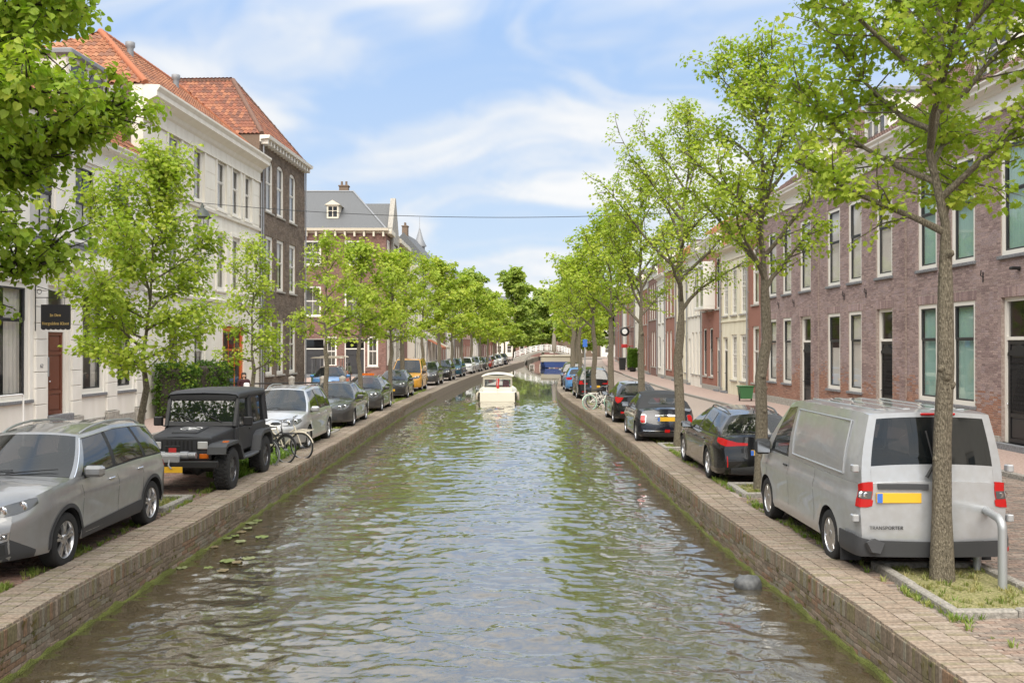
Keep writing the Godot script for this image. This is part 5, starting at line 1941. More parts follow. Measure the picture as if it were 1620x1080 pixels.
# ---------------------------------------------------------------- vehicles
# A car's own axes: +z forward, +x its left-hand side when looking forward is ignored (cars are symmetric), y up, ground at 0.
class Shell:
	var L := 4.4
	var hw := 0.9
	var sill := 0.24
	var top := []          # [z, y] of the shoulder line, rear to front
	var front_lean := []   # [y, dz] of the nose
	var rear_lean := []
	var bulge_f := 0.25
	var bulge_r := 0.14
	var taper_f := 0.27
	var taper_r := 0.17
	var crown := 0.05
	var zf := 1.3
	var zr := -1.3
	var arch := 0.38
	var wr := 0.32
	var tumble := 0.07

	static func lerp_list(p: Array, x: float) -> float:
		if x <= p[0][0]:
			return p[0][1]
		for i in p.size() - 1:
			if x <= p[i + 1][0]:
				return lerpf(p[i][1], p[i + 1][1], (x - p[i][0]) / (p[i + 1][0] - p[i][0]))
		return p[-1][1]

	static func soft(p: Array, x: float, s: float) -> float:
		return (lerp_list(p, x - s) + 2.0 * lerp_list(p, x - s * 0.5) + 2.0 * lerp_list(p, x) + 2.0 * lerp_list(p, x + s * 0.5) + lerp_list(p, x + s)) / 8.0

	func ytop(z: float) -> float:
		return soft(top, z, 0.10)

	func plan(z: float) -> float:
		var e := L * 0.5
		var f := clampf((z - (e - 0.75)) / 0.75, 0.0, 1.0)
		var r := clampf((-z - (e - 0.6)) / 0.6, 0.0, 1.0)
		return 1.0 - taper_f * pow(f, 2.6) - taper_r * pow(r, 3.0)

	func half(z: float, y: float) -> float:
		var t := ytop(z)
		var q := clampf((y - sill) / maxf(0.1, t - sill), 0.0, 1.0)
		var prof := lerp_list([[0.0, 0.95], [0.10, 0.985], [0.3, 0.977], [0.5, 0.988], [0.70, 1.003], [0.745, 1.0], [0.80, 0.98], [0.92, 0.96], [1.0, 1.0 - tumble]], q)
		# flared arches
		var fl := 0.0
		for c in [zf, zr]:
			var r := Vector2(z - c, y - wr).length()
			fl = maxf(fl, 0.014 * (1.0 - smoothstep(arch, arch + 0.13, r)))
		return hw * plan(z) * prof + fl

	func lean(z: float, y: float) -> float:
		var e := L * 0.5
		if z > 0.0:
			return soft(front_lean, y, 0.04) * smoothstep(e - 0.55, e, z)
		return -soft(rear_lean, y, 0.04) * smoothstep(e - 0.45, e, -z)

	func side(z: float, y: float, s: float) -> Vector3:
		return Vector3(s * half(z, y), y, z + lean(z, y))

	func cap(a: float, y: float, e: int) -> Vector3:
		var z := e * L * 0.5
		var b := bulge_f if e > 0 else bulge_r
		return Vector3(a * half(z, y), y, z + lean(z, y) + e * b * (1.0 - a * a))

	# a runs across the end from -1 to 1 and on round the corner in metres
	func bend(a: float, y: float, e: int) -> Vector3:
		if absf(a) <= 1.0:
			return cap(a, y, e)
		return side(e * (L * 0.5 - (absf(a) - 1.0)), y, signf(a))

	func low(z: float) -> float:
		for c in [zf, zr]:
			var r := absf(z - c)
			if r < arch:
				return maxf(sill, wr + sqrt(arch * arch - r * r))
		return sill

	# a patch lying just proud of the end: columns of [a, y low, y high]
	func patch(g: G, cols: Array, e: int, mirror: bool, off := 0.006, rows := 4) -> void:
		var lines := []
		var fine := []
		for i in cols.size() - 1:
			for k in 4:
				var f := k / 4.0
				fine.append([lerpf(cols[i][0], cols[i + 1][0], f), lerpf(cols[i][1], cols[i + 1][1], f), lerpf(cols[i][2], cols[i + 1][2], f)])
		fine.append(cols[-1])
		for c in fine:
			var row := PackedVector3Array()
			var a: float = -c[0] if mirror else c[0]
			for k in rows + 1:
				var y := lerpf(c[1], c[2], float(k) / rows)
				row.append(out(a, y, e, off))
			lines.append(row)
		g.grid(lines)
		# the rim back to the body
		var n := lines.size()
		for k in rows:
			for i in [0, n - 1]:
				var a0: Vector3 = lines[i][k]
				var a1: Vector3 = lines[i][k + 1]
				var back := Vector3(0, 0, -e * 0.02) if absf(a0.x) < hw * 0.8 else Vector3(-signf(a0.x) * 0.02, 0, 0)
				g.quad(a0, a1, a1 + back, a0 + back)
		for i in n - 1:
			for k in [0, rows]:
				var a0: Vector3 = lines[i][k]
				var a1: Vector3 = lines[i + 1][k]
				var back := Vector3(0, 0, -e * 0.02) if absf(a0.x) < hw * 0.8 else Vector3(-signf(a0.x) * 0.02, 0, 0)
				g.quad(a0, a1, a1 + back, a0 + back)

	func out(a: float, y: float, e: int, off: float) -> Vector3:
		var p := bend(a, y, e)
		var da := bend(a + 0.02, y, e) - bend(a - 0.02, y, e)
		var dy := bend(a, y + 0.02, e) - bend(a, y - 0.02, e)
		var n := da.cross(dy).normalized()
		if n.dot(Vector3(p.x * 0.5, 0, p.z)) < 0.0:
			n = -n
		return p + n * off

func wheel_part(parent: Node3D, at: Vector3, r: float, width: float, style: String, s: float) -> void:
	var key := "wheel%.3f_%.3f_%s" % [r, width, style]
	if not cache.has(key):
		var turn := Transform3D(Basis(Vector3(0, 0, 1), -PI / 2), Vector3.ZERO) # y axis -> x axis
		var ty := G.new()
		var hw := width * 0.5
		var rim := r * (0.69 if style != "offroad" else 0.58)
		ty.lathe([Vector2(rim * 0.97, -hw * 0.9), Vector2(rim * 1.03, -hw * 0.98), Vector2(r * 0.93, -hw), Vector2(r * 0.985, -hw * 0.82), Vector2(r, -hw * 0.6), Vector2(r, hw * 0.6), Vector2(r * 0.985, hw * 0.82), Vector2(r * 0.93, hw), Vector2(rim * 1.03, hw * 0.98), Vector2(rim * 0.97, hw * 0.88)], 40, turn)
		if style == "offroad":
			for row in 5:
				for k in 30:
					var a := TAU * (k + 0.5 * (row % 2)) / 30.0
					var x := (row - 2) * width * 0.2
					var f := Transform3D(Basis(Vector3(1, 0, 0), a), Vector3.ZERO)
					ty.rbox(Vector3(x - width * 0.085, r - 0.012, -0.024), Vector3(x + width * 0.085, r + 0.012, 0.024), 0.004, f * Transform3D(Basis(Vector3.UP, 0.5 if row % 2 else -0.5), Vector3.ZERO))
		var rg := G.new()
		var dark := G.new()
		rg.lathe([Vector2(rim * 0.99, hw * 0.82), Vector2(rim, hw * 0.90), Vector2(rim * 0.94, hw * 0.88), Vector2(rim * 0.9, hw * 0.4), Vector2(rim * 0.88, -hw * 0.6)], 40, turn)
		dark.lathe([Vector2(0.0, hw * 0.1), Vector2(rim * 0.62, hw * 0.08), Vector2(rim * 0.64, -hw * 0.1), Vector2(rim * 0.9, -hw * 0.2)], 32, turn)
		var n := 5
		var split := 0.0
		match style:
			"five": n = 5; split = 0.17
			"ten": n = 10
			"seven": n = 7; split = 0.13
			"cover": n = 9
			"offroad": n = 8
		for k in n:
			var base := TAU * k / n
			for q in ([-1.0, 1.0] if split > 0.0 else [0.0]):
				var a: float = base + q * split
				var dir := Vector3(0, cos(a), sin(a))
				var tan := Vector3(0, -sin(a), cos(a))
				var inner := Vector3(0, cos(base + q * split * 0.5), sin(base + q * split * 0.5)) * rim * 0.2
				var wi := rim * (0.085 if split > 0.0 else 0.12)
				var wo := rim * (0.075 if split > 0.0 else 0.10)
				if style == "cover":
					wi = rim * 0.13; wo = rim * 0.26
				if style == "offroad":
					wi = rim * 0.14; wo = rim * 0.24
				var p0 := inner + Vector3(hw * 0.80, 0, 0)
				var p1 := dir * rim * 0.93 + Vector3(hw * 0.80, 0, 0)
				var z := Vector3(-hw * 0.28, 0, 0)
				rg.quad(p0 - tan * wi, p0 + tan * wi, p1 + tan * wo, p1 - tan * wo, Vector3.RIGHT)
				rg.quad(p0 - tan * wi, p1 - tan * wo, p1 - tan * wo * 1.2 + z, p0 - tan * wi * 1.2 + z)
				rg.quad(p0 + tan * wi, p1 + tan * wo, p1 + tan * wo * 1.2 + z, p0 + tan * wi * 1.2 + z)
		rg.lathe([Vector2(rim * 0.30, hw * 0.6), Vector2(rim * 0.27, hw * 0.82), Vector2(rim * 0.17, hw * 0.86), Vector2(rim * 0.15, hw * 0.80), Vector2(0.0, hw * 0.82)], 20, turn)
		cache[key] = [ty.mesh(), rg.mesh(), dark.mesh()]
	var m: Array = cache[key]
	var w := part(parent, "wheel", m[0], mats.tyre, at, 0.0 if s > 0 else PI)
	part(w, "rim", m[1], mats.alloy_dark if style == "offroad" else mats[cache.get("rim_mat", "alloy")])
	part(w, "brake_disc", m[2], mats.rubber)

# o: the shell's numbers, plus A0 A1 D1 D0 (pillar feet and heads), roof [[z,y]], rx (roof half width), sides [[zb, zr]...], cells "pgbg...", and trim
func car(called: String, label: String, category: String, group: String, at: Vector3, turn: float, o: Dictionary) -> Node3D:
	var t := thing(called, label, category, group, at, turn)
	var s := Shell.new()
	for k in ["L", "hw", "sill", "top", "front_lean", "rear_lean", "bulge_f", "bulge_r", "taper_f", "taper_r", "crown", "zf", "zr", "arch", "wr", "tumble"]:
		if o.has(k):
			s.set(k, o[k])
	var body: Material = mats[o.paint]
	var e := s.L * 0.5
	# stations
	var zs := []
	var z := -e
	while z < e:
		zs.append(z)
		z += 0.09
	zs.append(e)
	for c in [s.zf, s.zr]:
		for k in 17:
			zs.append(c - s.arch * cos(PI * k / 16.0))
		zs.append_array([c - s.arch - 0.002, c + s.arch + 0.002])
	zs.sort()
	var st := []
	for q in zs:
		if st.is_empty() or q - st[-1] > 0.0015:
			st.append(q)
	var deck0: float = o.D0 + 0.05
	var deck1: float = o.A0 - 0.05
	var rows_side := 12
	var g := G.new()
	var deck := G.new()
	for sd in [-1.0, 1.0]:
		var rows := []
		for q in st:
			var row := PackedVector3Array()
			var y0: float = s.low(q)
			var y1: float = s.ytop(q)
			for k in rows_side + 1:
				row.append(s.side(q, lerpf(y0, y1, float(k) / rows_side), sd))
			rows.append(row)
		g.grid(rows, false, sd > 0)
	var tops := []
	var decks := []
	var where := 0
	for q in st:
		var y1: float = s.ytop(q)
		var hx: float = s.half(q, y1)
		var row := PackedVector3Array()
		for k in 13:
			var a := k / 6.0 - 1.0
			var ends := 1.0 if q < e - 0.4 else 1.0
			row.append(Vector3(a * hx, y1 + s.crown * ends * (1.0 - pow(absf(a), 2.4)), q + s.lean(q, y1) + ((s.bulge_f if q > 0 else -s.bulge_r) * (1.0 - a * a) * smoothstep(e - 0.5, e, absf(q)))))
		if q > deck0 and q < deck1:
			if decks.is_empty() and tops.size() > 0:
				tops.append(row)
				if tops.size() > 1:
					g.grid(tops, false, true)
				tops = []
			decks.append(row)
		else:
			if not decks.is_empty() and tops.is_empty():
				tops.append(decks[-1])
			tops.append(row)
	if tops.size() > 1:
		g.grid(tops, false, true)
	if decks.size() > 1:
		deck.grid(decks, false, true)
	for en in [1, -1]:
		var rows := []
		var y1: float = s.ytop(en * e)
		var y0: float = s.low(en * e)
		for k in 15:
			var row := PackedVector3Array()
			var y := lerpf(y0, y1, k / 14.0)
			for j in 17:
				var a := j / 8.0 - 1.0
				var p := s.cap(a, y, en)
				if k >= 13:
					p.y += s.crown * (1.0 - pow(absf(a), 2.4)) * (k - 12) / 2.0
				row.append(p)
			rows.append(row)
		g.grid(rows, false, en > 0)
	# greenhouse
	var rx: float = o.rx
	var roof_pts: Array = o.roof
	var belt := func(zb: float, sd: float) -> Vector3:
		var y: float = s.ytop(zb) - 0.004
		return Vector3(sd * (s.half(zb, y) - 0.006), y, zb)
	var head := func(zr: float, sd: float) -> Vector3:
		var f := clampf((zr - o.D1) / maxf(0.1, o.A1 - o.D1), 0.0, 1.0)
		var nar := rx * (1.0 - 0.06 * pow(absf(f * 2.0 - 1.0), 3.0))
		return Vector3(sd * nar, Shell.soft(roof_pts, zr, 0.12), zr)
	var flank := func(i: float, tt: float, sd: float) -> Vector3:
		var arr: Array = o.sides
		var k := clampi(int(i), 0, arr.size() - 2)
		var f := i - k
		var zb: float = lerpf(arr[k][0], arr[k + 1][0], f)
		var zr: float = lerpf(arr[k][1], arr[k + 1][1], f)
		var b: Vector3 = belt.call(zb, sd)
		var h: Vector3 = head.call(zr, sd)
		var p := b.lerp(h, tt)
		p.x += sd * o.get("swell", 0.035) * sin(PI * pow(tt, 0.8))
		return p
	var last: int = o.sides.size() - 1
	var roofg := G.new() if o.has("roof_mat") else g
	var black := G.new()
	var frit: float = o.get("frame_low", 0.05)
	var fhigh: float = o.get("frame_high", 0.90)
	var glasses := []
	for sd in [-1.0, 1.0]:
		for i in last:
			var cell: String = o.cells[i]
			var sub := maxi(2, int(absf(o.sides[i + 1][0] - o.sides[i][0]) / 0.12))
			var patch := func(gg: G, t0: float, t1: float, nt: int) -> void:
				var rows := []
				for a in sub + 1:
					var row := PackedVector3Array()
					for b in nt + 1:
						row.append(flank.call(i + float(a) / sub, lerpf(t0, t1, float(b) / nt), sd))
					rows.append(row)
				gg.grid(rows, false, sd > 0)
			if cell == "g":
				patch.call(black, 0.0, frit, 1)
				patch.call(roofg, fhigh, 1.0, 2)
				var gl := G.new()
				patch.call(gl, frit, fhigh, 5)
				glasses.append(["side_window", gl, o.get("side_glass", "car_glass_dark")])
			elif cell == "b":
				patch.call(black, 0.0, fhigh, 5)
				patch.call(roofg, fhigh, 1.0, 2)
			else:
				patch.call(roofg, 0.0, 1.0, 7)
	var screen := func(gg: G, i: float, bulge: float, low_crown: float, a0: float, a1: float, t0: float, t1: float, na: int, nt: int) -> void:
		var rows := []
		for b in nt + 1:
			var tt := lerpf(t0, t1, float(b) / nt)
			var row := PackedVector3Array()
			for a in na + 1:
				var q := lerpf(a0, a1, float(a) / na)
				var l: Vector3 = flank.call(i, tt, -1.0)
				var r: Vector3 = flank.call(i, tt, 1.0)
				var p := l.lerp(r, (q + 1.0) * 0.5)
				p.z += bulge * (1.0 - q * q)
				p.y += lerpf(low_crown, o.get("roof_crown", 0.05), tt) * (1.0 - pow(absf(q), 2.4))
				row.append(p)
			rows.append(row)
		gg.grid(rows)
	for en in [1, -1]:
		var i := float(last) - 0.0001 if en > 0 else 0.0
		var bulge: float = o.get("screen_bulge", 0.14) if en > 0 else -o.get("back_bulge", 0.07)
		var m: Array = o.get("screen", [0.94, 0.02, 0.95]) if en > 0 else o.get("back", [0.86, 0.10, 0.86])
		var gl := G.new()
		screen.call(gl, i, bulge, s.crown, -m[0], m[0], m[1], m[2], 14, 6)
		var glass_name: String = o.get("front_glass", "car_glass") if en > 0 else o.get("back_glass", "car_glass_dark")
		if not (en < 0 and o.get("no_back", false)):
			glasses.append(["windscreen" if en > 0 else "rear_window", gl, glass_name])
			var fr := black if o.get("black_edges", true) and en > 0 else roofg
			screen.call(roofg, i, bulge, s.crown, -1.0, -m[0], 0.0, 1.0, 2, 6)
			screen.call(roofg, i, bulge, s.crown, m[0], 1.0, 0.0, 1.0, 2, 6)
			screen.call(fr, i, bulge, s.crown, -m[0], m[0], 0.0, m[1], 14, 1)
			screen.call(roofg, i, bulge, s.crown, -m[0], m[0], m[2], 1.0, 14, 2)
		else:
			screen.call(roofg, i, bulge, s.crown, -1.0, 1.0, 0.0, 1.0, 14, 6)
	var rr := []
	for k in 19:
		var f := k / 18.0
		var zz := lerpf(o.D1, o.A1, f)
		var l: Vector3 = flank.call(0.0, 1.0, -1.0)
		var p: Vector3 = head.call(zz, 1.0)
		var row := PackedVector3Array()
		for j in 17:
			var q := j / 8.0 - 1.0
			var bz := lerpf(-o.get("back_bulge", 0.07), o.get("screen_bulge", 0.14), f)
			row.append(Vector3(p.x * q, p.y + o.get("roof_crown", 0.05) * (1.0 - pow(absf(q), 2.4)), zz + bz * (1.0 - q * q)))
		rr.append(row)
	roofg.grid(rr, false, true)
	part(t, "body", g, body)
	if roofg != g:
		part(t, "soft_top" if o.roof_mat == "rubber" else "roof", roofg, mats[o.roof_mat])
	part(t, "pillar_trim", black, mats.rubber)
	part(t, "parcel_deck", deck, mats.seat_cloth)
	for q in glasses:
		part(t, q[0], q[1], mats[q[2]])
	# wheels, housings, underside
	var track: float = s.hw - o.get("tyre_in", 0.125)
	for c in [s.zf, s.zr]:
		for sd in [-1.0, 1.0]:
			cache.rim_mat = o.get("rim_mat", "alloy")
			wheel_part(t, Vector3(sd * track, s.wr, c), s.wr, o.get("tyre_w", 0.22), o.get("rim", "five"), sd)
	g = G.new()
	for c in [s.zf, s.zr]:
		for sd in [-1.0, 1.0]:
			var rows := []
			for k in 13:
				var a := PI * k / 12.0
				var r: float = s.arch + 0.003
				var p := Vector3(0, s.wr + r * sin(a), c + r * cos(a))
				var xo: float = s.half(p.z, p.y) - 0.012
				rows.append(PackedVector3Array([Vector3(sd * xo, p.y, p.z), Vector3(sd * (s.hw - 0.36), p.y, p.z)]))
			g.grid(rows)
	g.box(Vector3(-s.hw + 0.36, s.sill - 0.03, -e + 0.25), Vector3(s.hw - 0.36, s.ytop(0.0) - 0.12, e - 0.4))
	g.box(Vector3(-s.hw + 0.12, s.sill - 0.02, s.zr + s.arch + 0.02), Vector3(s.hw - 0.12, s.sill + 0.1, s.zf - s.arch - 0.02))
	part(t, "underbody", g, mats.rubber)
	# seats seen through the glass
	for sd in [-1.0, 1.0]:
		g = G.new()
		var yb: float = s.ytop(0.0)
		var zc: float = o.get("seat_z", 0.0)
		g.rbox(Vector3(sd * 0.36 - 0.23, yb - 0.1, zc - 0.1), Vector3(sd * 0.36 + 0.23, yb + 0.12, zc + 0.02), 0.06)
		g.rbox(Vector3(sd * 0.36 - 0.12, yb + 0.14, zc - 0.1), Vector3(sd * 0.36 + 0.12, yb + 0.30, zc - 0.01), 0.05)
		part(t, "seat", g, mats.seat_cloth)
	# door seams, handles, mirrors
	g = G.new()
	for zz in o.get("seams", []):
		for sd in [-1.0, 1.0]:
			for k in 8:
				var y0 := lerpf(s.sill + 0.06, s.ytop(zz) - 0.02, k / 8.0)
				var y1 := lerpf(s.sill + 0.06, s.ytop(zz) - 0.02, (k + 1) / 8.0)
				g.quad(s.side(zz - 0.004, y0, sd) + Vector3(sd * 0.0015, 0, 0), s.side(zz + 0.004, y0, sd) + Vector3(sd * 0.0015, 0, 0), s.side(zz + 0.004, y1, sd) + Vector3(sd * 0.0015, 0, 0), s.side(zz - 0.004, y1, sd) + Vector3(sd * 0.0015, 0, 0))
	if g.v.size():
		part(t, "door_gap_shade", g, mats.rubber)  # shade of the door gaps, drawn as thin dark strips on the panels
	for zz in o.get("handles", []):
		for sd in [-1.0, 1.0]:
			g = G.new()
			var y: float = s.ytop(zz) - 0.13
			var p := s.side(zz, y, sd)
			g.rbox(p + Vector3(-0.012, -0.014, -0.09), p + Vector3(0.012, 0.014, 0.09) + Vector3(0, 0, 0), 0.008, Transform3D(Basis(), Vector3(sd * 0.016, 0, 0)))
			part(t, "door_handle", g, mats[o.get("handle_mat", o.paint)])
	for sd in [-1.0, 1.0]:
		var zz: float = o.get("mirror_z", o.A0 - 0.32)
		var y: float = s.ytop(zz) + 0.06
		var p := Vector3(sd * (s.half(zz, s.ytop(zz)) + 0.13), y, zz)
		g = G.new()
		var ms: Vector3 = o.get("mirror", Vector3(0.115, 0.075, 0.06))
		g.rbox(p - ms, p + ms, 0.04)
		var mir := part(t, "mirror", g, mats[o.get("mirror_mat", o.paint)])
		g = G.new()
		g.box(Vector3(p.x - ms.x * 0.82, p.y - ms.y * 0.75, p.z - ms.z - 0.004), Vector3(p.x + ms.x * 0.82, p.y + ms.y * 0.75, p.z - ms.z + 0.002))
		part(mir, "mirror_glass", g, mats.chrome)
		g = G.new()
		g.tube([Vector3(p.x - sd * 0.02, p.y - ms.y * 0.6, p.z), Vector3(p.x - sd * 0.2, p.y - 0.08, p.z + 0.02)], [0.028, 0.035], 6)
		part(mir, "mirror_stalk", g, mats.rubber)
	# lamps and other patches: [name, material, end, mirrored too, columns, proud]
	for q in o.get("patches", []):
		for mirror in ([false, true] if q[3] else [false]):
			g = G.new()
			s.patch(g, q[4], q[2], mirror, q[5] if q.size() > 5 else 0.006)
			var pp := part(t, q[0], g, mats[q[1]])
			if q[1] == "lamp_clear":
				# reflector bowls behind the lens
				var c: Array = q[4][q[4].size() / 2]
				for f in [0.38, 0.68]:
					g = G.new()
					var i0: float = f * (q[4].size() - 1)
					var k0 := int(i0)
					var a: float = lerpf(q[4][k0][0], q[4][k0 + 1][0], i0 - k0)
					var yl: float = lerpf(q[4][k0][1], q[4][k0 + 1][1], i0 - k0)
					var yh: float = lerpf(q[4][k0][2], q[4][k0 + 1][2], i0 - k0)
					var p := s.out(-a if mirror else a, (yl + yh) * 0.5, q[2], 0.008)
					g.lathe([Vector2(0.0, 0.002), Vector2((yh - yl) * 0.30, 0.010), Vector2((yh - yl) * 0.44, 0.0)], 12, Transform3D(Basis(Vector3.RIGHT, PI / 2 * q[2]), p))
					part(pp, "reflector", g, mats.chrome)
	for q in o.get("plates", []):   # [end, y, width, height]
		g = G.new()
		var p := s.out(0.0, q[1], q[0], 0.012)
		g.rbox(Vector3(-q[2] * 0.5, q[1] - q[3] * 0.5, p.z - 0.008), Vector3(q[2] * 0.5, q[1] + q[3] * 0.5, p.z + 0.008), 0.004)
		var pl := part(t, "number_plate", g, mats.plate_yellow)
		g = G.new()
		# the blue band stands at the plate's left as one reads it
		var bx: float = -q[2] * 0.5 * q[0]
		g.box(Vector3(minf(bx, bx + 0.06 * q[0]), q[1] - q[3] * 0.46, p.z - 0.0095), Vector3(maxf(bx, bx + 0.06 * q[0]), q[1] + q[3] * 0.46, p.z + 0.0095))
		part(pl, "country_band", g, mats.plate_blue)
	if o.get("rails", "") != "":
		for sd in [-1.0, 1.0]:
			g = G.new()
			var path := []
			for k in 11:
				var zz := lerpf(o.D1 + 0.15, o.A1 - 0.08, k / 10.0)
				var p: Vector3 = head.call(zz, sd)
				path.append(p + Vector3(-sd * 0.05, 0.055 * minf(1.0, minf(k, 10 - k) * 0.7) + 0.005, 0))
			g.tube(path, [0.018], 6)
			part(t, "roof_rail", g, mats[o.rails])
	if o.get("bright_line", false):
		for sd in [-1.0, 1.0]:
			g = G.new()
			var path := []
			for k in 25:
				path.append(flank.call(last - k * (last - 0.3) / 24.0, fhigh + 0.015, sd) + Vector3(sd * 0.006, 0, 0))
			var low := []
			for k in 9:
				low.append(flank.call(float(last) - 0.001, lerpf(0.02, fhigh, k / 8.0), sd) + Vector3(sd * 0.004, 0, 0.004))
			g.tube(low + path, [0.012], 5)
			part(t, "bright_trim", g, mats.chrome)
	if o.get("wiper", false):
		g = G.new()
		var p: Vector3 = flank.call(0.0, 0.12, 1.0)
		g.tube([Vector3(0.0, p.y + 0.02, p.z - 0.10), Vector3(0.24, p.y + 0.07, p.z - 0.085), Vector3(0.46, p.y + 0.06, p.z - 0.06)], [0.012, 0.009, 0.006], 5)
		part(t, "rear_wiper", g, mats.rubber)
	if o.get("front_wipers", true):
		for k in 2:
			g = G.new()
			var x0 := -0.5 + k * 0.55
			var a: Vector3 = flank.call(float(last) - 0.0001, 0.03, 1.0)
			var b: Vector3 = flank.call(float(last) - 0.0001, 0.12, 1.0)
			var bz := func(x: float) -> float: return o.get("screen_bulge", 0.14) * (1.0 - pow(x / a.x, 2.0))
			g.tube([Vector3(x0, a.y + s.crown + 0.01, a.z + bz.call(x0) + 0.03), Vector3(x0 + 0.3, lerpf(a.y, b.y, 0.5) + s.crown + 0.01, lerpf(a.z, b.z, 0.5) + bz.call(x0 + 0.3) + 0.02), Vector3(x0 + 0.6, b.y + s.crown, b.z + bz.call(x0 + 0.6) + 0.02)], [0.010, 0.007, 0.005], 5)
			part(t, "wiper", g, mats.rubber)
	g = G.new()
	g.lathe([Vector2(0.012, 0), Vector2(0.010, 0.03), Vector2(0.004, 0.05), Vector2(0.003, 0.16)], 6, Transform3D(Basis(Vector3.RIGHT, -0.7), Vector3(0, Shell.soft(roof_pts, o.D1 + 0.2, 0.1) + o.get("roof_crown", 0.05) - 0.004, o.D1 + 0.2)))
	if o.get("aerial", true):
		part(t, "aerial", g, mats.rubber)
	return t

const NOSE := [[0.18, -0.12], [0.30, -0.03], [0.48, 0.0], [0.66, -0.02], [0.80, -0.09], [1.0, -0.20]]
const TAIL := [[0.18, -0.12], [0.32, -0.02], [0.5, 0.0], [0.66, -0.03], [0.85, -0.05], [1.05, -0.06]]

func spec(kind: String) -> Dictionary:
	match kind:
		"suv":
			return {"L": 4.62, "hw": 0.925, "sill": 0.27, "top": [[-2.31, 1.02], [-2.1, 1.06], [-1.0, 1.08], [0.5, 1.06], [1.05, 1.08], [1.6, 1.055], [2.05, 0.985], [2.31, 0.88]], "zf": 1.38, "zr": -1.46, "wr": 0.345, "arch": 0.405, "A0": 1.08, "A1": 0.32, "D1": -2.02, "D0": -2.24, "rx": 0.61,
				"roof": [[-2.02, 1.52], [-1.5, 1.595], [-0.6, 1.635], [0.32, 1.57]], "sides": [[-2.24, -2.02], [-2.02, -1.80], [-1.36, -1.22], [-1.27, -1.12], [-0.24, -0.34], [-0.13, -0.24], [0.86, 0.27], [1.08, 0.32]], "cells": "pgbgbgp", "seams": [-0.20, 0.92, -1.1], "handles": [0.02, -1.0], "seat_z": -0.05,
				"front_lean": NOSE, "rear_lean": TAIL, "patches": [], "plates": [], "crown": 0.06}
		"mpv":
			return {"L": 4.5, "hw": 0.91, "sill": 0.24, "top": [[-2.25, 0.98], [-1.0, 1.02], [0.8, 1.0], [1.25, 1.02], [1.7, 0.96], [2.05, 0.86], [2.25, 0.74]], "zf": 1.36, "zr": -1.43, "wr": 0.325, "arch": 0.375, "A0": 1.28, "A1": 0.40, "D1": -1.98, "D0": -2.18, "rx": 0.60,
				"roof": [[-1.98, 1.52], [-1.4, 1.60], [-0.5, 1.63], [0.4, 1.56]], "sides": [[-2.18, -1.98], [-2.02, -1.85], [-1.36, -1.25], [-1.26, -1.15], [-0.22, -0.28], [-0.10, -0.18], [0.95, 0.33], [1.28, 0.40]], "cells": "pgbgbgp", "seams": [-0.18, 1.0, -1.15], "handles": [0.05, -0.95], "seat_z": 0.0,
				"front_lean": NOSE, "rear_lean": TAIL, "patches": [], "plates": [], "crown": 0.06}
		"saloon":
			return {"L": 4.65, "hw": 0.885, "sill": 0.22, "top": [[-2.32, 0.92], [-2.1, 0.98], [-1.5, 0.98], [0.6, 0.94], [1.0, 0.95], [1.5, 0.90], [2.05, 0.80], [2.32, 0.66]], "zf": 1.42, "zr": -1.28, "wr": 0.315, "arch": 0.36, "A0": 0.98, "A1": 0.18, "D1": -1.10, "D0": -1.75, "rx": 0.55,
				"roof": [[-1.1, 1.40], [-0.6, 1.46], [-0.2, 1.475], [0.18, 1.43]], "sides": [[-1.75, -1.10], [-1.45, -0.98], [-1.08, -0.86], [-0.98, -0.80], [-0.18, -0.28], [-0.08, -0.18], [0.82, 0.14], [0.98, 0.18]], "cells": "pgbgbgp", "seams": [-0.16, 0.86, -1.0], "handles": [0.0, -0.85], "seat_z": -0.05,
				"front_lean": NOSE, "rear_lean": TAIL, "patches": [], "plates": [], "crown": 0.05}
		"estate":
			return {"L": 4.7, "hw": 0.91, "sill": 0.20, "top": [[-2.35, 0.92], [-2.15, 0.975], [-1.0, 0.95], [0.7, 0.92], [1.05, 0.93], [1.6, 0.86], [2.1, 0.76], [2.35, 0.64]], "zf": 1.55, "zr": -1.30, "wr": 0.335, "arch": 0.375, "A0": 1.02, "A1": 0.18, "D1": -1.86, "D0": -2.18, "rx": 0.56,
				"roof": [[-1.86, 1.35], [-1.3, 1.41], [-0.4, 1.445], [0.18, 1.40]], "sides": [[-2.18, -1.86], [-1.98, -1.72], [-1.28, -1.12], [-1.20, -1.05], [-0.22, -0.32], [-0.12, -0.22], [0.84, 0.14], [1.02, 0.18]], "cells": "pgbgbgp", "seams": [-0.18, 0.88, -1.05], "handles": [0.0, -0.9], "seat_z": -0.1,
				"front_lean": NOSE, "rear_lean": TAIL, "patches": [], "plates": [], "crown": 0.05}
		"hatch":
			return {"L": 3.98, "hw": 0.86, "sill": 0.21, "top": [[-1.99, 0.94], [-1.8, 1.0], [-0.9, 0.98], [0.6, 0.93], [0.95, 0.94], [1.4, 0.89], [1.75, 0.80], [1.99, 0.68]], "zf": 1.16, "zr": -1.33, "wr": 0.305, "arch": 0.35, "A0": 0.98, "A1": 0.15, "D1": -1.42, "D0": -1.82, "rx": 0.53,
				"roof": [[-1.42, 1.40], [-0.9, 1.45], [-0.3, 1.465], [0.15, 1.41]], "sides": [[-1.82, -1.42], [-1.55, -1.25], [-1.02, -0.90], [-0.92, -0.80], [-0.16, -0.26], [-0.06, -0.16], [0.80, 0.11], [0.98, 0.15]], "cells": "pgbgbgp", "seams": [-0.12, 0.84, -0.95], "handles": [0.05, -0.8], "seat_z": -0.05,
				"front_lean": NOSE, "rear_lean": TAIL, "patches": [], "plates": [], "crown": 0.05}
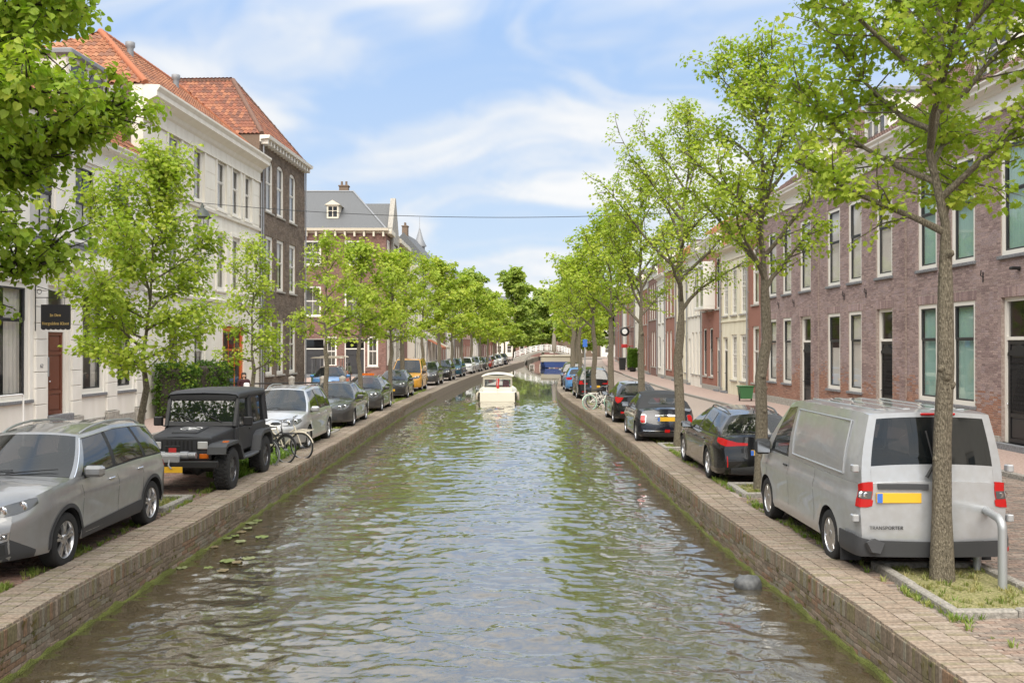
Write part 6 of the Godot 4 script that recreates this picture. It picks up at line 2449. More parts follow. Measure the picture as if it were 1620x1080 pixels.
	# van
	return {"L": 4.89, "hw": 0.95, "sill": 0.26, "top": [[-2.445, 1.13], [1.1, 1.13], [1.72, 1.12], [2.1, 1.04], [2.445, 0.88]], "zf": 1.53, "zr": -1.47, "wr": 0.335, "arch": 0.385, "A0": 1.70, "A1": 0.80, "D1": -2.33, "D0": -2.42, "rx": 0.775, "tumble": 0.035,
		"roof": [[-2.33, 1.955], [-2.1, 1.985], [0.3, 1.985], [0.8, 1.92]], "sides": [[-2.42, -2.33], [-2.1, -2.1], [0.30, 0.26], [0.42, 0.34], [1.38, 0.76], [1.70, 0.80]], "cells": "pppgp", "seams": [0.36, 1.5, -0.85], "handles": [0.5], "seat_z": 0.35, "handle_mat": "rubber",
		"front_lean": NOSE, "rear_lean": [[0.2, -0.04], [0.5, 0.0], [1.2, 0.0]], "taper_r": 0.075, "bulge_r": 0.05, "back_bulge": 0.035, "roof_crown": 0.035, "crown": 0.04, "swell": 0.03, "patches": [], "plates": []}

func lamps_front(y: float, m := "lamp_clear") -> Array:
	return [["headlight", m, 1, true, [[0.50, y - 0.03, y + 0.04], [0.75, y - 0.06, y + 0.07], [0.97, y - 0.06, y + 0.10], [1.14, y - 0.02, y + 0.11], [1.30, y + 0.05, y + 0.11]]],
		["grille", "rubber", 1, false, [[-0.44, y - 0.08, y + 0.02], [0.0, y - 0.10, y + 0.04], [0.44, y - 0.08, y + 0.02]]],
		["air_intake", "plastic", 1, false, [[-0.72, 0.30, 0.42], [0.0, 0.28, 0.46], [0.72, 0.30, 0.42]]]]

func lamps_rear(y: float) -> Array:
	return [["taillight", "lamp_red", -1, true, [[0.66, y - 0.05, y + 0.05], [0.9, y - 0.08, y + 0.08], [1.06, y - 0.07, y + 0.09], [1.22, y, y + 0.07]]],
		["rear_bumper", "plastic", -1, false, [[-1.1, 0.22, 0.33], [0.0, 0.22, 0.36], [1.1, 0.22, 0.33]]]]

func with(a: Dictionary, b: Dictionary) -> Dictionary:
	a.merge(b, true)
	return a

func put_car(kind: String, called: String, label: String, s: int, x: float, d: float, more: Dictionary, yaw := 0.0, category := "car") -> Node3D:
	var o := with(spec(kind), more)
	o.patches = o.patches + lamps_front(o.get("lamp_y", 0.70)) + lamps_rear(o.get("tail_y", 0.82)) if not o.get("own_lamps", false) else o.patches
	if o.plates.is_empty():
		o.plates = [[1, 0.47, 0.52, 0.11], [-1, o.get("plate_y", 0.72), 0.52, 0.11]]
	var t := car(called, label, category, "cars parked along the %s quay" % ["right" if s > 0 else "left"], Vector3(x, 0, -d), (PI if s > 0 else 0.0) + yaw, o)
	t.scale = Vector3.ONE * 1.036
	return t

func make_cars() -> void:
	paint("silver_grey", 0.33, 0.335, 0.345, 0.45, 0.3)
	paint("silver", 0.50, 0.51, 0.53, 0.6, 0.36)
	paint("silver_van", 0.47, 0.49, 0.52, 0.4, 0.28)
	paint("charcoal", 0.055, 0.057, 0.062, 0.5, 0.35)
	paint("dark_grey", 0.10, 0.10, 0.105, 0.6, 0.35)
	paint("black_car", 0.006, 0.007, 0.009, 0.1, 0.25)
	paint("navy_car", 0.008, 0.011, 0.022, 0.2, 0.25)
	paint("yellow_car", 0.62, 0.30, 0.02, 0.0, 0.4)
	paint("blue_car", 0.09, 0.26, 0.55, 0.3, 0.35)
	paint("teal_car", 0.02, 0.09, 0.15, 0.4, 0.35)
	paint("white_car", 0.72, 0.73, 0.74, 0.0, 0.35)
	paint("red_car", 0.35, 0.03, 0.02, 0.1, 0.35)
	mat("matt_black", lin(0.030, 0.031, 0.035), 0.55)
	# ---- left row, noses to the camera
	var suv := put_car("suv", "parked_suv", "silver-grey SUV parked nearest on the left quay, cut by the picture's edge", -1, -6.80, 13.90, {"paint": "silver_grey", "own_lamps": true, "rails": "alloy", "bright_line": true, "handle_mat": "chrome", "rim": "five", "front_glass": "car_glass", "mirror": Vector3(0.13, 0.075, 0.07),
		"patches": [
			["headlight", "lamp_clear", 1, true, [[0.46, 0.78, 0.815], [0.66, 0.79, 0.865], [0.9, 0.785, 0.91], [1.04, 0.80, 0.935], [1.18, 0.84, 0.96], [1.30, 0.90, 0.965]]],
			["grille", "rubber", 1, false, [[-0.40, 0.62, 0.84], [0.0, 0.58, 0.86], [0.40, 0.62, 0.84]]],
			["grille_frame", "chrome", 1, false, [[-0.44, 0.84, 0.865], [0.0, 0.86, 0.885], [0.44, 0.84, 0.865]]],
			["lower_bumper", "plastic", 1, false, [[-1.28, 0.275, 0.36], [-0.95, 0.27, 0.56], [-0.6, 0.26, 0.40], [0.0, 0.26, 0.36], [0.6, 0.26, 0.40], [0.95, 0.27, 0.56], [1.28, 0.275, 0.36]], 0.004],
			["fog_light_trim", "chrome", 1, true, [[0.70, 0.50, 0.53], [0.88, 0.50, 0.60], [1.0, 0.52, 0.62]], 0.010],
			["fog_light", "lamp_clear", 1, true, [[0.78, 0.52, 0.55], [0.9, 0.53, 0.585], [0.97, 0.54, 0.60]], 0.014],
			["air_intake", "rubber", 1, true, [[0.60, 0.35, 0.42], [0.8, 0.34, 0.47], [0.95, 0.36, 0.48]], 0.010],
			["skid_plate", "alloy", 1, false, [[-0.9, 0.275, 0.30], [0.0, 0.27, 0.31], [0.9, 0.275, 0.30]], 0.012],
			["taillight", "lamp_red", -1, true, [[0.6, 0.86, 0.94], [0.9, 0.84, 0.96], [1.2, 0.86, 0.95]]]],
		"plates": [[1, 0.44, 0.52, 0.11]]})
	arch_trim(suv, spec("suv"))
	make_offroader()
	put_car("mpv", "parked_people_carrier", "silver people carrier behind the black off-road car on the left quay", -1, -6.62, 28.0, {"paint": "silver", "rails": "alloy", "rim": "five", "lamp_y": 0.76})
	put_car("saloon", "parked_saloon", "dark grey saloon with black bumper behind the silver people carrier", -1, -6.58, 35.6, {"paint": "dark_grey", "rim": "seven", "lamp_y": 0.70})
	put_car("estate", "parked_estate_car", "dark grey estate car third behind the off-road car", -1, -6.65, 43.4, {"paint": "dark_grey", "rim": "five", "rails": "alloy", "lamp_y": 0.72})
	put_car("hatch", "parked_hatchback", "small black hatchback just in front of the yellow van", -1, -6.65, 54.0, {"paint": "charcoal", "rim": "five", "lamp_y": 0.74})
	var y := put_car("van", "parked_van", "orange-yellow van on the left quay", -1, -6.75, 62.6, {"paint": "yellow_car", "rim": "cover", "rails": "white_car", "lamp_y": 0.84, "mirror_mat": "rubber"}, 0.0, "van")
	var lefts := [
		["suv", "dark_grey", 71.6, "grey hatchback right behind the yellow van"], ["suv", "black_car", 80.8, "black SUV second behind the yellow van"], ["suv", "teal_car", 90.0, "dark teal SUV third behind the yellow van"],
		["mpv", "white_car", 100.5, "white car with dark front on the left quay, fourth behind the yellow van"], ["mpv", "silver", 108.5, "silver car fifth behind the yellow van"], ["hatch", "dark_grey", 116.5, "dark grey car sixth behind the yellow van"],
		["hatch", "red_car", 123.5, "small red car in the distant left row"], ["saloon", "white_car", 131.0, "white saloon in the distant left row"], ["mpv", "white_car", 139.5, "white car before the bridge in the left row"], ["suv", "charcoal", 148.0, "dark car last in the left row near the bridge"]]
	for a in lefts:
		var dd: float = a[2]
		var slope_: float = (left_x(dd + 3.0) - left_x(dd - 3.0)) / 6.0
		put_car(a[0], "parked_car", a[3], -1, left_x(dd) - 1.75, dd, {"paint": a[1]}, -atan(slope_))
	put_car("suv", "parked_suv", "bright blue car parked across the road in front of the square", -1, -10.6, 55.5, {"paint": "blue_car", "roof_mat": "black_car"}, 0.12)
	# ---- right row, tails to the camera
	make_van()
	put_car("estate", "parked_estate_car", "glossy black estate car between the silver van and the soft-top", 1, 5.22, 22.2, {"paint": "black_car", "own_lamps": true, "rim": "five", "rails": "black_car", "wiper": true, "back_glass": "car_glass_dark", "back": [0.88, 0.10, 0.84],
		"patches": [
			["taillight", "lamp_red", -1, true, [[0.42, 0.80, 0.85], [0.7, 0.79, 0.86], [0.95, 0.77, 0.90], [1.10, 0.80, 0.93], [1.24, 0.86, 0.94]], 0.008],
			["rear_reflector", "lamp_red", -1, true, [[0.93, 0.36, 0.58], [0.955, 0.36, 0.58]], 0.008],
			["diffuser", "plastic", -1, false, [[-0.85, 0.22, 0.34], [0.0, 0.22, 0.42], [0.85, 0.22, 0.34]], 0.006],
			["headlight", "lamp_clear", 1, true, [[0.5, 0.66, 0.73], [0.9, 0.64, 0.76], [1.2, 0.69, 0.77]]]],
		"plates": [[-1, 0.66, 0.52, 0.11]]})
	make_soft_top()
	put_car("hatch", "parked_hatchback", "black hatchback with tall red tail lamps in front of the soft-top", 1, 4.66, 37.0, {"paint": "black_car", "own_lamps": true, "rim": "seven", "wiper": true, "back": [0.84, 0.12, 0.82], "back_glass": "car_glass",
		"patches": [["taillight", "lamp_red", -1, true, [[0.80, 0.93, 0.965], [0.9, 0.80, 0.97], [1.02, 0.76, 0.97], [1.14, 0.82, 0.975], [1.24, 0.93, 0.98]], 0.012], ["rear_fog_light", "lamp_red", -1, true, [[0.70, 0.40, 0.46], [0.9, 0.40, 0.47]], 0.01], ["headlight", "lamp_clear", 1, true, [[0.5, 0.70, 0.76], [0.9, 0.68, 0.80], [1.2, 0.75, 0.84]]]], "plates": [[-1, 0.62, 0.52, 0.11]]})
	put_car("suv", "parked_suv", "black SUV with upright red tail lamps beyond the white bicycles", 1, 4.45, 53.2, {"paint": "black_car", "own_lamps": true, "rim": "five", "rails": "alloy", "wiper": true,
		"patches": [["taillight", "lamp_red", -1, true, [[0.86, 0.82, 0.99], [0.95, 0.80, 0.99], [1.08, 0.82, 0.99]], 0.012], ["lamp_band", "lamp_red", -1, true, [[0.5, 0.83, 0.87], [0.86, 0.82, 0.88]], 0.012], ["reflector_strip", "lamp_red", -1, true, [[0.6, 0.42, 0.46], [0.9, 0.42, 0.46]], 0.012], ["bumper", "plastic", -1, false, [[-1.2, 0.27, 0.40], [0.0, 0.27, 0.42], [1.2, 0.27, 0.40]]]], "plates": [[-1, 0.70, 0.52, 0.11]]})
	put_car("hatch", "parked_hatchback", "small blue car in front of the black SUV on the right quay", 1, 4.25, 61.6, {"paint": "blue_car"})
	put_car("suv", "parked_suv", "dark SUV beyond the small blue car on the right quay", 1, 4.55, 69.5, {"paint": "charcoal", "wiper": true}, -0.06)
	put_car("hatch", "parked_hatchback", "grey car farthest in view at the bend of the right quay", 1, 5.3, 78.5, {"paint": "silver_grey"}, -0.1)

func arch_trim(t: Node3D, o: Dictionary) -> void:
	# dark plastic round the wheel arches and along the sills
	var s := Shell.new()
	for k in ["L", "hw", "sill", "top", "front_lean", "rear_lean", "zf", "zr", "arch", "wr"]:
		s.set(k, o[k])
	for c in [s.zf, s.zr]:
		for sd in [-1.0, 1.0]:
			var rows := []
			for k in 21:
				var a := PI * (k / 20.0) * 1.06 - 0.09
				var row := PackedVector3Array()
				for r in [s.arch - 0.004, s.arch + 0.02, s.arch + 0.05]:
					var y := maxf(s.sill, s.wr + r * sin(a))
					var z: float = c + r * cos(a)
					row.append(s.side(z, y, sd) + Vector3(sd * 0.009, 0, 0))
				rows.append(row)
			var g := G.new()
			g.grid(rows)
			part(t, "arch_trim", g, mats.plastic)
	for sd in [-1.0, 1.0]:
		var rows := []
		for k in 17:
			var z := lerpf(s.zr + s.arch + 0.02, s.zf - s.arch - 0.02, k / 16.0)
			var row := PackedVector3Array()
			for y in [s.sill, 0.33, 0.42]:
				row.append(s.side(z, y + 0.06 * k / 16.0 * (1 if y > 0.3 else 0) * -1.0 + (0.05 if y > 0.4 else 0.0), sd) + Vector3(sd * 0.012, 0, 0))
			rows.append(row)
		var g := G.new()
		g.grid(rows)
		part(t, "sill_trim", g, mats.plastic)

func make_van() -> void:
	var o := with(spec("van"), {"paint": "silver_van", "rim": "cover", "mirror_mat": "rubber", "mirror": Vector3(0.12, 0.12, 0.07), "back": [0.87, 0.245, 0.93], "back_glass": "car_glass_dark", "side_glass": "car_glass", "aerial": false, "front_wipers": true, "wr": 0.33, "tyre_w": 0.215,
		"patches": [
			["taillight", "lamp_red", -1, true, [[0.865, 0.87, 1.16], [0.93, 0.855, 1.16], [1.0, 0.855, 1.15], [1.075, 0.86, 1.12]], 0.012],
			["reverse_lamp", "lamp_clear", -1, true, [[0.875, 0.955, 1.05], [0.94, 0.955, 1.05], [1.0, 0.955, 1.05], [1.06, 0.96, 1.045]], 0.016],
			["rear_bumper", "plastic", -1, false, [[-1.46, 0.30, 0.52], [-1.1, 0.28, 0.52], [-0.9, 0.27, 0.47], [0.0, 0.27, 0.455], [0.9, 0.27, 0.47], [1.1, 0.28, 0.52], [1.46, 0.30, 0.52]], 0.05],
			["handle_bar", "plastic", -1, false, [[0.10, 1.075, 1.14], [0.40, 1.075, 1.145], [0.80, 1.075, 1.14]], 0.03],
			["headlight", "lamp_clear", 1, true, [[0.55, 0.74, 0.86], [0.9, 0.74, 0.9], [1.25, 0.8, 0.92]]],
			["rear_reflector", "lamp_red", -1, false, [[-0.92, 0.34, 0.38], [-1.0, 0.34, 0.38], [-1.12, 0.34, 0.38]], 0.056]],
		"plates": []})
	var t := car("parked_van", "silver panel van with dented dark bumper parked nearest on the right", "van", "cars parked along the right quay", Vector3(5.27, 0, -14.40), PI, o)
	t.scale = Vector3.ONE * 1.036
	var s := Shell.new()
	for k in ["L", "hw", "sill", "top", "front_lean", "rear_lean", "bulge_r", "taper_r", "zf", "zr", "arch", "wr", "tumble"]:
		s.set(k, o[k])
	var e := -s.L * 0.5
	# number plate on the wider left-hand door
	var g := G.new()
	var pz := s.cap(0.45, 0.97, -1).z
	g.rbox(Vector3(0.16, 0.91, pz - 0.018), Vector3(0.70, 1.03, pz + 0.01), 0.005)
	var pl := part(t, "number_plate", g, mats.plate_yellow)
	g = G.new()
	g.box(Vector3(0.63, 0.914, pz - 0.021), Vector3(0.695, 1.026, pz + 0.0))
	part(pl, "country_band", g, mats.plate_blue)
	# seam between the rear doors and the wiper
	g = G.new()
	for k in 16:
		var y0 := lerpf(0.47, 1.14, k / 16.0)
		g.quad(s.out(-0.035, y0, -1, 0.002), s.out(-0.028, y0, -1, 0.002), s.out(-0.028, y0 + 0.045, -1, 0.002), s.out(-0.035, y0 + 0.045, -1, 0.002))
	part(t, "door_gap_shade", g, mats.rubber)  # the gap's shade laid on as a dark strip, no groove cut
	g = G.new()
	g.box(Vector3(-0.06, 1.14, e - 0.045), Vector3(-0.01, 1.92, e + 0.06))
	part(t, "door_post", g, mats.rubber)
	g = G.new()
	g.tube([Vector3(0.10, 1.22, e - 0.06), Vector3(0.03, 1.36, e - 0.075), Vector3(0.02, 1.45, e - 0.07)], [0.022, 0.016, 0.012], 6)
	g.tube([Vector3(0.02, 1.42, e - 0.065), Vector3(0.10, 1.78, e - 0.03)], [0.012], 5)
	part(t, "rear_wiper", g, mats.rubber)
	g = G.new()
	g.rbox(Vector3(-0.30, 1.955, e + 0.05), Vector3(0.12, 1.985, e + 0.10), 0.01)
	part(t, "brake_light", g, mats.lamp_red)
	for y in [0.72, 1.32]:
		for sd in [-1.0, 1.0]:
			g = G.new()
			var p := Vector3(sd * 0.935, y, e + 0.03)
			g.rbox(p - Vector3(0.04, 0.045, 0.05), p + Vector3(0.04, 0.045, 0.05), 0.012)
			part(t, "door_hinge", g, mats.silver_van)
	for sd in [-1.0, 1.0]:
		g = G.new()
		g.rbox(Vector3(sd * 0.82 - 0.14, 0.10, s.zr - 0.47), Vector3(sd * 0.82 + 0.12, 0.36, s.zr - 0.45), 0.005)
		part(t, "mud_flap", g, mats.rubber)
		# pressed frame of the load-bay panel
		g = G.new()
		for q in [[-1.95, 1.86, 0.2, 1.86], [-1.95, 1.20, 0.2, 1.20], [-1.95, 1.20, -1.95, 1.86], [0.2, 1.20, 0.2, 1.86]]:
			var path := []
			for k in 9:
				var z := lerpf(q[0], q[2], k / 8.0)
				var y := lerpf(q[1], q[3], k / 8.0)
				var f := (y - 1.13) / (1.98 - 1.13)
				path.append(Vector3(sd * (lerpf(0.917, 0.775, f) + 0.03 * sin(PI * pow(f, 0.8)) - 0.004), y, z))
			g.tube(path, [0.014], 6)
		part(t, "panel_bead", g, mats.silver_van)
	g = G.new()
	for x in [-0.5, -0.17, 0.17, 0.5]:
		g.rbox(Vector3(x - 0.05, 2.0, -2.1), Vector3(x + 0.05, 2.028 - absf(x) * 0.025, 0.4), 0.012)
	part(t, "roof_rib", g, mats.silver_van)
	# the dent: a crumpled fold pushed into the bumper corner
	g = G.new()
	g.prism(PackedVector2Array([Vector2(0.0, 0.0), Vector2(0.13, 0.06), Vector2(0.24, 0.02), Vector2(0.19, -0.10), Vector2(0.08, -0.12)]), -0.03, 0.03, Transform3D(Basis(Vector3.UP, 0.25) * Basis(Vector3.RIGHT, 0.25), Vector3(0.62, 0.43, e - 0.055)))
	part(t, "crumpled_corner", g, mats.plastic)
	var tm := TextMesh.new()
	tm.text = "TRANSPORTER"
	tm.font_size = 20
	tm.pixel_size = 0.0029
	tm.depth = 0.004
	part(t, "lettering", tm, mats.alloy_dark, Vector3(0.58, 0.615, s.cap(0.55, 0.6, -1).z - 0.014), PI)

func make_soft_top() -> void:
	var o := {"L": 3.66, "hw": 0.845, "sill": 0.19, "top": [[-1.83, 0.90], [-1.6, 0.965], [-0.8, 0.965], [0.6, 0.93], [0.85, 0.95], [1.3, 0.93], [1.62, 0.84], [1.83, 0.66]], "zf": 1.14, "zr": -1.33, "wr": 0.30, "arch": 0.345, "A0": 0.80, "A1": 0.22, "D1": -1.02, "D0": -1.42, "rx": 0.56,
		"roof": [[-1.02, 1.33], [-0.6, 1.40], [-0.1, 1.405], [0.22, 1.36]], "sides": [[-1.42, -1.02], [-0.92, -0.75], [-0.30, -0.30], [-0.22, -0.22], [0.66, 0.18], [0.80, 0.22]], "cells": "pgbgp", "seams": [-0.28, 0.7], "handles": [-0.12], "seat_z": -0.2,
		"front_lean": NOSE, "rear_lean": [[0.18, -0.12], [0.30, 0.0], [0.5, 0.0], [0.7, -0.05], [0.9, -0.13]], "paint": "navy_car", "roof_mat": "rubber", "rim": "seven", "back": [0.62, 0.20, 0.70], "back_glass": "car_glass", "crown": 0.07, "taper_r": 0.13, "bulge_r": 0.12, "back_bulge": 0.10, "aerial": false,
		"patches": [
			["taillight_rim", "chrome", -1, true, [[0.81, 0.60, 0.80], [0.88, 0.57, 0.83], [0.96, 0.57, 0.83], [1.02, 0.60, 0.80]], 0.008],
			["taillight", "lamp_red", -1, true, [[0.83, 0.61, 0.79], [0.89, 0.59, 0.815], [0.95, 0.59, 0.815], [1.0, 0.61, 0.79]], 0.014],
			["plate_trim", "chrome", -1, false, [[-0.44, 0.775, 0.80], [0.0, 0.785, 0.82], [0.44, 0.775, 0.80]], 0.03],
			["bumper_strip", "chrome", -1, false, [[-0.93, 0.36, 0.385], [0.0, 0.35, 0.38], [0.93, 0.36, 0.385]], 0.03],
			["fog_light", "lamp_red", -1, false, [[-0.10, 0.33, 0.41], [0.10, 0.33, 0.41]], 0.035],
			["lower_bumper", "plastic", -1, false, [[-1.15, 0.20, 0.30], [0.0, 0.20, 0.33], [1.15, 0.20, 0.30]], 0.012]],
		"plates": [[-1, 0.70, 0.52, 0.12]]}
	var t := car("parked_soft_top", "dark blue small convertible with black soft-top and chrome-rimmed tail lamps", "car", "cars parked along the right quay", Vector3(4.60, 0, -30.1), PI, o)
	t.scale = Vector3.ONE * 1.036

func make_offroader() -> void:
	var t := thing("parked_offroader", "matt black boxy off-road car with hardtop, winch and white star on the bonnet", "car", "cars parked along the left quay", Vector3(-6.54, 0, -20.35))
	t.scale = Vector3.ONE * 1.065
	var m: Material = mats.matt_black
	var g := G.new()
	# tub with sloping cowl
	g.rbox(Vector3(-0.72, 0.60, -1.78), Vector3(0.72, 1.13, 0.42), 0.04)
	part(t, "tub", g, m)
	g = G.new()
	var rows := []
	for k in 9:
		var f := k / 8.0
		var z := lerpf(0.42, 1.56, f)
		var w := lerpf(0.66, 0.56, f)
		var y := lerpf(1.135, 1.055, f) - 0.03 * smoothstep(0.9, 1.0, f)
		var row := PackedVector3Array()
		for q in [[-1.0, 0.70], [-1.0, y - 0.09], [-0.985, y - 0.035], [-0.94, y - 0.008], [-0.7, y + 0.006], [0.0, y + 0.02], [0.7, y + 0.006], [0.94, y - 0.008], [0.985, y - 0.035], [1.0, y - 0.09], [1.0, 0.70]]:
			row.append(Vector3(q[0] * w, q[1], z))
		rows.append(row)
	g.grid(rows)
	part(t, "bonnet", g, m)
	g = G.new()
	g.rbox(Vector3(-0.24, 1.10, 0.55), Vector3(0.24, 1.14, 1.30), 0.02, Transform3D(Basis(Vector3.RIGHT, 0.065), Vector3(0, 0.058, 0)))
	part(t, "bonnet_bulge", g, m)
	# star in a ring, painted on the bonnet
	var star := PackedVector2Array()
	for k in 10:
		var r := 0.16 if k % 2 == 0 else 0.065
		star.append(Vector2(sin(k * TAU / 10.0) * r, cos(k * TAU / 10.0) * r))
	g = G.new()
	var lay := Transform3D(Basis(Vector3.RIGHT, PI / 2 + 0.065), Vector3(0.0, 1.142, 0.95))
	g.prism(star, -0.003, 0.0, lay)
	for k in 28:
		if k % 7 == 0:
			continue
		var a := TAU * k / 28.0
		var b := TAU * (k + 1) / 28.0
		g.quad(lay * Vector3(cos(a) * 0.205, sin(a) * 0.205, -0.003), lay * Vector3(cos(b) * 0.205, sin(b) * 0.205, -0.003), lay * Vector3(cos(b) * 0.175, sin(b) * 0.175, -0.003), lay * Vector3(cos(a) * 0.175, sin(a) * 0.175, -0.003), Vector3.UP)
	part(t, "star_decal", g, mats.white_paint)
	# grille with slots
	g = G.new()
	g.rbox(Vector3(-0.58, 0.60, 1.54), Vector3(0.58, 1.03, 1.60), 0.03)
	var gr := part(t, "grille", g, m)
	for k in 7:
		g = G.new()
		var x := (k - 3) * 0.075
		g.rbox(Vector3(x - 0.022, 0.66, 1.595), Vector3(x + 0.022, 0.98, 1.604), 0.003)
		part(gr, "slot", g, mats.iron)
	for sd in [-1.0, 1.0]:
		g = G.new()
		g.rbox(Vector3(sd * 0.43 - 0.115, 0.80, 1.59), Vector3(sd * 0.43 + 0.115, 0.98, 1.615), 0.012)
		var bez := part(t, "headlight", g, mats.iron)
		g = G.new()
		g.rbox(Vector3(sd * 0.43 - 0.095, 0.82, 1.60), Vector3(sd * 0.43 + 0.095, 0.96, 1.625), 0.015)
		part(bez, "lens", g, mats.lamp_bright)
		g = G.new()
		g.rbox(Vector3(sd * 0.45 - 0.085, 0.64, 1.59), Vector3(sd * 0.45 + 0.085, 0.73, 1.615), 0.01)
		part(t, "turn_signal", g, mats.lamp_orange)
		# front wing: flat top that drops to the rear
		g = G.new()
		g.prism(PackedVector2Array([Vector2(1.78, 0.74), Vector2(1.74, 0.87), Vector2(1.62, 0.92), Vector2(0.95, 0.93), Vector2(0.74, 0.86), Vector2(0.52, 0.56), Vector2(0.60, 0.54), Vector2(0.80, 0.80), Vector2(0.97, 0.87), Vector2(1.60, 0.86), Vector2(1.70, 0.82), Vector2(1.73, 0.73)]), 0.56 * sd, 0.90 * sd, Transform3D(Basis(Vector3(0, 0, 1), Vector3.UP, Vector3.RIGHT), Vector3.ZERO))
		part(t, "front_wing", g, mats.plastic)
		g = G.new()
		g.rbox(Vector3(sd * 0.78 - 0.05, 0.90, 1.30), Vector3(sd * 0.78 + 0.05, 0.945, 1.42), 0.01)
		part(t, "side_marker", g, mats.lamp_orange)
		g = G.new()
		g.prism(PackedVector2Array([Vector2(-0.60, 0.56), Vector2(-0.72, 0.86), Vector2(-0.95, 0.95), Vector2(-1.45, 0.95), Vector2(-1.66, 0.82), Vector2(-1.74, 0.60), Vector2(-1.66, 0.58), Vector2(-1.58, 0.78), Vector2(-1.42, 0.88), Vector2(-0.97, 0.88), Vector2(-0.79, 0.80), Vector2(-0.68, 0.55)]), 0.70 * sd, 0.90 * sd, Transform3D(Basis(Vector3(0, 0, 1), Vector3.UP, Vector3.RIGHT), Vector3.ZERO))
		part(t, "rear_wing", g, mats.plastic)
		g = G.new()
		g.rbox(Vector3(sd * 0.80 - 0.09, 0.50, -0.62), Vector3(sd * 0.80 + 0.09, 0.56, 0.56), 0.02)
		g.tube([Vector3(sd * 0.86, 0.53, -0.6), Vector3(sd * 0.88, 0.52, 0.0), Vector3(sd * 0.86, 0.53, 0.55)], [0.03], 7)
		part(t, "side_step", g, mats.plastic)
		# door with its own edge
		g = G.new()
		g.rbox(Vector3(sd * 0.70, 0.64, -0.58), Vector3(sd * 0.735, 1.12, 0.36), 0.015)
		var dr := part(t, "door", g, m)
		g = G.new()
		g.rbox(Vector3(sd * 0.735, 1.02, -0.50), Vector3(sd * 0.755, 1.05, -0.36), 0.006)
		part(dr, "handle", g, mats.iron)
		g = G.new()
		g.rbox(Vector3(sd * 0.735, 0.72, 0.33), Vector3(sd * 0.75, 0.82, 0.40), 0.005)
		part(dr, "hinge", g, mats.alloy)
		# hardtop side: posts with a side window between
		g = G.new()
		for q in [[0.30, 0.16, 0.06], [-0.52, -0.55, 0.14], [-1.70, -1.66, 0.16]]:
			g.tube([Vector3(sd * 0.70, 1.12, q[0]), Vector3(sd * 0.645, 1.72, q[1])], [q[2] * 0.5], 4)
		g.rbox(Vector3(sd * 0.63, 1.66, -1.74), Vector3(sd * 0.69, 1.75, 0.18), 0.02)
		part(t, "hardtop_side", g, m)
		g = G.new()
		g.quad(Vector3(sd * 0.70, 1.13, 0.27), Vector3(sd * 0.70, 1.13, -0.46), Vector3(sd * 0.655, 1.67, -0.50), Vector3(sd * 0.655, 1.67, 0.13))
		part(t, "side_window", g, mats.car_glass)
		g = G.new()
		g.quad(Vector3(sd * 0.695, 1.13, -0.58), Vector3(sd * 0.695, 1.13, -1.64), Vector3(sd * 0.65, 1.67, -1.62), Vector3(sd * 0.65, 1.67, -0.60))
		part(t, "side_window", g, mats.car_glass_dark)
		g = G.new()
		g.rbox(Vector3(sd * 0.80, 1.14, 0.22), Vector3(sd * 0.98, 1.32, 0.30), 0.02)
		g.tube([Vector3(sd * 0.72, 1.12, 0.26), Vector3(sd * 0.86, 1.16, 0.26)], [0.014], 5)
		part(t, "mirror", g, mats.iron)
	# windscreen frame, glass, roof
	var a := Vector3(0, 1.13, 0.42)
	var b := Vector3(0, 1.70, 0.20)
	g = G.new()
	var up := (b - a).normalized()
	var ws := Transform3D(Basis(Vector3.RIGHT, up, Vector3.RIGHT.cross(up)), a)
	frame(g, -0.71, 0.0, 0.71, 0.62, 0.085, -0.03, 0.03)
	var wf := G.new()
	for q in [[-0.71, 0.0, -0.635, 0.60], [0.635, 0.0, 0.71, 0.60], [-0.635, 0.0, 0.635, 0.10], [-0.635, 0.54, 0.635, 0.60]]:
		wf.rbox(Vector3(q[0], q[1], -0.03), Vector3(q[2], q[3], 0.03), 0.012, ws)
	part(t, "windscreen_frame", wf, m)
	g = G.new()
	g.box(Vector3(-0.635, 0.10, -0.004), Vector3(0.635, 0.54, 0.004), ws)
	part(t, "windscreen", g, mats.car_glass)
	for x in [-0.42, 0.12]:
		g = G.new()
		g.tube([ws * Vector3(x + 0.30, 0.08, 0.04), ws * Vector3(x + 0.02, 0.22, 0.035)], [0.011, 0.008], 5)
		g.tube([ws * Vector3(x + 0.2, 0.11, 0.02), ws * Vector3(x - 0.12, 0.30, 0.014)], [0.008], 4)
		part(t, "wiper", g, mats.iron)
	g = G.new()
	var rr := []
	for k in 7:
		var z: float = [-1.76, -1.72, -1.2, -0.6, 0.0, 0.20, 0.27][k]
		var dy: float = [-0.05, 0.0, 0.01, 0.015, 0.01, -0.005, -0.05][k]
		var row := PackedVector3Array()
		for q in [[-0.70, 1.70], [-0.70, 1.76], [-0.66, 1.805], [-0.5, 1.825], [0.0, 1.84], [0.5, 1.825], [0.66, 1.805], [0.70, 1.76], [0.70, 1.70]]:
			row.append(Vector3(q[0], q[1] + dy, z))
		rr.append(row)
	g.grid(rr)
	g.rbox(Vector3(-0.69, 1.65, 0.08), Vector3(0.69, 1.77, 0.255), 0.03)
	part(t, "roof", g, m)
	g = G.new()
	g.rbox(Vector3(-0.70, 1.12, -1.76), Vector3(0.70, 1.74, -1.70), 0.02)
	part(t, "tailgate", g, m)
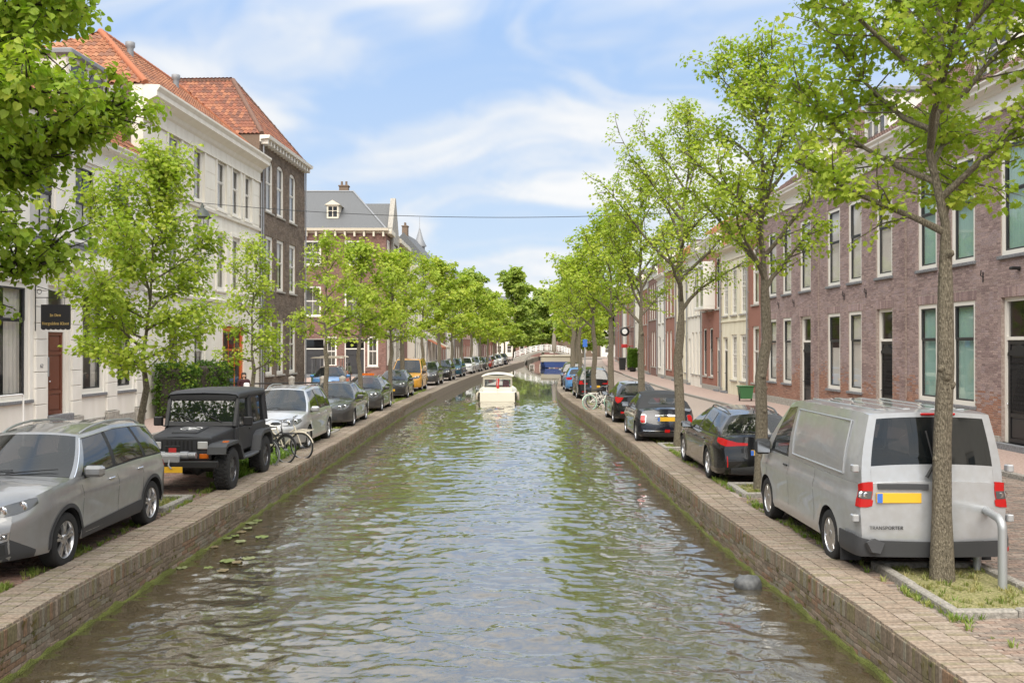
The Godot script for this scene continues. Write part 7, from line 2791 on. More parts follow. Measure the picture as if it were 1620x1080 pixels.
	for sd in [-1.0, 1.0]:
		g = G.new()
		g.rbox(Vector3(sd * 0.34 - 0.24, 0.9, -0.45), Vector3(sd * 0.34 + 0.24, 1.42, -0.30), 0.06)
		g.rbox(Vector3(sd * 0.34 - 0.12, 1.44, -0.44), Vector3(sd * 0.34 + 0.12, 1.60, -0.34), 0.04)
		part(t, "seat", g, mats.seat_cloth)
	# bumper, winch, plate
	g = G.new()
	g.rbox(Vector3(-0.78, 0.50, 1.78), Vector3(0.78, 0.63, 1.90), 0.015)
	g.box(Vector3(-0.45, 0.46, 1.2), Vector3(-0.36, 0.58, 1.8))
	g.box(Vector3(0.36, 0.46, 1.2), Vector3(0.45, 0.58, 1.8))
	part(t, "front_bumper", g, mats.iron)
	g = G.new()
	g.tube([Vector3(-0.30, 0.72, 1.76), Vector3(0.22, 0.72, 1.76)], [0.075], 12)
	g.tube([Vector3(0.22, 0.72, 1.76), Vector3(0.36, 0.72, 1.76)], [0.06], 10)
	g.rbox(Vector3(-0.44, 0.63, 1.68), Vector3(-0.30, 0.80, 1.84), 0.02)
	g.rbox(Vector3(-0.28, 0.60, 1.85), Vector3(0.10, 0.74, 1.91), 0.015)
	g.tube([Vector3(-0.08, 0.66, 1.91), Vector3(-0.08, 0.56, 1.95), Vector3(-0.03, 0.50, 1.95)], [0.016], 6)
	part(t, "winch", g, mats.zinc)
	g = G.new()
	g.rbox(Vector3(-0.20, 0.74, 1.78), Vector3(0.08, 0.90, 1.80), 0.01)
	var box := part(t, "winch_box", g, mats.iron)
	g = G.new()
	g.rbox(Vector3(-0.13, 0.78, 1.799), Vector3(0.01, 0.86, 1.804), 0.004)
	part(box, "badge", g, mats.red)
	g = G.new()
	g.rbox(Vector3(-0.36, 0.42, 1.905), Vector3(0.16, 0.53, 1.915), 0.004)
	part(t, "number_plate", g, mats.plate_yellow)
	g = G.new()
	g.box(Vector3(-0.5, 0.45, -1.6), Vector3(0.5, 0.62, 1.5))
	g.tube([Vector3(-0.66, 0.40, 1.19), Vector3(0.66, 0.40, 1.19)], [0.05], 8)
	g.tube([Vector3(-0.66, 0.40, -1.18), Vector3(0.66, 0.40, -1.18)], [0.05], 8)
	g.lathe([Vector2(0.0, -0.12), Vector2(0.12, -0.06), Vector2(0.12, 0.06), Vector2(0.0, 0.12)], 10, Transform3D(Basis(), Vector3(0.2, 0.40, 1.19)))
	part(t, "chassis", g, mats.rubber)
	for c in [1.19, -1.18]:
		for sd in [-1.0, 1.0]:
			wheel_part(t, Vector3(sd * 0.74, 0.40, c), 0.395, 0.28, "offroad", sd)

# ---------------------------------------------------------------- bicycles
func bicycle(label: String, at: Vector3, turn: float, lean: float, frame_mat: String, tyre_mat: String, group: String) -> void:
	var t := thing("bicycle", label, "bicycle", group, at, turn)
	t.rotation.z = lean
	var r := 0.34
	for z in [0.53, -0.53]:
		var g := G.new()
		var ring := []
		for k in 29:
			ring.append(Vector3(0, r + cos(k * TAU / 28.0) * r, z + sin(k * TAU / 28.0) * r))
		g.tube(ring, [0.02], 6, false)
		var w := part(t, "wheel", g, mats[tyre_mat])
		g = G.new()
		ring = []
		for k in 29:
			ring.append(Vector3(0, r + cos(k * TAU / 28.0) * (r - 0.028), z + sin(k * TAU / 28.0) * (r - 0.028)))
		g.tube(ring, [0.010], 4, false)
		for k in 14:
			var a := k * TAU / 14.0
			g.tube([Vector3(0.02 if k % 2 else -0.02, r, z), Vector3(0, r + cos(a) * (r - 0.03), z + sin(a) * (r - 0.03))], [0.0022], 3, false)
		g.tube([Vector3(-0.05, r, z), Vector3(0.05, r, z)], [0.022], 6)
		part(w, "spokes", g, mats.zinc)
		g = G.new()
		var arc := []
		for k in 12:
			var a := lerpf(-1.3, 1.5, k / 11.0) * (1 if z > 0 else -1)
			arc.append(Vector3(0, r + cos(a) * (r + 0.035), z + sin(a) * (r + 0.035) * -1.0 * (1 if z > 0 else 1)))
		g.tube(arc, [0.018], 5)
		part(t, "mudguard", g, mats[frame_mat])
	var g2 := G.new()
	var head := Vector3(0, 0.82, 0.36)
	var bb := Vector3(0, 0.30, -0.05)
	var seat := Vector3(0, 0.80, -0.22)
	g2.tube([head + Vector3(0, 0.08, -0.03), Vector3(0, 0.62, 0.43), Vector3(0, r, 0.53)], [0.018], 6)
	g2.tube([Vector3(0, 0.70, 0.40), bb], [0.02], 6)
	g2.tube([Vector3(0, 0.78, 0.37), Vector3(0, 0.52, -0.10)], [0.018], 6)
	g2.tube([bb, seat], [0.018], 6)
	for s in [-1, 1]:
		g2.tube([Vector3(s * 0.02, 0.62, -0.17), Vector3(s * 0.05, r, -0.53)], [0.010], 5)
		g2.tube([bb, Vector3(s * 0.05, r, -0.53)], [0.011], 5)
	part(t, "frame", g2, mats[frame_mat])
	g2 = G.new()
	g2.tube([Vector3(-0.29, 1.02, 0.10), Vector3(-0.27, 1.08, 0.26), Vector3(-0.06, 1.06, 0.34), Vector3(0.06, 1.06, 0.34), Vector3(0.27, 1.08, 0.26), Vector3(0.29, 1.02, 0.10)], [0.012], 6)
	g2.tube([Vector3(0, 0.86, 0.35), Vector3(0, 1.06, 0.33)], [0.014], 6)
	part(t, "handlebar", g2, mats.zinc)
	g2 = G.new()
	g2.lathe([Vector2(0.0, 0.0), Vector2(0.10, 0.01), Vector2(0.115, 0.04), Vector2(0.07, 0.07), Vector2(0.0, 0.075)], 10, Transform3D(Basis.from_scale(Vector3(0.8, 1, 1.35)), Vector3(0, 0.86, -0.24)))
	part(t, "saddle", g2, mats.rubber)
	g2 = G.new()
	for x in [-0.07, 0.0, 0.07]:
		g2.tube([Vector3(x, 0.72, -0.28), Vector3(x, 0.72, -0.78)], [0.007], 4)
	for s in [-1, 1]:
		g2.tube([Vector3(s * 0.07, 0.72, -0.6), Vector3(s * 0.05, r, -0.53)], [0.006], 4)
	for q in [[0.40, 0.72], [0.40, 0.76]]:
		var z0: float = q[0]
	# front rack
	for k in 5:
		g2.tube([Vector3(-0.16 + k * 0.08, 0.74, 0.45), Vector3(-0.16 + k * 0.08, 0.74, 0.80)], [0.007], 4)
	g2.tube([Vector3(-0.18, 0.745, 0.44), Vector3(0.18, 0.745, 0.44), Vector3(0.20, 0.745, 0.80), Vector3(-0.20, 0.745, 0.80), Vector3(-0.18, 0.745, 0.44)], [0.009], 5)
	part(t, "carrier", g2, mats[frame_mat])
	g2 = G.new()
	g2.lathe([Vector2(0.0, -0.01), Vector2(0.09, -0.008), Vector2(0.09, 0.008), Vector2(0.0, 0.01)], 14, Transform3D(Basis(Vector3(0, 0, 1), PI / 2), bb + Vector3(0.05, 0, 0)))
	g2.tube([bb + Vector3(0.06, 0, 0), bb + Vector3(0.07, -0.12, 0.10), bb + Vector3(0.16, -0.12, 0.10)], [0.010], 4)
	g2.tube([bb + Vector3(-0.06, 0, 0), bb + Vector3(-0.07, 0.12, -0.10), bb + Vector3(-0.16, 0.12, -0.10)], [0.010], 4)
	part(t, "crank", g2, mats.iron)

func make_bicycles() -> void:
	var gl := "bicycles parked between the off-road car and the people carrier"
	bicycle("bicycle with grey tyres nearest the off-road car on the left quay", Vector3(-6.30, 0.0, -23.0), 1.1, 0.10, "iron", "galvanised", gl)
	bicycle("dark bicycle in the middle of the group on the left quay", Vector3(-6.05, 0.0, -23.7), 1.0, -0.06, "iron", "tyre", gl)
	bicycle("bicycle with cream front rack at the edge of the left quay", Vector3(-5.85, 0.0, -24.5), 1.15, 0.12, "cream_frame", "tyre", gl)
	var gr := "white bicycles on the right quay"
	bicycle("white bicycle with mint tyres standing on the right quay coping", Vector3(4.02, 0.0, -43.0), 1.9, -0.08, "white_frame", "mint", gr)
	bicycle("white bicycle behind the mint-tyred one on the right quay", Vector3(4.3, 0.0, -44.0), 1.6, 0.06, "white_frame", "tyre", gr)
	bicycle("bicycle leaning near the left foot of the bridge", Vector3(left_x(154.0) - 1.0, 0.0, -154.0), 0.4, 0.1, "iron", "tyre", "")

# ---------------------------------------------------------------- boats
func make_boat() -> void:
	# the cream motor launch, stern towards us
	var t := thing("motor_boat", "cream motor launch with wheelhouse and red flag, seen from astern on the canal", "boat", "", Vector3(-0.88, WATER_Y, -57.0))
	t.rotation.y = 0.0
	var g := G.new()
	var rows := []
	for k in 15:
		var f := k / 14.0
		var z := -f * 7.5
		var w := 1.16 * (1.0 - pow(maxf(0.0, f - 0.35) / 0.65, 2.2) * 0.98) + 0.06 * sin(f * 3.0)
		var sheer := 0.62 + 0.42 * f * f
		var row := PackedVector3Array()
		for q in [[-0.55, -0.30], [-0.86, -0.12], [-0.97, 0.10], [-1.0, sheer * 0.7], [-0.985, sheer], [-0.90, sheer + 0.03], [-0.82, sheer - 0.01], [0.0, sheer + 0.02], [0.82, sheer - 0.01], [0.90, sheer + 0.03], [0.985, sheer], [1.0, sheer * 0.7], [0.97, 0.10], [0.86, -0.12], [0.55, -0.30]]:
			row.append(Vector3(q[0] * w, q[1], z))
		rows.append(row)
	g.grid(rows)
	var hull := part(t, "hull", g, mats.boat_white)
	g = G.new()
	var st: PackedVector3Array = rows[0]
	g.quad(Vector3(-0.66, -0.3, 0.0), Vector3(0.66, -0.3, 0.0), Vector3(1.1, 0.1, 0.02), Vector3(-1.1, 0.1, 0.02), Vector3.BACK)
	g.rbox(Vector3(-1.06, 0.06, -0.05), Vector3(1.06, 0.66, 0.035), 0.03)
	part(hull, "transom", g, mats.boat_white)
	g = G.new()
	var rub := []
	var rub2 := []
	for k in 15:
		rub.append(rows[k][3] + Vector3(-0.01, 0, 0))
		rub2.append(rows[k][11] + Vector3(0.01, 0, 0))
	g.tube(rub, [0.035], 6)
	g.tube(rub2, [0.035], 6)
	part(hull, "rubbing_strake", g, mats.lead)
	# wheelhouse
	g = G.new()
	for q in [[-0.86, -0.80], [-0.06, 0.06], [0.80, 0.86]]:
		g.box(Vector3(q[0], 0.9, -0.66), Vector3(q[1], 1.42, -0.60))
	g.rbox(Vector3(-0.88, 0.6, -0.68), Vector3(0.88, 0.92, -0.58), 0.02)
	g.rbox(Vector3(-0.88, 1.40, -0.68), Vector3(0.88, 1.58, -0.58), 0.02)
	for sd in [-1, 1]:
		g.rbox(Vector3(sd * 0.86 - 0.03, 0.6, -3.2), Vector3(sd * 0.86 + 0.03, 1.0, -0.62), 0.01)
		g.rbox(Vector3(sd * 0.86 - 0.03, 1.40, -3.2), Vector3(sd * 0.86 + 0.03, 1.58, -0.62), 0.01)
		for z in [-0.68, -1.5, -2.35, -3.2]:
			g.box(Vector3(sd * 0.86 - 0.028, 0.98, z), Vector3(sd * 0.86 + 0.028, 1.42, z + 0.08))
	g.rbox(Vector3(-0.88, 0.6, -3.24), Vector3(0.88, 0.95, -3.16), 0.02)
	g.rbox(Vector3(-0.88, 1.42, -3.24), Vector3(0.88, 1.58, -3.16), 0.02)
	var wh := part(t, "wheelhouse", g, mats.boat_white)
	g = G.new()
	var rr := []
	for k in 5:
		var z: float = [-3.45, -3.40, -2.0, -0.50, -0.44][k]
		var row := PackedVector3Array()
		for j in 11:
			var a := j / 5.0 - 1.0
			row.append(Vector3(a * (0.98 if k in [1, 2, 3] else 0.95), 1.58 + 0.14 * (1.0 - a * a) + (0.05 if k in [1, 2, 3] and absf(a) < 0.95 else 0.0), z))
		rr.append(row)
	g.grid(rr)
	g.rbox(Vector3(-0.98, 1.555, -3.42), Vector3(0.98, 1.60, -0.46), 0.015)
	part(wh, "roof", g, mats.boat_white)
	for q in [[-0.80, -0.06], [0.06, 0.80]]:
		g = G.new()
		g.quad(Vector3(q[0], 0.92, -0.63), Vector3(q[1], 0.92, -0.63), Vector3(q[1], 1.40, -0.63), Vector3(q[0], 1.40, -0.63), Vector3.BACK)
		part(wh, "pane", g, mats.car_glass)
	g = G.new()
	g.rbox(Vector3(0.30, 0.70, -1.5), Vector3(0.70, 1.32, -1.2), 0.08)
	part(t, "seat", g, mats.red)
	g = G.new()
	g.tube([Vector3(0, 0.62, 0.03), Vector3(0, 1.50, 0.22)], [0.016], 6)
	part(t, "flagstaff", g, mats.white_paint)
	g = G.new()
	var fl := []
	for k in 8:
		var y := lerpf(1.48, 0.88, k / 7.0)
		var row := PackedVector3Array()
		for j in 5:
			row.append(Vector3((j / 4.0 - 0.35) * 0.17 + 0.02 * sin(k * 1.1), y, 0.15 + 0.03 * sin(j * 1.9 + k * 0.4)))
		fl.append(row)
	g.grid(fl)
	part(t, "flag", g, mats.red)
	for sd in [-1, 1]:
		for z in [-0.5, -2.2]:
			g = G.new()
			g.lathe([Vector2(0.0, 0.0), Vector2(0.07, 0.04), Vector2(0.10, 0.12), Vector2(0.10, 0.38), Vector2(0.07, 0.46), Vector2(0.02, 0.5), Vector2(0.0, 0.52)], 10, Transform3D(Basis(), Vector3(sd * 1.24, 0.10, z)))
			part(t, "fender", g, mats.canvas)

func make_barge() -> void:
	var t := thing("terrace_barge", "blue-hulled terrace barge with beige canvas sides moored before the bridge", "boat", "", Vector3(6.75, WATER_Y, -147.0), -0.08)
	var g := G.new()
	var rows := []
	for k in 13:
		var f := k / 12.0
		var w := 2.5 * (1.0 - pow(absf(f * 2.0 - 1.0), 5.0) * 0.35)
		var row := PackedVector3Array()
		for q in [[-0.8, -0.3], [-0.97, 0.1], [-1.0, 0.5], [-1.0, 0.95], [0.0, 0.98], [1.0, 0.95], [1.0, 0.5], [0.97, 0.1], [0.8, -0.3]]:
			row.append(Vector3(q[0] * w, q[1], -f * 12.0))
		rows.append(row)
	g.grid(rows)
	g.quad(rows[0][1], rows[0][7], rows[0][5], rows[0][3], Vector3.BACK)
	part(t, "hull", g, mats.blue_hull)
	g = G.new()
	g.rbox(Vector3(-2.3, 0.9, -11.5), Vector3(2.3, 1.8, -0.3), 0.08)
	part(t, "canvas_screen", g, mats.canvas)
	g = G.new()
	g.rbox(Vector3(-2.45, 1.8, -11.7), Vector3(2.45, 1.95, -0.15), 0.05)
	part(t, "rail_cap", g, mats.canvas)
	var p := thing("folded_parasol", "tall folded brown parasol standing on the blue barge", "parasol", "", Vector3(6.6, WATER_Y + 1.93, -148.6))
	g = G.new()
	g.lathe([Vector2(0.08, 0.0), Vector2(0.08, 0.5), Vector2(0.42, 0.7), Vector2(0.40, 1.4), Vector2(0.33, 2.6), Vector2(0.22, 3.6), Vector2(0.06, 3.95), Vector2(0.03, 4.1), Vector2(0.0, 4.1)], 9)
	part(p, "canopy", g, mats.parasol)
	g = G.new()
	g.tube([Vector3(0, 0, 0), Vector3(0, 0.7, 0)], [0.06], 8)
	part(p, "pole", g, mats.white_paint)

# ---------------------------------------------------------------- the far bridge
func make_bridge() -> void:
	var d := 180.0
	var x0 := left_x(d) - 0.6
	var x1 := right_x(d) + 0.6
	var mid := (x0 + x1) * 0.5
	var half := (x1 - x0) * 0.5
	var t := thing("arched_bridge", "arched stone bridge with white railings across the far canal", "bridge", "", Vector3(mid, 0, -d))
	var g := G.new()
	var arch := half - 0.7
	var deck := func(x: float) -> float: return 0.5 + 1.55 * cos(clampf(x / (half + 1.6), -1.0, 1.0) * PI / 2.0)
	var vault := func(x: float) -> float: return WATER_Y + 2.25 * sqrt(maxf(0.0, 1.0 - pow(x / arch, 2.0)))
	var n := 40
	for s in 2:
		var z := 0.0 if s == 0 else -9.0
		var rows := []
		for k in n + 1:
			var x := lerpf(-half - 1.6, half + 1.6, float(k) / n)
			var low: float = vault.call(x) if absf(x) < arch else -1.6
			rows.append(PackedVector3Array([Vector3(x, low, z), Vector3(x, deck.call(x), z)]))
		g.grid(rows)
	var top := []
	for k in n + 1:
		var x := lerpf(-half - 1.6, half + 1.6, float(k) / n)
		top.append(PackedVector3Array([Vector3(x, deck.call(x), 0.0), Vector3(x, deck.call(x), -9.0)]))
	g.grid(top)
	part(t, "masonry", g, mats.stone)
	g = G.new()
	var un := []
	for k in 25:
		var a := PI * k / 24.0
		un.append(PackedVector3Array([Vector3(cos(a) * arch, WATER_Y + 2.25 * sin(a), 0.0), Vector3(cos(a) * arch, WATER_Y + 2.25 * sin(a), -9.0)]))
	g.grid(un)
	part(t, "vault", g, mats.brick_brown)
	for k in 19:
		g = G.new()
		var a0 := PI * k / 19.0 + 0.004
		var a1 := PI * (k + 1) / 19.0 - 0.004
		var q := func(a: float, r: float) -> Vector2: return Vector2(cos(a) * (arch + r), WATER_Y + sin(a) * (2.25 + r))
		g.prism(PackedVector2Array([q.call(a0, 0.0), q.call(a1, 0.0), q.call(a1, 0.34), q.call(a0, 0.34)]), 0.0, 0.08)
		part(t, "voussoir", g, mats.kerb)
	for s in 2:
		var z := -0.12 if s == 0 else -8.88
		for k in 13:
			g = G.new()
			var x := lerpf(-half - 1.3, half + 1.3, k / 12.0)
			var y: float = deck.call(x)
			g.rbox(Vector3(x - 0.07, y - 0.02, z - 0.07), Vector3(x + 0.07, y + 1.12, z + 0.07), 0.01)
			part(t, "railing_post", g, mats.white_paint)
		for h in [0.35, 0.70, 1.05]:
			g = G.new()
			var path := []
			for k in 25:
				var x := lerpf(-half - 1.3, half + 1.3, k / 24.0)
				path.append(Vector3(x, deck.call(x) + h, z))
			g.tube(path, [0.05], 6)
			part(t, "rail", g, mats.white_paint)

# ---------------------------------------------------------------- people: one surface drawn round a skeleton
func person_mesh(bones: Array, tints: Array, cell: float) -> ArrayMesh:
	var lo := Vector3.INF
	var hi := -Vector3.INF
	for b in bones:
		for k in 2:
			var r: float = b[2 + k] + 0.06
			lo = lo.min(b[k] - Vector3(r, r, r))
			hi = hi.max(b[k] + Vector3(r, r, r))
	var nx := int((hi.x - lo.x) / cell) + 2
	var ny := int((hi.y - lo.y) / cell) + 2
	var nz := int((hi.z - lo.z) / cell) + 2
	var field := PackedFloat32Array()
	field.resize(nx * ny * nz)
	field.fill(1.0)
	for b in bones:
		var a: Vector3 = b[0]
		var ab: Vector3 = b[1] - b[0]
		var ra: float = b[2]
		var rb: float = b[3]
		var len2 := maxf(ab.length_squared(), 1e-6)
		var big := maxf(ra, rb) + 0.09
		var l := ((a.min(b[1]) - Vector3.ONE * big) - lo) / cell
		var h := ((a.max(b[1]) + Vector3.ONE * big) - lo) / cell
		for i in range(maxi(0, int(l.x)), mini(nx, int(h.x) + 2)):
			for j in range(maxi(0, int(l.y)), mini(ny, int(h.y) + 2)):
				for k in range(maxi(0, int(l.z)), mini(nz, int(h.z) + 2)):
					var p := lo + Vector3(i, j, k) * cell
					var t := clampf((p - a).dot(ab) / len2, 0.0, 1.0)
					var dist := p.distance_to(a + ab * t) - lerpf(ra, rb, t)
					var at := (i * ny + j) * nz + k
					var f := field[at]
					var w := clampf(0.5 + 0.5 * (f - dist) / 0.035, 0.0, 1.0)
					field[at] = lerpf(f, dist, w) - 0.035 * w * (1.0 - w)
	var ids := {}
	var g := G.new()
	g.tint = true
	for i in nx - 1:
		for j in ny - 1:
			for k in nz - 1:
				var sum := Vector3.ZERO
				var cnt := 0
				for e in [[0, 0, 0, 1, 0, 0], [0, 1, 0, 1, 1, 0], [0, 0, 1, 1, 0, 1], [0, 1, 1, 1, 1, 1], [0, 0, 0, 0, 1, 0], [1, 0, 0, 1, 1, 0], [0, 0, 1, 0, 1, 1], [1, 0, 1, 1, 1, 1], [0, 0, 0, 0, 0, 1], [1, 0, 0, 1, 0, 1], [0, 1, 0, 0, 1, 1], [1, 1, 0, 1, 1, 1]]:
					var fa := field[((i + e[0]) * ny + j + e[1]) * nz + k + e[2]]
					var fb := field[((i + e[3]) * ny + j + e[4]) * nz + k + e[5]]
					if (fa < 0.0) != (fb < 0.0):
						var t := fa / (fa - fb)
						sum += Vector3(i + e[0], j + e[1], k + e[2]).lerp(Vector3(i + e[3], j + e[4], k + e[5]), t)
						cnt += 1
				if cnt:
					var p := lo + sum / cnt * cell
					g.col = Color(0.2, 0.2, 0.2)
					for q in tints:
						if q[0].has_point(p):
							g.col = q[1]
							break
					var at := (i * ny + j) * nz + k
					var n := Vector3(field[at + ny * nz] - field[at], field[at + nz] - field[at], field[at + 1] - field[at]).normalized()
					ids[at] = g.vert(p, n)
	for at in ids:
		var i: int = at / (ny * nz)
		var j: int = (at / nz) % ny
		var k: int = at % nz
		if i < 1 or j < 1 or k < 1:
			continue
		for ax in 3:
			var step: int = [ny * nz, nz, 1][ax]
			if (field[at] < 0.0) == (field[at + step] < 0.0):
				continue
			var u: int = [nz, 1, ny * nz][ax]
			var v: int = [1, ny * nz, nz][ax]
			var q := [at, at - u, at - u - v, at - v]
			if ids.has(q[1]) and ids.has(q[2]) and ids.has(q[3]):
				var a: int = ids[q[0]]; var b: int = ids[q[1]]; var c: int = ids[q[2]]; var d: int = ids[q[3]]
				if field[at] < 0.0:
					g.ix.append_array([a, c, b, a, d, c])
				else:
					g.ix.append_array([a, b, c, a, c, d])
	return g.mesh()

func make_people() -> void:
	var V := func(x, y, z): return Vector3(x, y, z)
	# standing or walking figure 1.70 m tall, facing +z
	var bones := [
		[Vector3(0, 0.98, 0), Vector3(0, 1.16, 0.0), 0.155, 0.135], [Vector3(0, 1.16, 0), Vector3(0, 1.36, 0.0), 0.135, 0.15], [Vector3(-0.13, 1.38, 0), Vector3(0.13, 1.38, 0), 0.085, 0.085],
		[Vector3(0, 1.40, 0), Vector3(0, 1.52, 0.015), 0.062, 0.056], [Vector3(0, 1.59, 0.02), Vector3(0, 1.63, 0.0), 0.088, 0.093], [Vector3(0, 1.53, 0.05), Vector3(0, 1.56, 0.055), 0.05, 0.06], [Vector3(0, 1.575, 0.10), Vector3(0, 1.59, 0.095), 0.014, 0.012],
		[Vector3(-0.09, 0.95, 0), Vector3(-0.10, 0.50, 0.07), 0.105, 0.065], [Vector3(-0.10, 0.50, 0.07), Vector3(-0.10, 0.09, 0.04), 0.063, 0.042], [Vector3(-0.10, 0.05, 0.0), Vector3(-0.11, 0.035, 0.19), 0.045, 0.035],
		[Vector3(0.09, 0.95, 0), Vector3(0.10, 0.50, -0.02), 0.105, 0.065], [Vector3(0.10, 0.50, -0.02), Vector3(0.10, 0.09, -0.16), 0.063, 0.042], [Vector3(0.10, 0.05, -0.19), Vector3(0.11, 0.035, 0.0), 0.045, 0.035],
		[Vector3(-0.19, 1.36, 0), Vector3(-0.24, 1.08, -0.03), 0.062, 0.048], [Vector3(-0.24, 1.08, -0.03), Vector3(-0.23, 0.86, 0.08), 0.045, 0.034], [Vector3(-0.23, 0.85, 0.085), Vector3(-0.22, 0.76, 0.12), 0.034, 0.026], [Vector3(-0.21, 0.82, 0.11), Vector3(-0.19, 0.77, 0.14), 0.014, 0.011],
		[Vector3(0.19, 1.36, 0), Vector3(0.23, 1.10, -0.01), 0.062, 0.048], [Vector3(0.23, 1.10, -0.01), Vector3(0.15, 1.06, 0.20), 0.045, 0.034], [Vector3(0.15, 1.06, 0.21), Vector3(0.08, 1.09, 0.26), 0.034, 0.026], [Vector3(0.12, 1.10, 0.23), Vector3(0.09, 1.14, 0.24), 0.014, 0.011]]
	var skin := Color(0.45, 0.27, 0.19)
	var clothes := [
		["woman", Color(0.055, 0.018, 0.02), Color(0.05, 0.035, 0.03), Color(0.03, 0.02, 0.015), Vector3(-10.9, 0.1, -38.5), 0.35, "person in dark red top carrying a white bag on the left pavement"],
		["green", Color(0.09, 0.10, 0.06), Color(0.06, 0.06, 0.06), Color(0.02, 0.02, 0.02), Vector3(-11.9, 0.0, -69.0), 2.6, "person in olive coat on the square behind the orange cargo bike"],
		["navy", Color(0.012, 0.015, 0.03), Color(0.015, 0.015, 0.02), Color(0.02, 0.018, 0.016), Vector3(-8.7, 0.0, -71.0), 1.4, "person in black jacket standing left of the yellow van"]]
	for c in clothes:
		var tints := [[AABB(Vector3(-0.12, 1.555, 0.03), Vector3(0.24, 0.075, 0.2)), skin], [AABB(Vector3(-0.12, 1.46, 0.045), Vector3(0.24, 0.11, 0.2)), skin], [AABB(Vector3(-0.3, 1.44, -0.3), Vector3(0.6, 0.5, 0.6)), c[3]], [AABB(Vector3(-0.4, 0.70, 0.03), Vector3(0.3, 0.15, 0.3)), skin], [AABB(Vector3(0.04, 1.0, 0.2), Vector3(0.13, 0.2, 0.2)), skin], [AABB(Vector3(-0.6, 0.93, -0.6), Vector3(1.2, 0.6, 1.2)), c[1]], [AABB(Vector3(-0.6, -0.1, -0.6), Vector3(1.2, 0.18, 1.2)), Color(0.03, 0.025, 0.02)], [AABB(Vector3(-1, -1, -1), Vector3(2, 4, 2)), c[2]]]
		var p := thing("person", c[6], "person", "", c[4], c[5])
		part(p, "figure", person_mesh(bones, tints, 0.022), mats.skin_cloth)
		var g := G.new()
		var rows := []
		for k in 6:
			var y := lerpf(1.66, 1.42, k / 5.0)
			var row := PackedVector3Array()
			for j in 9:
				var a := lerpf(0.35, TAU - 0.35, j / 8.0)
				var r := 0.106 if k < 4 else 0.112
				row.append(Vector3(sin(a) * r, y, cos(a) * r - 0.005))
			rows.append(row)
		g.grid(rows)
		g.lathe([Vector2(0.106, 0.0), Vector2(0.09, 0.045), Vector2(0.05, 0.068), Vector2(0.0, 0.075)], 12, Transform3D(Basis(), Vector3(0, 1.655, -0.005)))
		var hm := mat("hair_" + c[0], lin(c[3].r, c[3].g, c[3].b), 0.6)
		part(p, "hair", g, hm)
	# the white bag at the walker's shoulder
	var b := thing("shoulder_bag", "white cloth bag on the arm of the person in dark red", "bag", "", Vector3(-10.72, 0.1, -38.35))
	var g2 := G.new()
	g2.rbox(Vector3(-0.10, 0.85, 0.10), Vector3(0.14, 1.32, 0.22), 0.05)
	part(b, "sack", g2, mats.white_paint)

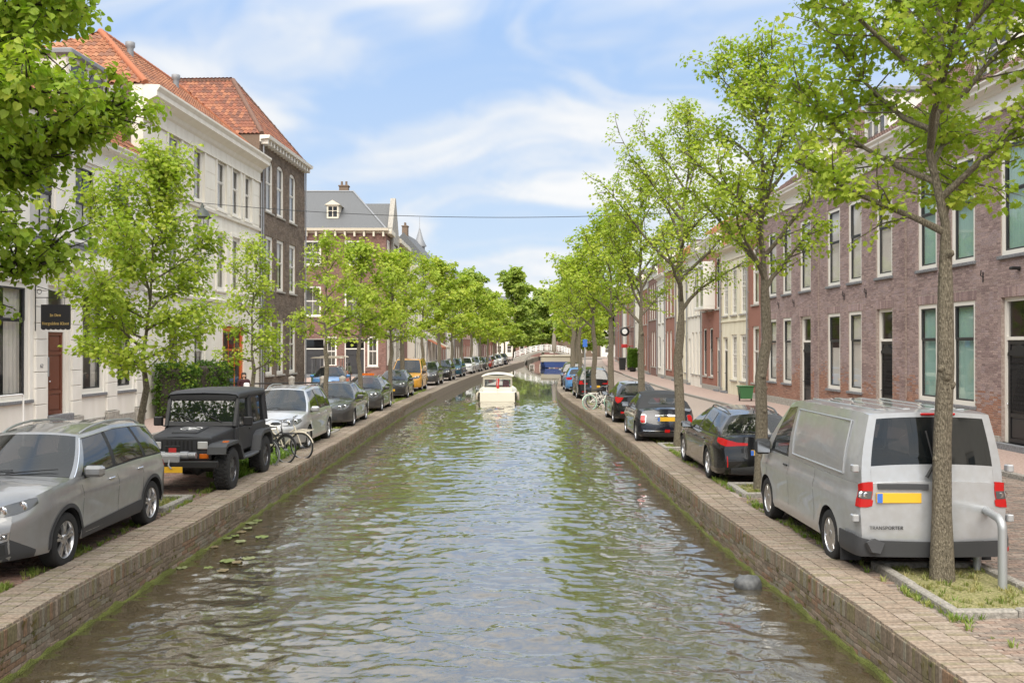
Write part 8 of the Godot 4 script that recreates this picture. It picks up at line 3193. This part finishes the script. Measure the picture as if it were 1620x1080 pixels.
# ---------------------------------------------------------------- street furniture
func make_furniture() -> void:
	# galvanised hoop beside the tree behind the van
	var t := thing("steel_hoop", "galvanised steel tube hoop at the tree pit behind the silver van", "hoop", "", Vector3(6.0, 0, -11.7))
	var g := G.new()
	var path := [Vector3(-0.04, -0.1, -0.45), Vector3(-0.04, 0.72, -0.45)]
	for k in 7:
		var a := PI / 2 * k / 6.0
		path.append(Vector3(-0.04, 0.72 + 0.13 * sin(a), -0.32 - 0.13 * cos(a)))
	for k in 7:
		var a := PI / 2 * k / 6.0
		path.append(Vector3(-0.18, 0.72 + 0.13 * cos(a), 0.32 + 0.13 * sin(a)))
	path.append(Vector3(-0.18, -0.1, 0.45))
	g.tube(path, [0.052], 14)
	part(t, "tube", g, mats.galvanised)
	t = thing("white_rail", "white tubular rail by the big shop window at the left edge", "rail", "", Vector3(-13.2, 0.1, -24.5), PI / 2 - 0.05)
	g = G.new()
	path = [Vector3(-1.0, 0, 0), Vector3(-1.0, 1.4, 0)]
	for k in 6:
		var a := PI / 2 * k / 5.0
		path.append(Vector3(-0.9 - 0.1 * cos(a), 1.4 + 0.1 * sin(a), 0))
	for k in 6:
		var a := PI / 2 * k / 5.0
		path.append(Vector3(0.9 + 0.1 * sin(a), 1.4 + 0.1 * cos(a), 0))
	path.append(Vector3(1.0, 0, 0))
	g.tube(path, [0.024], 8)
	part(t, "tube", g, mats.white_paint)
	# waste bin
	t = thing("waste_bin", "green plastic bin on a post before the narrow red brick house", "bin", "", Vector3(11.9, 0.1, -48.3))
	g = G.new()
	g.prism(PackedVector2Array([Vector2(-0.28, 0.12), Vector2(0.28, 0.12), Vector2(0.36, 0.72), Vector2(-0.36, 0.72)]), -0.25, 0.25)
	part(t, "bucket", g, mats.green_plastic)
	g = G.new()
	g.rbox(Vector3(-0.40, 0.72, -0.29), Vector3(0.40, 0.78, 0.29), 0.02)
	part(t, "lid", g, mats.green_plastic)
	g = G.new()
	g.tube([Vector3(0.3, -0.02, 0), Vector3(0.3, 0.4, 0)], [0.04], 8)
	g.tube([Vector3(-0.3, -0.02, 0), Vector3(-0.3, 0.4, 0)], [0.04], 8)
	part(t, "post", g, mats.iron)
	# signpost by the white bicycles
	t = thing("signpost", "thin grey pole with blue sign plate by the white bicycles", "signpost", "", Vector3(3.62, 0, -47.0))
	g = G.new()
	g.tube([Vector3(0, -0.1, 0), Vector3(0, 3.25, 0)], [0.035], 8)
	part(t, "pole", g, mats.galvanised)
	g = G.new()
	g.rbox(Vector3(-0.11, 2.85, 0.035), Vector3(0.11, 3.22, 0.05), 0.005)
	part(t, "plate", g, mats.plate_blue)
	# span wire with a hanging lantern
	t = thing("span_wire", "thin wire strung across the canal from house to house", "wire")
	g = G.new()
	path = []
	var a0 := Vector3(left_front(33.0) + 0.02, 8.25, -33.0)
	var a1 := Vector3(right_front(33.0) - 0.06, 8.2, -33.0)
	for k in 41:
		var f := k / 40.0
		path.append(a0.lerp(a1, f) - Vector3(0, 0.85 * 4.0 * f * (1.0 - f), 0))
	g.tube(path, [0.011], 5)
	part(t, "cable", g, mats.iron)
	var lf := (-10.8 - a0.x) / (a1.x - a0.x)
	var hang := a0.lerp(a1, lf) - Vector3(0, 0.85 * 4.0 * lf * (1.0 - lf), 0)
	t = thing("street_lantern", "dark green hanging street lantern with domed top in front of the stucco house", "lantern", "", hang - Vector3(0, 0.02, 0))
	g = G.new()
	g.lathe([Vector2(0.0, 0.03), Vector2(0.035, 0.0), Vector2(0.03, -0.06), Vector2(0.07, -0.09), Vector2(0.05, -0.14), Vector2(0.10, -0.18), Vector2(0.20, -0.26), Vector2(0.27, -0.42), Vector2(0.32, -0.46), Vector2(0.31, -0.50), Vector2(0.26, -0.50), Vector2(0.0, -0.49)], 16)
	part(t, "cap", g, mats.lantern_green)
	g = G.new()
	g.lathe([Vector2(0.235, -0.50), Vector2(0.20, -0.82), Vector2(0.14, -0.90), Vector2(0.0, -0.93)], 16)
	part(t, "glass_bowl", g, mats.lens_glass)
	g = G.new()
	for k in 6:
		var a := k * TAU / 6.0
		g.tube([Vector3(cos(a) * 0.24, -0.50, sin(a) * 0.24), Vector3(cos(a) * 0.205, -0.82, sin(a) * 0.205), Vector3(cos(a) * 0.14, -0.905, sin(a) * 0.14)], [0.010], 4)
	part(t, "cage", g, mats.lantern_green)
	# stone bollards with a pipe rail at the square
	t = thing("stone_railing", "stone posts with an iron pipe rail at the edge of the square", "railing", "", Vector3(-11.4, 0, -49.0), 0.1)
	for x in [0.0, 1.6, 2.6]:
		g = G.new()
		g.lathe([Vector2(0.19, 0), Vector2(0.17, 0.2), Vector2(0.16, 1.15), Vector2(0.185, 1.2), Vector2(0.16, 1.3), Vector2(0.0, 1.36)], 10, Transform3D(Basis(), Vector3(x, 0, 0)))
		part(t, "post", g, mats.stone)
	g = G.new()
	g.tube([Vector3(-3.4, 0.95, 0), Vector3(0, 0.98, 0), Vector3(1.6, 1.0, 0), Vector3(2.6, 0.98, 0)], [0.04], 7)
	part(t, "pipe", g, mats.iron)
	# hedges by the stucco house
	for q in [[36.6, 38.6, "tall ivy hedge beside the white house's corner pier"], [39.6, 42.9, "clipped green hedge in front of the stucco house"]]:
		var hd := thing("hedge", q[2], "hedge", "hedges before the stucco house", Vector3(left_front(q[0]) + 0.75, 0.1, -(q[0] + q[1]) * 0.5))
		var xf := []
		var cols := []
		var hl: float = (q[1] - q[0]) * 0.5
		for k in 1500:
			var p := Vector3(R.randf_range(-0.6, 0.6), R.randf_range(0.1, 2.15), R.randf_range(-hl, hl))
			p.y *= 0.95 + 0.06 * sin(p.z * 3.0)
			xf.append(Transform3D(Basis.from_euler(Vector3(R.randfn() * 0.7, R.randf() * TAU, R.randfn() * 0.7)).scaled(Vector3.ONE * R.randf_range(0.45, 0.8)), p))
			cols.append(Color(0.05, 0.12, 0.02).lerp(Color(0.17, 0.27, 0.045), R.randf()))
		g = G.new()
		g.rbox(Vector3(-0.42, 0.0, -hl + 0.1), Vector3(0.42, 1.95, hl - 0.1), 0.1)
		part(hd, "branches", g, mats.bark_dark)
		scatter(hd, "foliage", spray_mesh(1, 7, 0.12, 0), mats.leaf, xf, cols)
	# market carts and cargo bikes on the square
	for q in [[-11.7, 60.0, "green_plastic", "green market cart with a clear canopy on the square"], [-12.4, 66.0, "terracotta", "red market cart with a pale canopy on the square"]]:
		t = thing("market_cart", q[3], "cart", "carts on the square", Vector3(q[0], 0, -q[1]))
		g = G.new()
		g.rbox(Vector3(-0.9, 0.45, -0.6), Vector3(0.9, 1.15, 0.6), 0.03)
		part(t, "tray", g, mats[q[2]])
		g = G.new()
		for x in [-0.85, 0.85]:
			for z in [-0.55, 0.55]:
				g.tube([Vector3(x, 1.1, z), Vector3(x, 2.15, z)], [0.025], 5)
		part(t, "post", g, mats.zinc)
		g = G.new()
		g.prism(PackedVector2Array([Vector2(-0.95, 2.12), Vector2(0.95, 2.12), Vector2(0.8, 2.2), Vector2(-0.8, 2.2)]), -0.65, 0.65)
		part(t, "canopy", g, mats.canvas)
		for x in [-0.7, 0.7]:
			g = G.new()
			g.lathe([Vector2(0.0, -0.05), Vector2(0.28, -0.04), Vector2(0.30, 0.0), Vector2(0.28, 0.04), Vector2(0.0, 0.05)], 14, Transform3D(Basis(Vector3(0, 0, 1), PI / 2), Vector3(x, 0.30, 0.5)))
			part(t, "wheel", g, mats.tyre)
	t = thing("cargo_bike", "cargo bike with a bright orange box on the square", "cargo bike", "", Vector3(-10.2, 0, -66.5), 0.2)
	g = G.new()
	g.prism(PackedVector2Array([Vector2(-0.36, 0.3), Vector2(0.36, 0.3), Vector2(0.48, 1.0), Vector2(-0.48, 1.0)]), 0.0, 0.95)
	part(t, "box", g, mats.lamp_orange)
	for q in [[-0.42, 0.5], [0.42, 0.5], [0.0, -1.1]]:
		g = G.new()
		var ring := []
		for k in 21:
			ring.append(Vector3(q[0], 0.30 + 0.28 * cos(k * TAU / 20.0), q[1] + 0.28 * sin(k * TAU / 20.0)))
		g.tube(ring, [0.025], 6, false)
		part(t, "wheel", g, mats.tyre)
	g = G.new()
	g.tube([Vector3(0, 0.5, 0.0), Vector3(0, 0.35, -0.5), Vector3(0, 0.30, -1.1)], [0.03], 6)
	g.tube([Vector3(0, 0.35, -0.55), Vector3(0, 0.95, -0.7)], [0.025], 6)
	g.tube([Vector3(-0.3, 1.1, -0.15), Vector3(0.3, 1.1, -0.15)], [0.02], 6)
	g.tube([Vector3(0, 0.5, 0.0), Vector3(0, 1.1, -0.15)], [0.02], 6)
	part(t, "frame", g, mats.iron)
	g = G.new()
	g.rbox(Vector3(-0.11, 0.95, -0.85), Vector3(0.11, 1.02, -0.58), 0.03)
	part(t, "saddle", g, mats.rubber)
	# round shop sign and red lamp sign down the right pavement, potted shrub and bins
	t = thing("shop_sign", "round black and white shop sign far down the right pavement", "sign", "", Vector3(right_front(112.0) - 1.0, 4.6, -112.0))
	g = G.new()
	g.lathe([Vector2(0.0, -0.06), Vector2(0.55, -0.06), Vector2(0.55, 0.06), Vector2(0.0, 0.06)], 20, Transform3D(Basis(Vector3.RIGHT, PI / 2), Vector3.ZERO))
	g.tube([Vector3(0.5, 0, 0), Vector3(1.15, 0, 0)], [0.04], 6)
	part(t, "disc", g, mats.iron)
	g = G.new()
	g.lathe([Vector2(0.0, 0.065), Vector2(0.3, 0.07), Vector2(0.31, 0.062)], 20, Transform3D(Basis(Vector3.RIGHT, PI / 2), Vector3.ZERO))
	part(t, "ring", g, mats.white_paint)
	t = thing("shop_sign", "small red sign below the round shop sign", "sign", "", Vector3(right_front(113.0) - 1.0, 2.9, -113.0))
	g = G.new()
	g.rbox(Vector3(-0.35, -0.22, -0.08), Vector3(0.35, 0.22, 0.08), 0.1)
	g.tube([Vector3(0.3, 0, 0), Vector3(1.1, 0, 0)], [0.04], 6)
	part(t, "panel", g, mats.red)
	t = thing("potted_shrub", "upright green shrub in a dark pot on the right pavement", "plant", "", Vector3(right_front(103.0) - 0.8, 0.1, -103.0))
	g = G.new()
	g.lathe([Vector2(0.0, 0), Vector2(0.3, 0), Vector2(0.4, 0.6), Vector2(0.36, 0.6), Vector2(0.0, 0.55)], 12)
	part(t, "pot", g, mats.iron)
	var xs := []
	var cs := []
	for k in 500:
		var a := R.randf() * TAU
		xs.append(Transform3D(Basis.from_euler(Vector3(R.randfn() * 0.6, R.randf() * TAU, 0)).scaled(Vector3.ONE * R.randf_range(0.6, 1.0)), Vector3(cos(a) * 0.38, R.randf_range(0.6, 2.5), sin(a) * 0.38)))
		cs.append(Color(0.10, 0.2, 0.03).lerp(Color(0.2, 0.32, 0.05), R.randf()))
	scatter(t, "foliage", spray_mesh(2, 9, 0.21, 0), mats.leaf, xs, cs)
	for k in 2:
		t = thing("wheeled_bin", ["dark wheeled bin beside the potted shrub, nearer the wall", "dark wheeled bin beside the potted shrub, nearer the road"][k], "bin", "wheeled bins by the potted shrub", Vector3(right_front(106.0) - 0.8 - k * 0.9, 0.1, -106.0))
		g = G.new()
		g.prism(PackedVector2Array([Vector2(-0.30, 0.1), Vector2(0.30, 0.1), Vector2(0.36, 1.4), Vector2(-0.36, 1.4)]), -0.35, 0.35)
		part(t, "bucket", g, mats.iron)
		g = G.new()
		g.rbox(Vector3(-0.40, 1.4, -0.42), Vector3(0.40, 1.5, 0.42), 0.03)
		part(t, "lid", g, mats.plastic)
	# the grey lump lying in the water by the right wall
	g = G.new()
	var rows := []
	var f := FastNoiseLite.new()
	f.frequency = 1.8
	for i in 9:
		var row := PackedVector3Array()
		for j in 14:
			var th := PI * i / 8.0
			var ph := TAU * j / 14.0
			var p := Vector3(sin(th) * cos(ph) * 0.20, cos(th) * 0.13, sin(th) * sin(ph) * 0.18)
			row.append(p * (1.0 + 0.4 * f.get_noise_3d(p.x * 6.0, p.y * 6.0, p.z * 6.0)))
		rows.append(row)
	g.grid(rows, true)
	var lump := part(self, "sunken_bag", g, mats.slate, Vector3(3.36, WATER_Y + 0.05, -13.5))
	tag(lump, "grey bag lying half sunk in the water against the right quay wall", "bag")

func _ready() -> void:
	R.seed = 20240
	patchy.seed = 77
	patchy.frequency = 0.8
	patchy.fractal_octaves = 3
	make_camera_and_light()
	make_materials()
	for i in 3:
		mat("lily%d" % i, [lin(0.15, 0.19, 0.05), lin(0.19, 0.21, 0.09), lin(0.18, 0.14, 0.07)][i], 0.45)
	mat("mint", lin(0.32, 0.55, 0.42), 0.7)
	mat("lantern_green", lin(0.055, 0.065, 0.058), 0.55, 0.2)
	make_ground()
	quay(-1)
	quay(1)
	make_water()
	paving(-1)
	paving(1)
	shop_house()
	stucco_house()
	brown_house()
	corner_house()
	left_row()
	brick_row()
	right_row()
	end_row()
	make_bridge()
	make_trees()
	make_cars()
	make_boat()
	make_barge()
	make_bicycles()
	tree_pits()
	verges()
	make_furniture()
	make_people()
